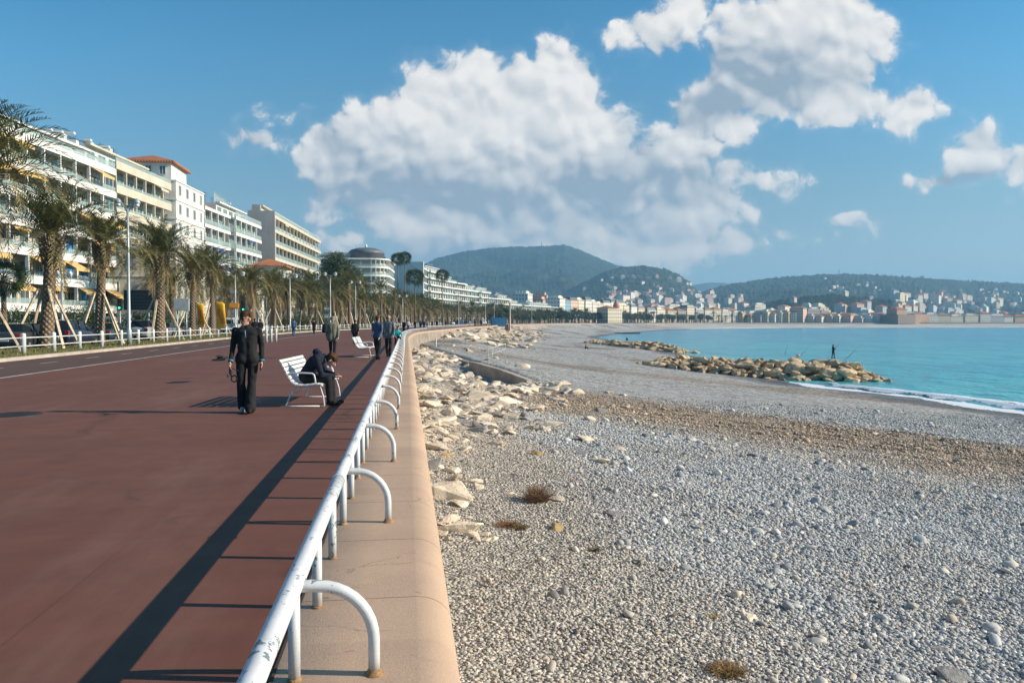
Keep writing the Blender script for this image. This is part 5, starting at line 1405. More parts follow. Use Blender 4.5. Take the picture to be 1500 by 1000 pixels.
for _ in range(2600):
    if nh_ >= 290: break
    px = rnd.uniform(850, 1500); py = rnd.uniform(395, 468)
    if 880 < px < 1040: w_ = 1.0 * (max(0, (py - 396)) / 45) + .05
    elif px < 880: w_ = .10 + .6 * max(0, (py - 440) / 30)
    elif 1030 <= px < 1340: w_ = .55 if (py > 455 and px < 1110) or (1215 < px < 1290 and 414 < py < 432) else .04
    else: w_ = .42 if py > 424 else .04
    if rnd.random() > w_: continue
    dens = fbm2(px, py * 2, .09, 3)
    if dens < -.25: continue
    g_ = 'white villas spread over the middle hill' if px < 1045 else 'pale houses and flats on the right hand hillside'
    if house(px, py, ('villa_hill', 'long_ridge', 'castle_hill', 'mountain'), rnd.uniform(.55, 1.0), g_, 'white villa among trees on the middle hill above the bay' if px < 1045 else 'pale building on the hazy hillside right of the castle hill'): nh_ += 1
# masts on the ridges
for px, py0, py1, Y, lab in ((793, 361, 352, 3290, 'thin mast on the summit of the high mountain'), (1229, 402, 394, 2590, 'thin mast on the crest of the long right ridge')):
    a, c_ = at(px, py0, Y), at(px, py1, Y); root = empty('mast', tuple(a), 0, lab, 'mast')
    MB().tube([(0, 0, -10), (0, 0, c_.z - a.z)], [1.6, .7], 5).build('pole', metal_d, root)
    MB().box(-3, 3, -.5, .5, (c_.z - a.z) * .6, (c_.z - a.z) * .66).build('platform', metal_d, root)

# more hillside houses drawn as plain blocks, second row of the old town
n_ = 0
for _ in range(1500):
    if n_ >= 150: break
    px = rnd.choice((rnd.uniform(900, 1110), rnd.uniform(1290, 1500), rnd.uniform(1090, 1300))); py = rnd.uniform(436, 466)
    if 1090 < px < 1300 and py < 458: continue
    h = hit(px, py, ('villa_hill', 'long_ridge', 'castle_hill', 'mountain'))
    if h is None: continue
    k_ = h[0].y / 1500; sc_ = rnd.uniform(.8, 1.3)
    far_block(tuple(h[0]), rnd.uniform(.3, .9), rnd.uniform(12, 26) * sc_, 12, rnd.uniform(8, 17) * sc_, FW[rnd.choice((0, 0, 0, 1, 1, 2, 4))], rnd.choice(('flat', 'flat', 'hip')), 'pale building low on the slopes behind the far town', 'buildings low on the slopes behind the town', 'slope_building', 'flats'); n_ += 1
# ------------------------------------------------------------------ boulders
def rock_mat(name, c1, c2, stain=None, sc=1.3):
    m, t, b = new_mat(name)
    pos = t.node('ShaderNodeTexCoord').outputs['Object']; wp_ = t.node('ShaderNodeNewGeometry').outputs['Position']
    r = t.node('ShaderNodeObjectInfo').outputs['Random']
    n1 = t.noise(wp_, sc, 6, .65); n2 = t.noise(wp_, sc * 7, 5, .7)
    c = t.mix(t.step(n1, .35, .65), c1, c2); c = t.mix(1.0, c, t.mix(r, (.76, .73, .70), (1.18, 1.15, 1.10)), 'MULTIPLY')
    c = t.mix(t.step(n2, .55, .75, 0, .6), c, tuple(q * .45 for q in c2))
    if stain:
        z = t.sep(wp_)[2]; c = t.mix(t.step(t.m('ADD', z, t.m('MULTIPLY', n1, .8)), -5.0, -5.5, 0, .8), c, stain)
    t.put(b.inputs['Base Color'], c); b.inputs['Roughness'].default_value = .9; b.inputs['Specular IOR Level'].default_value = .25
    t.put(b.inputs['Normal'], t.bump(t.m('ADD', n2, n1), .8, .05)); return m
rk_pale = rock_mat('rock_limestone', (.84, .71, .55), (.68, .57, .45)); rk_tan = rock_mat('rock_breakwater', (.74, .54, .32), (.54, .41, .27), (.060, .052, .036)); rk_grey = rock_mat('rock_grey', (.40, .38, .35), (.30, .29, .28)); rk_och = rock_mat('rock_ochre', (.55, .36, .13), (.45, .32, .16))
def rock_mesh(name, seed, mat, pts=13, sub=2, amp=.07, flat=.8):
    rs = random.Random(seed); bm = bmesh.new()
    for i in range(pts):
        v = Vector((rs.gauss(0, 1), rs.gauss(0, 1), rs.gauss(0, 1))).normalized(); v *= rs.uniform(.72, 1.0); v.z *= flat
        bm.verts.new(v)
    r = bmesh.ops.convex_hull(bm, input=bm.verts)
    bmesh.ops.delete(bm, geom=[v for v in bm.verts if not v.link_faces], context='VERTS')
    bmesh.ops.bevel(bm, geom=list(bm.edges), offset=.035, segments=1, affect='EDGES')
    bmesh.ops.triangulate(bm, faces=bm.faces)
    bmesh.ops.subdivide_edges(bm, edges=bm.edges, cuts=sub, use_grid_fill=True)
    bm.normal_update()
    for v in bm.verts:
        n = mnoise.fractal(v.co * 1.8 + Vector((seed, 0, 0)), 1.0, 2.0, 4)
        v.co += v.normal * n * amp
    me = bpy.data.meshes.new(name); bm.to_mesh(me); bm.free(); me.materials.append(mat)
    me.polygons.foreach_set('use_smooth', [False] * len(me.polygons)); return me
RT = [rock_mesh('boulder', 100 + i, rk_tan, pts=11 + i, amp=.12, sub=3) for i in range(8)]
RP = [rock_mesh('boulder', 200 + i, rk_pale, flat=.6, amp=.10) for i in range(7)]
RG = [rock_mesh('boulder', 300 + i, rk_grey, flat=.6) for i in range(3)]; RO = [rock_mesh('boulder', 400, rk_och, flat=.55)]
rr = random.Random(5)
ROCKS = []
def put_rock(me, loc, sc, label, group=None, tilt=.5, prio=1.0):
    ROCKS.append((me, tuple(loc), (rr.uniform(-tilt, tilt), rr.uniform(-tilt, tilt), rr.uniform(0, 6.3)), tuple(sc), label, group, prio * max(sc) / Vector(loc).length))
def breakwater(line, n, half, ztop, zbase, size, label, group, taper=8):
    L_ = [0]
    for i in range(len(line) - 1): L_.append(L_[-1] + math.dist(line[i], line[i + 1]))
    placed = []
    for k in range(n * 6):
        if len(placed) >= n: break
        s = rr.uniform(0, L_[-1]); v = rr.uniform(-1, 1)
        x = np.interp(s, L_, [p[0] for p in line]); y = np.interp(s, L_, [p[1] for p in line])
        x2 = np.interp(s + 1, L_, [p[0] for p in line]); y2 = np.interp(s + 1, L_, [p[1] for p in line])
        if s > L_[-1] - 1.01: x2 = x + (line[-1][0] - line[-2][0]); y2 = y + (line[-1][1] - line[-2][1])
        d = Vector((x2 - x, y2 - y)).normalized(); nn = Vector((-d.y, d.x))
        e = min(1, (L_[-1] - s) / taper + .12, s / (taper * 1.2) + .22); h = half * (.55 + .45 * e)
        q = Vector((x, y)) + nn * (v * h)
        gz = max(zbase, float(beach_z(q.x, q.y)) if q.x < float(shore_x(q.y)) else zbase)
        top = gz + (ztop - gz) * e
        z = gz + (top - gz) * (1 - abs(v) ** 1.6) - .25
        sz = size * rr.uniform(.65, 1.25) * (.8 + .2 * e)
        if any((q.x - p[0]) ** 2 + (q.y - p[1]) ** 2 + (z - p[2]) ** 2 < (sz * .86) ** 2 for p in placed): continue
        placed.append((q.x, q.y, z)); put_rock(rr.choice(RT), (q.x, q.y, z), (sz * rr.uniform(.8, 1.35), sz * rr.uniform(.7, 1.1), sz * rr.uniform(.5, .78)), label, group)
    # rubble core filling the gaps
    core = MB(); vs = []; N = 30
    for i in range(N + 1):
        s = L_[-1] * i / N; x = np.interp(s, L_, [p[0] for p in line]); y = np.interp(s, L_, [p[1] for p in line])
        x2 = np.interp(min(L_[-1], s + 1), L_, [p[0] for p in line]); y2 = np.interp(min(L_[-1], s + 1), L_, [p[1] for p in line])
        if i == N: d = Vector((line[-1][0] - line[-2][0], line[-1][1] - line[-2][1])).normalized()
        else: d = Vector((x2 - x, y2 - y)).normalized()
        nn = Vector((-d.y, d.x)); e = min(1, (L_[-1] - s) / taper + .02, s / (taper * 1.2) + .05)
        for v in (-1, -.6, -.2, .2, .6, 1):
            q = Vector((x, y)) + nn * (v * half * .85 * (.5 + .5 * e)); g = zbase - .6
            vs.append((q.x, q.y, g + (ztop - .9 - g) * e * (1 - abs(v) ** 1.6) + rr.uniform(-.15, .15)))
    core.add(vs, [tuple(f) for f in grid_faces(N + 1, 6)]); o = core.build('rubble_core', rk_tan, fix=True)
    tag(o, 'dark rubble core under the %s breakwater boulders' % ('nearer' if half > 4.6 else 'farther'), 'breakwater')
BW1 = [(35.5, 113), (40, 105), (46, 97.5), (51, 93.5), (57.5, 89.5)]
BW2 = [(50, 214), (55, 196), (59, 182), (62, 170)]
breakwater(BW1, 240, 5.0, -3.60, -5.9, 1.32, 'tan rough boulder of the nearer breakwater where the fisherman stands', 'boulders of the nearer breakwater', 4.5)
breakwater(BW2, 120, 4.2, -3.8, -5.9, 1.75, 'brown rough boulder of the farther low breakwater', 'boulders of the farther breakwater', 12)
put_rock(RT[3], (at(1221, 470, 94).x, 94.2, -3.62), (1.3, 1.1, .75), 'flat topped tan boulder directly under the fisherman', None, .05, 50)
put_rock(RT[1], (at(1221, 470, 94).x - 1.2, 94.8, -3.75), (1.1, 1.2, .8), 'leaning tan boulder just left of the fisherman', None, .2, 50)
o = MB().box(-7, 7, -1.2, 1.2, -6.4, -4.9).build('dark_jetty', pmat('jetty_dark', (.035, .035, .035), .8), loc=(122, 432, 0)); o.data.name = 'dark_jetty'
tag(o, 'small dark flat jetty at the water edge beyond the breakwaters', 'jetty')

# near rocks, read one by one from the photograph: px, py, half width in px, stretch, flatness
def beach_hit(px, py):
    d = ray(px, py); y = 4.0; lastv = None
    for _ in range(4000):
        p = Vector((0, 0, CAMZ)) + d * (y / d.y)
        if p.z <= float(beach_z(p.x, p.y)): return p
        y *= 1.004
    return p
near = [(658, 718, 30, 'P', 'large cream limestone slab resting against the foot of the wall'), (676, 768, 24, 'P', 'white angular slab just below the largest cream slab'),
        (706, 780, 14, 'P', 'small pale stone right of the white angular slab'), (722, 787, 12, 'P', 'pale stone with a shadowed left face, third in the row below the cream slab'),
        (640, 652, 17, 'P', 'long white stone leaning on the wall above the mossy ochre one'), (652, 665, 9, 'O', 'small mossy ochre stone touching the wall'),
        (815, 727, 17, 'P', 'white slanting slab behind the dry bush'), (786, 662, 12, 'O', 'bright yellow ochre stone lying alone on the shingle'),
        (882, 672, 18, 'P', 'cream pointed rock in the middle of the beach'), (852, 663, 12, 'G', 'dark grey rock left of the cream pointed one'),
        (702, 622, 14, 'G', 'dark topped rock amid the gravel'), (722, 631, 11, 'P', 'small pale rock beside the dark topped one'),
        (771, 609, 17, 'G', 'smooth grey rock among pale slabs'), (806, 618, 20, 'P', 'flat whitish slab right of the smooth grey rock'),
        (745, 605, 22, 'P', 'flat cream slab left of the smooth grey rock'), (860, 640, 18, 'P', 'low sandy slab in the middle of the beach'),
        (905, 655, 14, 'P', 'small orange cream slab right of the sandy one'), (785, 595, 22, 'P', 'broad tan slab at the end of the rock line'),
        (700, 575, 32, 'P', 'long pinkish slab below the concrete groyne'), (740, 583, 26, 'P', 'cream slab right of the long pinkish one'), (630, 590, 18, 'P', 'orange cream rock touching the wall'),
        (665, 600, 20, 'P', 'flat pale rock near the wall'), (622, 572, 10, 'P', 'peach coloured rock by the wall'), (892, 573, 9, 'P', 'lone small white stone on the brown sand'), (913, 577, 6, 'P', 'tiny lone stone right of the white one on the brown sand'),
        (813, 770, 15, 'O', 'ochre brown stone near the dry red plants'), (1095, 900, 17, 'P', 'pale stone on the yellow stained shingle in the foreground'), (1395, 985, 30, 'G', 'big flat grey stone at the lower right corner'),
        (1375, 950, 17, 'G', 'rounded grey stone above the big flat one at lower right'), (1258, 782, 11, 'G', 'dark lone stone on the grey shingle'), (900, 750, 16, 'G', 'flat greyish slab half buried in the shingle'), (790, 872, 9, 'P', 'small pale cobble in the foreground gravel'), (808, 878, 9, 'G', 'small grey cobble beside the pale one')]
for px, py, hw, kd, lab in near:
    p = beach_hit(px, py + hw * .3); r = hw / F * p.y * (1.45 if px in (658, 676, 640) else 1.12); rr.seed(px)
    put_rock(rr.choice({'P': RP, 'G': RG, 'O': RO}[kd]), (p.x, p.y, p.z + r * .08), (r * 1.15, r * 1.05, r * (.5 if 'slab' in lab and px > 690 else .85)), lab, None, .18, 50)
rr.seed(17); n = 0
for _ in range(20000):
    if n >= 1050: break
    y = 15 + 112 * rr.random() ** 1.25; x = float(edge_x(y)) + .15 + abs(rr.gauss(0, 1)) * (.7 + 5.2 * min(1, max(0, (y - 22) / 30)))
    gx = float(np.interp(y, _gy, _gx))
    if y > 61 and x > gx - .5 and x < gx + 22 and rr.random() < .93: continue
    if x > 11.5: continue
    if y < 27 and rr.random() < .75: continue
    r = rr.choice((rr.uniform(.05, .14), rr.uniform(.07, .22), rr.uniform(.14, .40), rr.uniform(.2, .6) if y > 30 else .12)) * (1 + .5 * (y > 45)); n += 1
    put_rock(rr.choice(RP + RP + RG), (x, y, float(beach_z(x, y)) + r * .05), (r * rr.uniform(.9, 1.6), r, r * rr.uniform(.45, .8)), 'pale tumbled rock in the rubble along the wall foot', 'pale rubble along the wall foot', .3)
n = 0
for _ in range(4000):
    if n >= 250: break
    s = s_of_y(rr.uniform(138, 345)); d = rr.uniform(.5, 22) * rr.uniform(.3, 1); p = off(s, d)
    if float(shore_x(p.y)) - p.x < 12: continue
    r = rr.uniform(.6, 1.6); n += 1
    put_rock(rr.choice(RP), (p.x, p.y, float(beach_z(p.x, p.y)) + r * .1), (r * 1.4, r, r * .7), 'sunlit cream boulder in the distant bank below the promenade bend', 'cream boulders of the bank below the promenade bend', .4)

ROCKS.sort(key=lambda q: -q[6])
for me_, lo_, ro_, sc_, lab_, grp_, _p in ROCKS[:296]:
    tag(link('boulder', me_, loc=lo_, rot=ro_, scale=sc_), lab_, 'boulder', grp_)
from mathutils import Euler
vs_, fs_, mi_ = [], [], []; base_ = 0; mats_ = [rk_tan, rk_pale, rk_grey, rk_och]; cache_ = {}
for me_, lo_, ro_, sc_, lab_, grp_, _p in ROCKS[296:]:
    if me_.name not in cache_:
        v_ = np.empty(len(me_.vertices) * 3, dtype=np.float32); me_.vertices.foreach_get('co', v_)
        f_ = np.array([p.vertices[:] for p in me_.polygons if len(p.vertices) == 3], dtype=np.int32); cache_[me_.name] = (v_.reshape(-1, 3), f_, mats_.index(me_.materials[0]))
    v_, f_, m_i = cache_[me_.name]; M_ = np.array(Matrix.LocRotScale(Vector(lo_), Euler(ro_), Vector(sc_)))
    vs_.append(v_ @ M_[:3, :3].T + M_[:3, 3]); fs_.append(f_ + base_); mi_.append(np.full(len(f_), m_i)); base_ += len(v_)
me_ = npmesh('rubble', np.concatenate(vs_), np.concatenate(fs_), mats_, False); me_.polygons.foreach_set('material_index', np.concatenate(mi_).astype(np.int32))
tag(link('rubble', me_), 'small and far pale rubble along the wall and the distant banks', 'rubble', kind='stuff')

# ------------------------------------------------------------------ shingle, real stones in the near part
pm, t, b = new_mat('pebble')
r = t.node('ShaderNodeObjectInfo').outputs['Random']; wp_ = t.node('ShaderNodeNewGeometry').outputs['Position']
c = ramp(t, r, [(0, (.17, .172, .175)), (.16, (.31, .31, .305)), (.40, (.50, .495, .475)), (.58, (.37, .36, .335)), (.74, (.62, .605, .565)), (.88, (.50, .43, .33)), (.97, (.78, .75, .68)), (1.0, (.48, .32, .22))])
w_ = t.node('ShaderNodeAttribute', attribute_name='warm', attribute_type='INSTANCER').outputs['Fac']
c = t.mix(w_, c, t.mix(1.0, c, (1.10, .97, .84), 'MULTIPLY'))
k_ = t.node('ShaderNodeAttribute', attribute_name='dark', attribute_type='INSTANCER').outputs['Fac']
c = t.mix(k_, c, t.mix(1.0, c, (.90, .78, .66), 'MULTIPLY'))
c = t.mix(1.0, c, t.mix(t.noise(wp_, 60, 3, .6), (.8,) * 3, (1.2,) * 3), 'MULTIPLY')
t.put(b.inputs['Base Color'], c); b.inputs['Roughness'].default_value = .75; b.inputs['Specular IOR Level'].default_value = .35
rs = np.random.RandomState(8)
def cand(n, y0, y1, pw):
    y = y0 + (y1 - y0) * rs.rand(n) ** pw
    xr = y * .90 + .8; ex = edge_x(y) + .05
    x = ex + (xr - ex) * rs.rand(n); return x, y
xs_, ys_ = cand(420000, 5.2, 52, .9)
# thin out with distance, leave bare earth in patches
wl = 1 / (1 + np.exp((xs_ - 4.6 - 1.0 * fbm2(xs_, ys_, .5)) * 2.2)) * (ys_ < 60)
patch = 1 / (1 + np.exp(-(fbm2(xs_, ys_, .55, 7) - .45) * 6))
uu_ = .79 * xs_ + .61 * ys_ + 3 * fbm2(xs_, ys_, .16, 1)
bandm = np.clip(1.6 - np.abs(uu_ - 35.5) / 6, 0, 1)
keep = rs.rand(len(xs_)) < np.clip(1.0 - .58 * wl - .50 * patch - .25 * bandm, .1, 1) * np.clip((52 - ys_) / 26, 0, 1) ** .8
xs_, ys_, wl, patch, bandm = [a[keep] for a in (xs_, ys_, wl, patch, bandm)]
sz = (.014 + .034 * rs.rand(len(xs_)) ** 2.4) * (1 - .30 * wl - .15 * patch) * (1 + .45 * np.clip((ys_ - 8) / 26, 0, 1.2))
big = rs.rand(len(xs_)) < .007; sz = np.where(big, sz * rs.uniform(1.8, 3.2, len(xs_)), sz)
zz = beach_z(xs_, ys_) + sz * .22
pts = np.stack([xs_, ys_, zz], 1)
me = bpy.data.meshes.new('shingle'); me.vertices.add(len(pts)); me.vertices.foreach_set('co', pts.astype(np.float32).ravel())
def fattr(nm, arr): a = me.attributes.new(nm, 'FLOAT', 'POINT'); a.data.foreach_set('value', np.asarray(arr, dtype=np.float32))
fattr('size', sz); fattr('dark', bandm * .95); fattr('warm', np.clip(wl * .75 + patch * .35 + bandm, 0, 1))
a = me.attributes.new('turn', 'FLOAT_VECTOR', 'POINT'); tv = np.stack([rs.uniform(-.5, .5, len(pts)), rs.uniform(-.5, .5, len(pts)), rs.uniform(0, 6.28, len(pts))], 1); a.data.foreach_set('vector', tv.astype(np.float32).ravel())
me.materials.append(pm); shingle = link('shingle', me); tag(shingle, 'grey and buff pebbles covering the beach in the foreground', 'shingle', kind='stuff')
ng = bpy.data.node_groups.new('shingle', 'GeometryNodeTree'); ng.interface.new_socket('Geometry', in_out='INPUT', socket_type='NodeSocketGeometry'); ng.interface.new_socket('Geometry', in_out='OUTPUT', socket_type='NodeSocketGeometry')
g = NT(ng); gi = g.node('NodeGroupInput'); go_ = g.node('NodeGroupOutput'); jn_ = g.node('GeometryNodeJoinGeometry')
for k in range(6):
    ic = g.node('GeometryNodeMeshIcoSphere'); ic.inputs['Radius'].default_value = 1; ic.inputs['Subdivisions'].default_value = 2
    spn = g.node('GeometryNodeSetPosition'); g.l.new(ic.outputs[0], spn.inputs[0])
    pos = g.node('GeometryNodeInputPosition').outputs[0]
    nz = g.noise(g.v('ADD', pos, (k * 7.3, k * 1.9, 0)), .75, 1, .5, out=1)
    shp = [(1.15, .8, .52), (1.0, .9, .62), (1.35, .72, .45), (.95, .95, .45), (1.1, .8, .75), (1.25, .9, .38)][k]
    p2 = g.v('MULTIPLY', g.v('ADD', pos, g.v('MULTIPLY', g.v('SUBTRACT', nz, (.5, .5, .5)), (1.1, 1.1, 1.1))), shp)
    g.l.new(p2, spn.inputs['Position'])
    sm_n = g.node('GeometryNodeSetShadeSmooth'); g.l.new(spn.outputs[0], sm_n.inputs[0])
    mt = g.node('GeometryNodeSetMaterial'); mt.inputs['Material'].default_value = pm; g.l.new(sm_n.outputs[0], mt.inputs[0])
    gti = g.node('GeometryNodeGeometryToInstance'); g.l.new(mt.outputs[0], gti.inputs[0]); g.l.new(gti.outputs[0], jn_.inputs[0])
iop = g.node('GeometryNodeInstanceOnPoints'); g.l.new(gi.outputs[0], iop.inputs['Points']); g.l.new(jn_.outputs[0], iop.inputs['Instance'])
iop.inputs['Pick Instance'].default_value = True
ri = g.node('FunctionNodeRandomValue', data_type='INT'); ri.inputs['Min'].default_value = 0; ri.inputs['Max'].default_value = 5; g.l.new(ri.outputs[2], iop.inputs['Instance Index'])
na = g.node('GeometryNodeInputNamedAttribute', data_type='FLOAT'); na.inputs[0].default_value = 'size'; g.l.new(na.outputs[0], iop.inputs['Scale'])
nt_ = g.node('GeometryNodeInputNamedAttribute', data_type='FLOAT_VECTOR'); nt_.inputs[0].default_value = 'turn'; g.l.new(nt_.outputs[0], iop.inputs['Rotation'])
g.l.new(iop.outputs[0], go_.inputs[0])
shingle.modifiers.new('shingle', 'NODES').node_group = ng

# ------------------------------------------------------------------ concrete groyne, beach access and small beach things
conc = pmat('groyne_concrete', (.46, .39, .32), .9, .18, .7, bump=.5, bscale=6)
def wallrun(mb, pts, th):
    """pts: x, y, ztop, zbase ; wall of thickness th"""
    vs = []
    for i, p in enumerate(pts):
        a = Vector(pts[max(0, i - 1)][:2]); c_ = Vector(pts[min(len(pts) - 1, i + 1)][:2]); d = (c_ - a).normalized(); n_ = Vector((-d.y, d.x)) * th / 2
        vs += [(p[0] - n_.x, p[1] - n_.y, p[3]), (p[0] - n_.x, p[1] - n_.y, p[2]), (p[0] + n_.x, p[1] + n_.y, p[2]), (p[0] + n_.x, p[1] + n_.y, p[3])]
    f = [tuple(q) for q in grid_faces(len(pts), 4)] + [(0, 1, 2, 3), tuple(4 * (len(pts) - 1) + k for k in (3, 2, 1, 0))]
    mb.add(vs, f)
gw = [(5.7, 70.5, -2.02, -4), (6.1, 68.2, -2.02, -4), (7.6, 64.6, -2.35, -4), (9.4, 60.9, -2.95, -4.4)]
mb = MB(); wallrun(mb, gw, .5); tag(mb.build('groyne_wall', conc, fix=True), 'low concrete groyne with a top sloping down to the shingle', 'groyne')
mb = MB(); wallrun(mb, [(.45, 119, -1.85, -4), (2.4, 103, -1.95, -4), (4.1, 89, -2.05, -4), (5.65, 71, -2.1, -4)], .6)
tag(mb.build('retaining_wall', wall_m, fix=True), 'long low curved retaining wall in shade running from the sea wall to the concrete groyne', 'wall')
pipe = pmat('pipe_pale', (.55, .52, .46), .7, .12, 3)
mb = MB(); mb.tube([(1.0, 88, -2.25), (1.9, 86, -2.2), (2.2, 82, -2.45), (2.1, 78, -2.95)], .16, 10); tag(mb.build('outfall_pipe', pipe), 'pale bent outfall pipe coming out by the wall foot', 'pipe')
mb = MB(); a = at(639, 512, 105); mb.tube([(a.x, 105, -2.6), (a.x, 105, at(639, 495, 105).z)], .06, 8); tag(mb.build('marker_post', wm), 'thin white post standing on the service slab', 'post')
root = empty('handrail', (7.0, 69, -1.8), 0, 'pale tubular handrail at the top of the beach steps behind the groyne', 'handrail')
for dx, dy in ((0, 0), (.45, .6), (1.9, 3)):
    MB().tube([(dx, dy, -.6), (dx, dy, 1.0 + .35 * (dx > 1))], .03, 6).build('post', pipe, root)
MB().tube([(0, 0, .95), (.45, .6, 1.05), (1.9, 3, 1.3)], .03, 6).build('top_rail', pipe, root); MB().tube([(0, 0, .45), (.45, .6, .5), (1.9, 3, .85)], .02, 6).build('lower_rail', pipe, root)
# tall pole on the bend with a dark plinth
g_ = at(747, 482, 260); root = empty('pole_mast', (g_.x, 260, -2.2), 0, 'tall beige pole standing at the bend above the boulder bank', 'pole')
MB().lathe([(.5, 0), (.45, .6), (.32, .8), (.26, 9.5), (.35, 9.6), (.35, 9.9), (.05, 10)], 10).build('shaft', pmat('pole_beige', (.55, .47, .38), .7), root)
MB().box(-1.6, -.5, -.6, .6, -1, 2.6).build('plinth', pmat('plinth_dark', (.16, .07, .06), .8), root)
a, c_ = at(719, 472, 300), at(741, 465, 300)
root = empty('site_hoarding', (a.x, 300, -.5), 0, 'blue hoarding panel on the promenade bend', 'hoarding'); MB().box(0, c_.x - a.x, 0, .3, 0, c_.z + .5).build('panel', pmat('hoarding_blue', (.02, .16, .32), .6), root)
MB().box(.2, .4, -.3, 0, -.2, c_.z).build('post', metal_d, root)
# dry bushes and tufts
dry_r = pmat('dry_stem_red', (.30, .15, .075), .9, .2, 3); dry_b = pmat('dry_stem_brown', (.24, .17, .10), .9, .2, 3); gr_t = pmat('weed_green', (.10, .15, .035), .8, .2, 3); dry_y = pmat('dry_yellow', (.45, .33, .12), .9, .2, 3)
def bush(px, py, r, n, mats, label, seed, name='dry_bush', h=1.0):
    p = beach_hit(px, py); rb = random.Random(seed); R0 = r / F * p.y
    root = empty(name, tuple(p), 0, label, 'plant')
    for mi, m_ in enumerate(mats):
        mb = MB()
        for _ in range(n):
            a = rb.uniform(0, 6.28); e = rb.uniform(.15, 1.2); L_ = R0 * rb.uniform(.5, 1.15); d = Vector((math.cos(a) * math.cos(e), math.sin(a) * math.cos(e), math.sin(e) * h)); q = d * L_ * .5 + Vector((rb.gauss(0, 1), rb.gauss(0, 1), rb.gauss(0, 1))) * L_ * .06
            s0_ = Vector((rb.uniform(-.2, .2), rb.uniform(-.2, .2), 0)) * R0
            mb.tube([s0_, s0_ + q, s0_ + d * L_], [.004, .003, .0015], 3, cap=False)
            for _k in range(3):
                f = rb.uniform(.4, .95); bs = s0_ + d * L_ * f; dd = (d + Vector((rb.gauss(0, .7), rb.gauss(0, .7), rb.gauss(0, .5)))).normalized()
                mb.tube([bs, bs + dd * L_ * .3], [.0025, .001], 3, cap=False)
        mb.build('stems' if mi == 0 else 'leaves', m_, root)
bush(787, 735, 26, 260, [dry_b, dry_r], 'spiky dry brown bush in front of the white slanting slab', 1)
bush(745, 772, 26, 160, [dry_r], 'low rusty red plant patch left of the dry bush', 2, h=.45); bush(762, 775, 16, 90, [dry_r, gr_t], 'small red and green weed right of the rusty patch', 3, h=.5)
bush(700, 768, 12, 60, [gr_t], 'green weed tuft against the foot of the wall', 4, h=.6); bush(1045, 905, 16, 60, [dry_y], 'yellow dried seaweed tuft on the foreground shingle', 5, h=.4)
bush(1065, 985, 34, 160, [dry_y, dry_r], 'wide yellow and red dry weed patch at the bottom edge', 6, h=.35); bush(633, 563, 7, 50, [gr_t], 'dark green weed by the wall near the peach rock', 7, h=.7); bush(870, 806, 14, 40, [dry_b, gr_t], 'sparse weed sprig in the foreground gravel', 8, h=.5)

# driftwood and weed scraps on the shingle
drift = pmat('driftwood', (.34, .27, .20), .9, .25, 8, bump=.4); rw = random.Random(12)
for k, (px, py, L_) in enumerate(((905, 700, .45), (1010, 760, .35), (760, 700, .5), (980, 905, .28), (1180, 935, .3), (845, 930, .22), (1330, 800, .4), (1120, 700, .5), (720, 860, .25), (1290, 890, .3), (940, 830, .35))):
    p = beach_hit(px, py); a = rw.uniform(0, 3.1); d = Vector((math.cos(a), math.sin(a), 0)) * L_
    root_ = MB(); root_.tube([p * 0, d * .4 + Vector((0, 0, .03)) + d.cross(Vector((0, 0, 1))) * .12, d * .75 + Vector((0, 0, .02)), d], [.014, .018, .013, .006], 6); root_.tube([d * .45, d * .55 + d.cross(Vector((0, 0, 1))) * .3 + Vector((0, 0, .05))], [.009, .004], 5)
    tag(root_.build('driftwood', drift, None, loc=(p.x, p.y, p.z + .03)), 'short forked driftwood stick on the shingle, %s counted from the left' % ('sixth fifth third eighth ninth fourth eleventh tenth first seventh second'.split()[k] if False else ORD[sorted([q[0] for q in ((905,), (1010,), (760,), (980,), (1180,), (845,), (1330,), (1120,), (720,), (1290,), (940,))]).index(px)]), 'driftwood', 'driftwood sticks')
# ------------------------------------------------------------------ people
def cloth(name, col, var=.18, rough=.85): return pmat(name, col, rough, var, 9, bump=.35, bscale=26, spec=.25)
skin_m = pmat('skin', (.52, .29, .20), .55, .08, 12, bump=.1, bscale=60); skin_p = pmat('skin_pink', (.62, .36, .28), .55, .08, 12)
hair_b, hair_k, hair_g = cloth('hair_brown', (.10, .045, .022), .3), cloth('hair_dark', (.025, .018, .014), .3), cloth('hair_grey', (.30, .28, .26), .3)
c_black = cloth('cloth_black', (.018, .018, .019)); c_blk2 = cloth('cloth_black_trousers', (.018, .018, .020)); c_navy = cloth('cloth_navy', (.012, .016, .032)); c_khaki = cloth('cloth_khaki', (.20, .19, .14))
c_grey = cloth('cloth_grey', (.13, .14, .15)); c_bluegrey = cloth('cloth_bluegrey', (.085, .11, .17)); c_den = cloth('cloth_denim', (.07, .14, .26)); c_turq = cloth('cloth_turquoise', (.02, .42, .46)); c_orange = cloth('cloth_orange', (.55, .16, .08)); c_white = cloth('cloth_white', (.62, .60, .56))
shoe_m = cloth('shoe_black', (.02, .018, .018)); shoe_w = cloth('shoe_white_pink', (.60, .42, .46)); shoe_br = cloth('shoe_brown', (.045, .03, .022))
def prim_capsule(mb, a, b_, r0, r1, n=14, sq=1.0):
    a, b_ = Vector(a), Vector(b_); ax = (b_ - a); L_ = ax.length; q = ax.to_track_quat('Z', 'Y').to_matrix().to_4x4() if L_ > 1e-6 else Matrix.Identity(4)
    M = Matrix.Translation(a) @ q; prof = []
    for i in range(7): t_ = math.pi / 2 * i / 6; prof.append((max(1e-4, r0 * math.sin(t_)), -r0 * math.cos(t_)))
    for i in range(7): t_ = math.pi / 2 * i / 6; prof.append((max(1e-4, r1 * math.cos(t_)), L_ + r1 * math.sin(t_)))
    mb.lathe(prof, n, M=M)
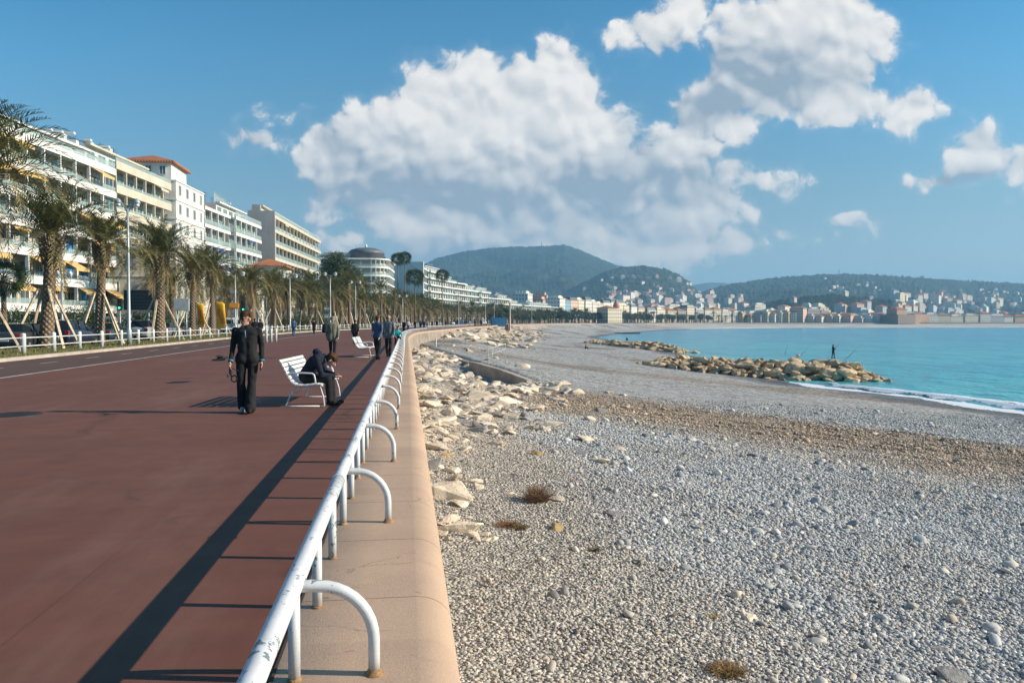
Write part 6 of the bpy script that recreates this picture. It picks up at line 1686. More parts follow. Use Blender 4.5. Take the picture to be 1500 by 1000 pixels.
def prim_ell(mb, c, r, rot=(0, 0, 0)):
    M = Matrix.Translation(c) @ Euler(rot).to_matrix().to_4x4() @ Matrix.Diagonal((*r, 1)); prof = [(max(1e-4, math.sin(math.pi * i / 12)), -math.cos(math.pi * i / 12)) for i in range(13)]
    mb.lathe(prof, 18, M=M)
def organic(name, prims, mat, root, voxel=.012, smooth=6, fold=0.0, seed=0):
    """closed primitives fused by a voxel remesh into one smooth skin"""
    mb = MB()
    for p in prims:
        if p[0] == 'c': prim_capsule(mb, *p[1:])
        else: prim_ell(mb, *p[1:])
    tmp = bpy.data.objects.new('t', mb.mesh('t', mat)); COL.objects.link(tmp)
    md = tmp.modifiers.new('r', 'REMESH'); md.mode = 'VOXEL'; md.voxel_size = voxel; md.use_smooth_shade = True
    m2 = tmp.modifiers.new('s', 'SMOOTH'); m2.iterations = smooth; m2.factor = .5
    dg = bpy.context.evaluated_depsgraph_get(); me = bpy.data.meshes.new_from_object(tmp.evaluated_get(dg)); me.name = name
    bpy.data.objects.remove(tmp)
    if fold:
        me.update(); n = len(me.vertices); co = np.empty(n * 3); no = np.empty(n * 3); me.vertices.foreach_get('co', co); me.vertices.foreach_get('normal', no); co = co.reshape(-1, 3); no = no.reshape(-1, 3)
        f = np.sin(co[:, 2] * 42 + 3 * np.sin(co[:, 0] * 17 + seed) + 2 * np.sin(co[:, 1] * 13)) * .5 + np.sin(co[:, 0] * 55 + co[:, 2] * 24 + seed) * .3 + np.sin(co[:, 1] * 47 - co[:, 2] * 31) * .3
        co += no * (f * fold)[:, None]; me.vertices.foreach_set('co', co.ravel()); me.update()
    me.materials.clear(); me.materials.append(mat); me.polygons.foreach_set('use_smooth', [True] * len(me.polygons))
    return link(name, me, root)
def hand_prims(w_, dirv, palmn, curl=.5, size=1.0, side=1):
    """wrist, pointing direction, palm normal: palm and five separate fingers"""
    w_ = Vector(w_); d = Vector(dirv).normalized(); n_ = Vector(palmn).normalized(); s_ = d.cross(n_).normalized() * side; out = []
    s = size; k0 = w_ + d * .085 * s
    for i in (-1.1, -.35, .4, 1.1): out.append(('c', w_ + d * .015 + s_ * (.012 * i), k0 + s_ * (.021 * i * s), .014 * s, .0125 * s, 8))
    for j, (i, L_) in enumerate(((-1.1, .062), (-.35, .074), (.4, .080), (1.1, .070))):
        p = k0 + s_ * (.021 * i * s); dd = d.copy()
        for seg in range(3):
            dd = (dd + n_ * curl * (.55 + .15 * j / 3)).normalized(); q = p + dd * (L_ * s * (.42, .32, .26)[seg])
            out.append(('c', p, q, (.0100 - .001 * seg) * s, (.0092 - .001 * seg) * s, 8)); p = q
    t0 = w_ + d * .03 * s + s_ * .028 * s; t1 = t0 + (d * .7 + s_ * .75 + n_ * .35).normalized() * .042 * s; t2 = t1 + (d * .95 + n_ * .5 + s_ * .1).normalized() * .034 * s
    out += [('c', t0, t1, .014 * s, .0115 * s, 8), ('c', t1, t2, .011 * s, .009 * s, 8)]
    return out
def head_prims(c, face, up=(0, 0, 1), s=1.0):
    """skull, jaw, nose, brow, ears; face = looking direction"""
    c = Vector(c); f = Vector(face).normalized(); u = Vector(up).normalized(); r = f.cross(u).normalized(); u = r.cross(f)
    P_ = lambda a, b_, k: c + f * (a * s) + r * (b_ * s) + u * (k * s)
    return [('c', P_(-.015, 0, .025), P_(.0, 0, .035), .088 * s, .082 * s), ('c', P_(.03, 0, -.02), P_(.045, 0, -.065), .062 * s, .040 * s), ('c', P_(.055, .022, -.01), P_(.055, -.022, -.01), .034 * s, .034 * s, 8),
            ('c', P_(.082, 0, .012), P_(.112, 0, -.022), .009 * s, .015 * s, 8), ('c', P_(.070, -.036, .030), P_(.070, .036, .030), .016 * s, .016 * s, 8), ('c', P_(.070, -.014, -.058), P_(.070, .014, -.058), .014 * s, .014 * s, 8), ('c', P_(.06, 0, -.09), P_(.055, 0, -.085), .026 * s, .026 * s, 8),
            ('c', P_(-.005, .080, .012), P_(-.010, .088, -.022), .014 * s, .010 * s, 8), ('c', P_(-.005, -.080, .012), P_(-.010, -.088, -.022), .014 * s, .010 * s, 8)]
def hair_prims(c, face, up=(0, 0, 1), s=1.0, big=1.0):
    c = Vector(c); f = Vector(face).normalized(); u = Vector(up).normalized(); r = f.cross(u).normalized(); u = r.cross(f); out = []
    P_ = lambda a, b_, k: c + f * (a * s) + r * (b_ * s) + u * (k * s)
    out.append(('c', P_(-.035, 0, .055), P_(.012, 0, .068), .090 * s * big, .078 * s * big)); out.append(('c', P_(-.055, 0, .0), P_(-.045, 0, -.035), .075 * s * big, .058 * s * big))
    rb = random.Random(int(c.x * 100)); 
    for k in range(22):
        a = rb.uniform(0, 6.28); e = rb.uniform(.2, 1.4); d = f * (math.cos(a) * math.cos(e)) + r * (math.sin(a) * math.cos(e)) + u * math.sin(e)
        q = P_(-.02, 0, .045) + d * .075 * s * big; out.append(('c', q, q + d * .022 * s + f * rb.uniform(-.02, .02), .024 * s, .012 * s, 7))
    for sg in (-1, 1): out.append(('c', P_(-.02, .075 * sg, .045), P_(-.005, .080 * sg, .01), .022 * s, .012 * s, 7))
    return out
def person(loc, rz, label, J, top_m, leg_m, shoes=shoe_m, hair=hair_k, skin=skin_m, detail=1, voxel=.012, coat=0.0, group=None, flare=0.0, face=(0, -1, 0), hup=(0, 0, 1), hood=False, bulk=1.0, shoe2=None, hbig=1.0, seed=1):
    """J: joints in metres, person facing -Y unless posed otherwise"""
    root = empty('person', loc, rz, label, 'person', group); V = {k: Vector(v) for k, v in J.items()}
    ch = V['chest']; pv = V['pelvis']; nk = V['neck']; hd = V['head']
    b_ = head_prims(hd, face, hup); b_.append(('c', nk - Vector((0, 0, .03)), hd - Vector(hup) * .05, .052, .050)); b_.append(('c', ch, nk, .09, .06)); b_.append(('c', pv, ch, .07, .075))
    for s in 'LR':
        b_ += [('c', V['sh' + s], V['el' + s], .042, .036), ('c', V['el' + s], V['wr' + s], .036, .024), ('c', V['sh' + s], ch, .035, .05), ('c', V['hip' + s], V['kn' + s], .06, .045), ('c', V['kn' + s], V['an' + s], .045, .034), ('c', V['hip' + s], pv, .055, .06)]
        if detail: 
            dv = V.get('hd' + s, V['wr' + s] + (V['wr' + s] - V['el' + s])) - V['wr' + s]
            b_ += hand_prims(V['wr' + s], dv, V.get('pn' + s, Vector((1 if s == 'L' else -1, 0, 0))), .42 if detail > 1 else .3, 1.0, 1 if s == 'L' else -1)
        else: b_.append(('c', V['wr' + s], V['wr' + s] + (V['wr' + s] - V['el' + s]).normalized() * .10, .035, .025))
        toe = V.get('to' + s, V['an' + s] + Vector((0, -.17, -.045))); b_.append(('c', V['an' + s], (V['an' + s] + toe) / 2, .035, .03))
    organic('body', b_, skin, root, voxel * (.55 if detail > 1 else .8), 3)
    if detail > 1:
        f = Vector(face).normalized(); u = Vector(hup).normalized(); r = f.cross(u).normalized(); u = r.cross(f); mb = MB()
        for sg in (-1, 1): mb.ball(hd + f * .080 + r * (.032 * sg) + u * .008, .012, 10, 8)
        mb.build('eyes', pmat('eye', (.05, .035, .03), .2), root)
        mb = MB(); mb.tube([hd + f * .087 + r * x_ - u * .046 for x_ in (-.022, 0, .022)], .0045, 6); mb.build('lips', pmat('lips', (.42, .16, .13), .5), root)
    k = bulk; sd = (V['shR'] - V['shL']).normalized()
    mc_ = nk * .45 + ch * .55; tp = [('c', mc_ + sd * .085, mc_ - sd * .085, .105 * k, .105 * k), ('c', nk + (V['shL'] - nk) * .25 - Vector((0, 0, .03)), V['shL'] - (V['shL'] - V['shR']) * .10 - Vector((0, 0, .02)), .068 * k, .062 * k), ('c', nk + (V['shR'] - nk) * .25 - Vector((0, 0, .03)), V['shR'] - (V['shR'] - V['shL']) * .10 - Vector((0, 0, .02)), .068 * k, .062 * k), ('c', ch + sd * .055, pv + sd * .045 + Vector((0, 0, .02)), .118 * k, .112 * k), ('c', ch - sd * .055, pv - sd * .045 + Vector((0, 0, .02)), .118 * k, .112 * k), ('c', nk - Vector((0, 0, .07)), nk + (hd - nk) * .12, .085, .066)]
    for s in 'LR': tp += [('c', V['sh' + s], V['el' + s], .060 * k, .050 * k), ('c', V['el' + s], V['wr' + s] - (V['wr' + s] - V['el' + s]).normalized() * .01, .050 * k, .040 * k)]
    if coat: tp += [('c', pv + sd * .07, pv + sd * .08 - Vector((0, 0, coat)), .12 * k, .13 * k), ('c', pv - sd * .07, pv - sd * .08 - Vector((0, 0, coat)), .12 * k, .13 * k)]
    if hood: tp += [('c', nk + (hd - nk) * .05 + Vector((-.06, 0, .0)), nk + Vector((-.10, 0, .07)), .085, .075), ('c', nk + Vector((-.05, -.06, .02)), nk + Vector((-.05, .06, .02)), .07, .07)]
    organic('jacket', tp, top_m, root, voxel, 5, .0028, seed)
    lg = [('c', V['hipL'], V['hipR'], .105, .105), ('c', (V['hipL'] + V['hipR']) / 2, pv, .11, .10)]
    for s in 'LR':
        an = V['an' + s] + (V['kn' + s] - V['an' + s]) * .02
        lg += [('c', V['hip' + s], V['kn' + s], .094, .072), ('c', V['kn' + s], an, .072, .062 + flare)]
        lg.append(('c', an, an + Vector((0, -.015, -.0)), .064 + flare, .06 + flare))
    organic('trousers', lg, leg_m, root, voxel, 5, .0028, seed + 3)
    for s in 'LR':
        an = V['an' + s]; toe = V.get('to' + s, an + Vector((0, -.19, -.05))); heel = an + (an - toe).normalized() * .03; heel.z = min(an.z, toe.z + .02)
        organic('shoe', [('c', heel - Vector((0, 0, .015)), toe, .043, .036), ('c', an - Vector((0, 0, .01)), (an + toe) / 2, .045, .042), ('c', (heel + toe) / 2 - Vector((0, 0, .01)), toe + (toe - heel).normalized() * .02, .044, .03)], (shoe2 if (shoe2 and s == 'L') else shoes), root, .008 if detail else .015, 3)
    if hair is not None: organic('hair', hair_prims(hd, face, hup, 1.0, hbig), hair, root, voxel * .7, 2, .004)
    return root, V

# the walking man in black
J = dict(head=(-.015, -.03, 1.615), neck=(0, 0, 1.475), chest=(0, 0, 1.28), pelvis=(0, 0, .98), shL=(-.195, 0, 1.42), elL=(-.240, .04, 1.14), wrL=(-.262, -.10, .89), hdL=(-.268, -.14, .80), pnL=(1, -.2, 0),
         shR=(.195, 0, 1.42), elR=(.232, .06, 1.14), wrR=(.242, -.02, .89), hdR=(.246, -.06, .80), pnR=(-1, -.2, 0), hipL=(-.10, 0, .94), hipR=(.10, 0, .94), knL=(-.105, -.03, .50), knR=(.075, -.07, .50),
         anL=(-.085, .10, .10), anR=(.055, -.13, .085), toL=(-.095, -.07, .038), toR=(.06, -.31, .055))
mx_, my_ = ground(363, 604, 0).x, ground(363, 604, 0).y
man, V = person((mx_, my_ , 0), R(4), 'man in black walking towards the camera in flared trousers, holding a strap', J, c_black, c_blk2, shoe_m, hair_b, skin_m, 2, .011, flare=.035, coat=.055, bulk=.98, face=(-.72, -.75, -.12), shoe2=shoe_w, hbig=1.06, seed=2)
hd = Vector(J['head']); f = Vector((-.72, -.75, -.12)).normalized(); r = f.cross(Vector((0, 0, 1))).normalized(); u = r.cross(f)
mb = MB()
for sg in (-1, 1): mb.lathe([(.001, 0), (.024, .0), (.024, .004), (.001, .006)], 14, M=Matrix.Translation(hd + f * .095 + r * (.033 * sg) + u * .010) @ f.to_track_quat('Z', 'Y').to_matrix().to_4x4())
for sg in (-1, 1): mb.tube([hd + f * .092 + r * (.056 * sg) + u * .014, hd + r * (.090 * sg) + u * .012], .003, 5)
mb.tube([hd + f * .1 + r * -.012 + u * .014, hd + f * .1 + r * .012 + u * .014], .003, 5); mb.build('glasses', pmat('glasses_dark', (.02, .015, .012), .1), man)
for sg, nm in (('L', 0), ('R', 1)):
    w0 = V['wr' + sg]; d = (w0 - V['el' + sg]).normalized(); mb = MB(); mb.tube([w0 - d * .022, w0 + d * .006], .044, 14); mb.build('blue_cuff', pmat('cuff_blue', (.04, .26, .42), .8), man)
mb = MB(); mb.tube([(-.02, -.118, 1.42), (-.01, -.135, 1.30)], .008, 6); mb.build('zip', pmat('zip_blue', (.10, .30, .42), .5), man)
mb = MB(); mb.tube([(.03, .01, 1.475), (-.05, -.055, 1.465), (-.095, -.03, 1.49)], .012, 6); mb.build('collar', c_grey, man)
# strap and phone he carries: things of their own
hx = Vector((mx_, my_, 0)); Rz = Matrix.Rotation(R(4), 4, 'Z')
root = empty('strap', tuple(hx + Rz @ Vector((-.268, -.15, .80))), R(4), 'coiled black strap with loops hanging from the walking man\'s hand', 'strap')
mb = MB(); mb.tube([(-.01, 0, .04), (.02, -.01, -.02), (.07, -.02, -.04), (.15, -.02, -.07)], .011, 7, flat=.6)
mb.tube([(.0, 0, 0), (.0, -.01, -.10), (.03, -.01, -.16)], .014, 7, flat=.5); mb.build('webbing', c_black, root)
mb = MB(); mb.tube([(.07 + .045 * math.cos(a), -.01, -.20 + .055 * math.sin(a)) for a in [i * math.pi / 8 for i in range(17)]], .012, 7); mb.build('loop', c_black, root)
mb = MB(); mb.tube([(-.03, 0, -.12), (-.02, 0, -.17)], .022, 8); mb.tube([(.01, 0, -.05), (.03, 0, -.12)], .016, 8); mb.build('buckle', metal_d, root)
root = empty('phone', tuple(hx + Rz @ Vector((.234, -.09, .80))), R(4), 'dark phone held in the walking man\'s left hand', 'phone')
MB().box(-.008, .006, -.045, .045, -.07, .06).build('case', pmat('phone_case', (.05, .02, .015), .3), root, bevel=.004); MB().box(-.0095, -.0082, -.040, .040, -.064, .054).build('screen', blk, root)
# white tee hem showing at his left hip
# seated man
sx, sy = -1.93, 15.32
J = dict(head=(.50, 0, .835), neck=(.325, 0, .925), chest=(.19, 0, .80), pelvis=(.02, 0, .53), shL=(.255, .185, .885), elL=(.36, .23, .60), wrL=(.545, .07, .575), hdL=(.63, .03, .56), pnL=(0, -.5, -.8),
         shR=(.255, -.185, .885), elR=(.36, -.23, .585), wrR=(.555, -.07, .545), hdR=(.65, -.02, .525), pnR=(0, .6, .8), hipL=(.05, .10, .50), hipR=(.05, -.10, .50), knL=(.47, .15, .505), knR=(.47, -.14, .495),
         anL=(.50, .15, .10), anR=(.49, -.14, .10), toL=(.66, .17, .045), toR=(.66, -.16, .045))
sm_, V = person((sx + .02, sy, 0), R(-4), 'man in a dark hooded jacket hunched forward on the near bench, elbows on knees', J, c_navy, c_blk2, shoe_br, hair_b, skin_p, 2, .011, face=(.72, -.05, -.69), hup=(.69, 0, .72), hood=True, bulk=1.12, hbig=1.10, seed=5)
def walker(px, Y, label, top, legm, hair=hair_k, h=1.74, face_cam=False, coat=0.0, stride=.16, rz=0.0, group=None, shoes=shoe_m, arms=.05, vox=.02, z=0.0, skin=skin_m, carry=None, bulk=1.05):
    k = h / 1.74; fy = -1 if face_cam else 1
    J = dict(head=(0, fy * .03, 1.60), neck=(0, 0, 1.46), chest=(0, 0, 1.27), pelvis=(0, 0, .97), shL=(-.19, 0, 1.40), elL=(-.24, .04 + arms, 1.13), wrL=(-.24, -.02 + arms * 2, .88), shR=(.19, 0, 1.40), elR=(.24, .04 - arms, 1.13), wrR=(.24, -.04 - arms * 2, .88),
             hipL=(-.09, 0, .93), hipR=(.09, 0, .93), knL=(-.09, stride * .3 * fy, .50), knR=(.09, -stride * .2, .49), anL=(-.08, stride, .09), anR=(.08, -stride, .09), toL=(-.09, stride + fy * .17, .04), toR=(.09, -stride + fy * .17, .04))
    J = {a: tuple(c_ * k for c_ in b_) for a, b_ in J.items()}
    g = at(px, 470, Y)
    return person((g.x, Y, z), rz, label, J, top, legm, shoes, hair, skin, 0, vox, coat, group, face=(0, fy, 0), bulk=bulk)
walker(487, 35, 'man in a long khaki coat with dark sleeves walking away, seen above the bench sitter', c_khaki, c_blk2, hair_g, 1.78, coat=.16, bulk=1.22, vox=.016)
bp, _ = (None, None)
g = at(481, 470, 34.85); root = empty('backpack', (g.x - .02, 35.22, 0), 0, 'dark bag slung over the left shoulder of the man in the khaki coat', 'bag')
organic('bag', [('c', (-.10, -.62, 1.38), (-.12, -.60, 1.18), .10, .12)], c_navy, root, .02, 3)
walker(520, 55, 'woman in a black coat walking beyond the empty bench', c_black, c_blk2, hair_k, 1.66, coat=.18)
walker(553, 33, 'man in a blue grey jacket just right of the empty bench', c_bluegrey, c_blk2, hair_b, 1.80, coat=.05, rz=-.5, arms=.12, vox=.016)
walker(569, 35.5, 'man with an orange cap in a dark grey coat beside the railing', c_grey, c_blk2, None, 1.86, coat=.12, rz=-.2)
g = at(568.5, 470, 35.5); root = empty('cap', (g.x, 35.5, 0), 0, 'orange red cap worn by the tall man at the railing', 'cap'); organic('crown', [('c', (0, .03, 1.745), (0, .03, 1.77), .098, .085), ('c', (0, .13, 1.735), (0, .15, 1.73), .06, .05)], c_orange, root, .02, 2)
walker(430, 84, 'person in denim standing on the cycle lane by the white fence', c_den, c_den, hair_k, 1.80)
walker(373, 70, 'person in a dark jacket half hidden left of the walking man\'s head at the crossing', c_black, c_den, hair_k, 1.8); walker(381, 72, 'second person in dark jacket and jeans by the white bollards', c_navy, c_den, hair_b, 1.75)
# crouching figure in turquoise by the railing
g = at(584, 470, 52)
J = dict(head=(.02, -.12, 1.12), neck=(0, -.06, .98), chest=(0, 0, .84), pelvis=(0, .14, .56), shL=(-.17, 0, .94), elL=(-.26, -.16, .72), wrL=(-.20, -.34, .56), shR=(.17, 0, .94), elR=(.26, -.16, .72), wrR=(.2, -.34, .58), hipL=(-.09, .14, .54), hipR=(.09, .14, .54), knL=(-.14, -.22, .50), knR=(.14, -.2, .50), anL=(-.12, .02, .09), anR=(.12, .02, .09))
person((g.x - .1, 52, 0), .3, 'figure in a turquoise jacket crouching by the railing with a bright blue bag', J, c_turq, c_black, shoe_m, hair_k, skin_m, 0, .02)
root = empty('bag', (g.x + .05, 51.4, 0), 0, 'bright blue bag on the ground beside the crouching figure', 'bag'); organic('sack', [('c', (0, 0, .16), (.08, 0, .26), .15, .12)], pmat('bag_blue', (.0, .35, .60), .6), root, .02, 2); MB().tube([(-.06, 0, .32), (0, 0, .44), (.1, 0, .40)], .012, 5).build('handle', blk, root)
# distant strollers
rp = random.Random(4)
cl = [c_black, c_navy, c_grey, c_white, c_khaki, c_orange, c_bluegrey]
protos = {}
for k, (px, Y, ci) in enumerate(((598, 118, 3), (608, 150, 0), (616, 142, 0), (621, 150, 1), (626, 146, 0), (633, 160, 2), (574, 95, 2), (592, 92, 0), (546, 84, 0), (640, 175, 6), (653, 190, 3), (668, 215, 0), (688, 240, 1), (696, 245, 0), (705, 255, 2), (460, 96, 3))):
    i = k % 4
    g = at(px, 470, Y)
    if i not in protos:
        protos[i] = walker(px, Y, 'distant stroller far along the promenade', cl[ci], c_blk2 if i else c_den, hair_k, 1.72, face_cam=bool(i % 2), coat=.1 * (i == 2), group='distant strollers on the promenade', vox=.028)[0]
    else:
        c_ = copy_tree(protos[i]); c_.location = (g.x, Y, 0); c_.rotation_euler.z = rp.uniform(-1, 1)
# beach figures and fishermen
def rz_(x, y): return float(beach_z(x, y))
g = at(1221, 470, 94)
J = dict(head=(.02, 0, 1.62), neck=(0, 0, 1.47), chest=(0, 0, 1.27), pelvis=(0, 0, .96), shL=(-.05, .17, 1.40), elL=(.05, .22, 1.16), wrL=(.26, .12, 1.16), shR=(-.05, -.17, 1.40), elR=(.05, -.22, 1.14), wrR=(.30, -.06, 1.20), hipL=(0, .09, .93), hipR=(0, -.09, .93), knL=(-.05, .1, .5), knR=(.07, -.1, .5), anL=(-.12, .1, .09), anR=(.08, -.1, .09), toL=(.02, .1, .04), toR=(.24, -.1, .04))
person((g.x, 94, -3.12), 0, 'lone fisherman in black standing on top of the nearer breakwater', J, c_black, c_blk2, shoe_m, hair_k, skin_m, 0, .02, coat=.1, face=(1, 0, 0))
rodm = pmat('rod_dark', (.05, .05, .05), .4)
def rod(px0, py0, px1, py1, Y, label):
    a, c_ = at(px0, py0, Y), at(px1, py1, Y + 1.5); root = empty('fishing_rod', tuple(a), 0, label, 'fishing rod'); d = c_ - a; sag = Vector((0, 0, -.12))
    MB().tube([(0, 0, 0), d * .5, d * .8 + sag * .2, d + sag], [.035, .026, .018, .012], 5).build('blank', rodm, root); MB().tube([d * .0, d * .12], .035, 6).build('grip', rodm, root); MB().lathe([(.05, -.04), (.06, 0), (.05, .04)], 8, M=Matrix.Translation(d * .14)).build('reel', metal_d, root)
rod(1222, 512, 1236, 495, 93.8, 'short thin fishing rod held by the fisherman'); rod(1237, 528, 1266, 499, 92.5, 'long fishing rod leaning out from the rocks right of the fisherman')
rod(1171, 522, 1190, 503, 96, 'thin fishing rod propped left of the fisherman beside the white tub'); rod(1150, 519, 1154, 504, 98, 'nearly upright thin fishing rod farthest left on the breakwater')
g = at(1169, 523, 96.3); tag(MB().lathe([(.22, 0), (.27, .42), (.24, .46), (.02, .46)], 12).build('tub', c_white, None, loc=(g.x, 96.3, g.z - .1)), 'small white tub standing on the breakwater rocks', 'tub')
def sitter(px, py, Y, z, label, rz=0.0):
    g = at(px, py, Y)
    J = dict(head=(.1, 0, .82), neck=(.03, 0, .70), chest=(.0, 0, .52), pelvis=(-.08, 0, .16), shL=(0, .17, .62), elL=(.12, .22, .40), wrL=(.34, .1, .42), shR=(0, -.17, .62), elR=(.12, -.22, .40), wrR=(.34, -.1, .42), hipL=(-.06, .1, .15), hipR=(-.06, -.1, .15), knL=(.30, .12, .45), knR=(.30, -.12, .45), anL=(.44, .12, .08), anR=(.44, -.12, .08), toL=(.6, .12, .05), toR=(.6, -.12, .05))
    person((g.x, Y, z), rz, label, J, c_black, c_blk2, shoe_m, hair_k, skin_m, 0, .024, face=(1, 0, 0))
g = at(858, 498, 160); sitter(858, 498, 160, rz_(g.x, 160), 'dark figure sitting on the open shingle left of the breakwaters')
g = at(918, 492, 205); sitter(918, 492, 205, -3.6, 'dark figure sitting on the farther breakwater', .5)
# gull flying in front of the coastal road
root = empty('pigeon', tuple(at(323, 526, 13.9)), .4, 'small dark bird flying low over the red paving left of the walking man', 'bird')
organic('body', [('c', (-.07, 0, -.01), (.06, 0, .01), .020, .032), ('c', (.08, 0, .02), (.11, 0, .03), .022, .016), ('c', (-.09, 0, -.01), (-.14, 0, -.015), .018, .010)], cloth('feather_dark', (.035, .035, .04)), root, .006, 3)
for sg in (-1, 1):
    mb = MB(); mb.add([(.03, 0, .02), (-.05, 0, .02), (-.06, .11 * sg, .06), (.02, .10 * sg, .07), (-.07, .20 * sg, .05), (-.02, .22 * sg, .05), (.03, 0, .012), (-.05, 0, .012), (-.06, .11 * sg, .052), (.02, .10 * sg, .062)], [(0, 1, 2, 3), (3, 2, 4, 5), (6, 9, 8, 7)])
    mb.build('wing', cloth('feather_wing', (.05, .05, .055)), root)

# ------------------------------------------------------------------ cars on the coast road
glass_c, t, b = new_mat('car_glass'); b.inputs['Base Color'].default_value = (.015, .02, .022, 1); b.inputs['Roughness'].default_value = .06
tyre = pmat('tyre', (.012, .012, .012), .9); rim = pmat('rim', (.40, .40, .41), .35, .05, 3, metal=.7); lred = pmat('tail_lamp', (.42, .010, .008), .25); lwh = pmat('head_lamp', (.7, .72, .72), .15); platem = pmat('number_plate', (.60, .60, .56), .5)
def carpaint(nm, c, coat=.6): return pmat(nm, c, .32, .04, 1.0, metal=.0, coat=coat)
def car(loc, rz, paint, label, suv=False, group=None, van=False):
    """x forward, length 4.4"""
    root = empty('parked_car', loc, rz, label, 'car', group); hs = 1.0 if not suv else 1.13
    if van: sec = [(-2.3, .40, 1.9, .86, .80), (-2.25, .28, 1.98, .90, .82), (-1.0, .26, 2.02, .90, .82), (.9, .26, 2.0, .90, .80), (1.5, .28, 1.35, .88, .74), (2.1, .30, 1.05, .82, .66), (2.3, .42, .8, .74, .6)]
    else: sec = [(-2.15, .42, .78, .74, .66), (-2.10, .30, .92, .84, .74), (-1.8, .26, 1.0, .86, .78), (-.9, .24, .98, .88, .82), (.3, .24, .94, .88, .82), (1.0, .24, .93, .88, .78), (1.6, .26, .84, .85, .70), (2.05, .32, .70, .78, .62), (2.2, .42, .60, .66, .55)]
    V_ = []; 
    for x, z0, z1, hw, tw in sec:
        z1 *= hs
        prof = [(-hw * .92, z0), (-hw, z0 + .15), (-hw, (z0 + z1) / 2), (-hw * .96, z1 - .12), (-tw, z1), (0, z1 + .02), (tw, z1), (hw * .96, z1 - .12), (hw, (z0 + z1) / 2), (hw, z0 + .15), (hw * .92, z0)]
        V_ += [(x, p[0], p[1]) for p in prof]
    n = 11; fs = [(i * n + k, (i + 1) * n + k, (i + 1) * n + (k + 1) % n, i * n + (k + 1) % n) for i in range(len(sec) - 1) for k in range(n)]
    fs += [tuple(range(n)), tuple(reversed(range((len(sec) - 1) * n, len(sec) * n)))]
    mb = MB(); mb.add(V_, fs, 0, True)
    if not van:
        cab = [(-1.95 if suv else -1.75, .96, .74, .90), (-1.45, 1.42, .60, 1.0), (-.2, 1.47, .60, 1.0), (.35, 1.40, .60, 1.0), (1.05, .95, .72, .9)]
        top = [(x, z * hs, w_) for x, z, w_, _ in cab]; vs = []
        for x, z, w_ in top: vs += [(x, -w_, z), (x, w_, z)]
        bz = .90 * hs; vs += [(top[0][0], -.80, bz), (top[0][0], .80, bz), (top[-1][0], -.80, bz), (top[-1][0], .80, bz)]
        mb.add([v for v in vs[2:8]] , [(0, 1, 3, 2), (2, 3, 5, 4)], 0, True)
        body = mb.build('body', paint, root, fix=True)
        gl_ = MB(); m_ = len(top)
        gl_.add([(x, y * .995, z - .012) for x, y, z in vs], [(0, 1, 3, 2), (6, 7, 9, 8), (10, 0, 2, 4, 6, 8, 12), (11, 13, 9, 7, 5, 3, 1), (2, 3, 5, 4), (4, 5, 7, 6)]); gl_.build('windows', glass_c, root, fix=True)
        pl = MB()
        for x0, x1, z1_ in ((-.55, -.48, 1.455), (.32, .38, 1.40)):
            for sg in (-1, 1): pl.tube([(x0, .815 * sg, bz), (x1, .612 * sg, z1_ * hs)], .03, 5)
        pl.build('pillar', paint, root)
    else:
        body = mb.build('body', paint, root, fix=True)
        for sg in (-1, 1):
            MB().box(-1.9, .8, .905 * sg - .004, .905 * sg + .004, 1.15, 1.75).build('windows', glass_c, root)
        MB().box(-2.315, -2.295, -.7, .7, 1.2, 1.75).build('windows', glass_c, root)
    for x in (-1.35, 1.35):
        for sg in (-1, 1):
            M = Matrix.Translation((x, sg * .80, .33)) @ Matrix.Rotation(R(90), 4, 'X'); w1 = MB(); w1.lathe([(.20, -.11), (.33, -.10), (.345, 0), (.33, .10), (.20, .11)], 20, M=M); wo_ = w1.build('wheel', tyre, root)
            w2 = MB(); w2.lathe([(.02, -.115), (.21, -.105), (.21, .105), (.02, .115)], 12, M=M); w2.build('rim', rim, wo_)
    for sg in (-1, 1):
        MB().box(-2.16 - .15 * van, -2.02 - .15 * van, sg * .70 - .12, sg * .70 + .12, .70 * hs, .88 * hs).build('tail_lamp', lred, root, bevel=.02)
        MB().box(2.02 + .1 * van, 2.16 + .1 * van, sg * .58 - .14, sg * .58 + .14, .52, .66).build('headlight', lwh, root, bevel=.02)
        MB().box(.75, .92, sg * .98 - .09, sg * .98 + .09, .95 * hs, 1.08 * hs).build('mirror', paint, root, bevel=.02)
    MB().box(-2.19 - .15 * van, -2.165 - .15 * van, -.26, .26, .50, .61).build('number_plate', platem, root); MB().box(-2.2, -2.05, -.80, .80, .30, .46).build('bumper', blk, root, bevel=.03)
    return root
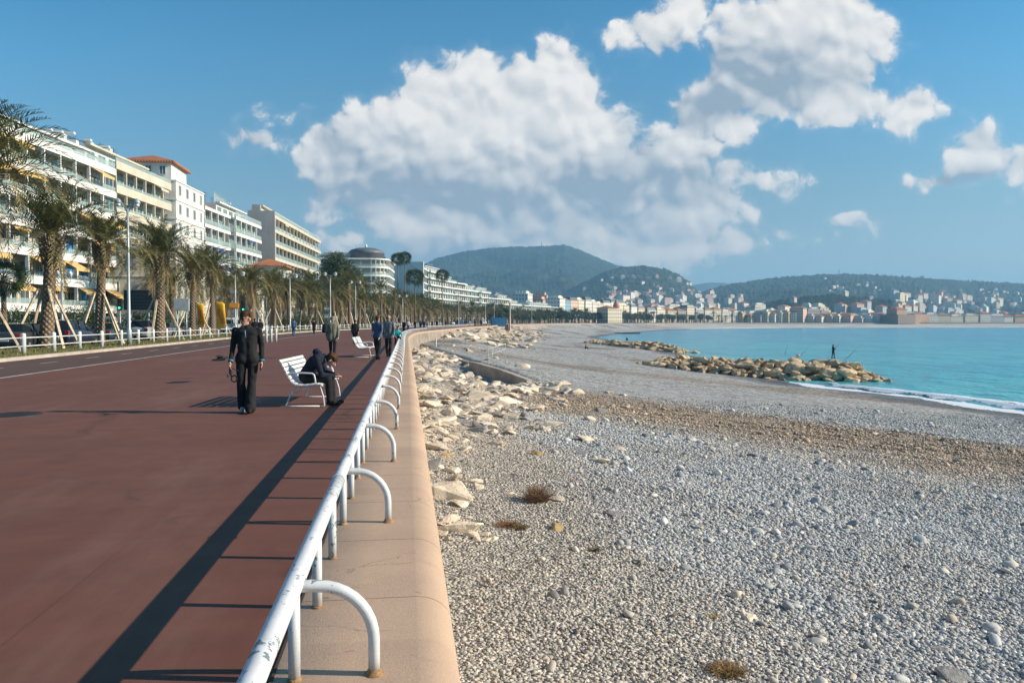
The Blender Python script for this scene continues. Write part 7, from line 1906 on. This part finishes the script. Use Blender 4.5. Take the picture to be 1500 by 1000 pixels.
cpos = [(104, 52, 1.52, carpaint('paint_midnight', (.008, .014, .035)), 'dark blue estate car behind the nearest palm and the white fence', True, False), (163, 62, 1.5, carpaint('paint_dark_green', (.015, .05, .055)), 'dark teal car beyond the second palm', False, False),
        (150, 78, 1.5, carpaint('paint_white', (.6, .6, .58)), 'white van mostly hidden behind the second palm trunk', False, True), (216, 66, 1.5, carpaint('paint_silver', (.34, .36, .36)), 'silver car between the street lamp and the third palm', True, False),
        (247, 76, 1.5, carpaint('paint_grey', (.16, .17, .175)), 'grey car right of the third palm', False, False), (268, 84, 1.5, carpaint('paint_black', (.01, .01, .011)), 'black car left of the yellow banners', False, False), (38, 47, 1.5, carpaint('paint_graphite', (.04, .042, .045)), 'graphite car behind the fence near the left edge', False, False),
        (340, 112, 1.55, carpaint('paint_white2', (.55, .55, .55)), 'white delivery van under the orange sign', False, True), (663, 345, 1.1, carpaint('paint_pale', (.6, .6, .6)), 'distant white car on the bend of the coast road', False, False), (674, 352, 1.1, carpaint('paint_blue', (.02, .04, .12)), 'distant dark blue van on the bend', False, True), (685, 360, 1.0, carpaint('paint_navy', (.015, .025, .06)), 'distant navy car at the end of the bend', False, False), (708, 365, 1.0, carpaint('paint_white3', (.55, .55, .52)), 'distant white van beside the blue hoarding', False, True)]
for px, Y, rz, pt, lab, suv, van in cpos:
    g = at(px, 470, Y); car((g.x, Y, 0), rz, pt, lab, suv, None, van)
# scooters near the left edge
def scooter(px, Y, label):
    g = at(px, 470, Y); root = empty('scooter', (g.x, Y, 0), 1.3, label, 'scooter')
    for x in (-.6, .6):
        M = Matrix.Translation((x, 0, .26)) @ Matrix.Rotation(R(90), 4, 'X'); w1 = MB(); w1.lathe([(.12, -.05), (.25, -.04), (.26, 0), (.25, .04), (.12, .05)], 14, M=M); w1.build('wheel', tyre, root)
    organic('body', [('c', (-.65, 0, .62), (-.15, 0, .60), .13, .14), ('c', (-.1, 0, .32), (.3, 0, .32), .12, .10), ('c', (.38, 0, .4), (.50, 0, .82), .12, .10)], carpaint('scooter_grey', (.10, .10, .11)), root, .03, 3)
    MB().tube([(.6, 0, .26), (.5, 0, .7), (.42, 0, 1.02)], .025, 6).build('fork', rim, root); MB().tube([(.38, -.32, 1.06), (.42, 0, 1.02), (.38, .32, 1.06)], .018, 6).build('handlebar', blk, root)
    organic('seat', [('c', (-.7, 0, .78), (-.1, 0, .76), .10, .12)], blk, root, .03, 2); MB().ball((.56, 0, .84), .08, 10, 6).build('headlight', lwh, root)
scooter(14, 52, 'grey scooter parked at the left edge behind the fence'); scooter(26, 53.5, 'second scooter parked beside the first at the left edge')
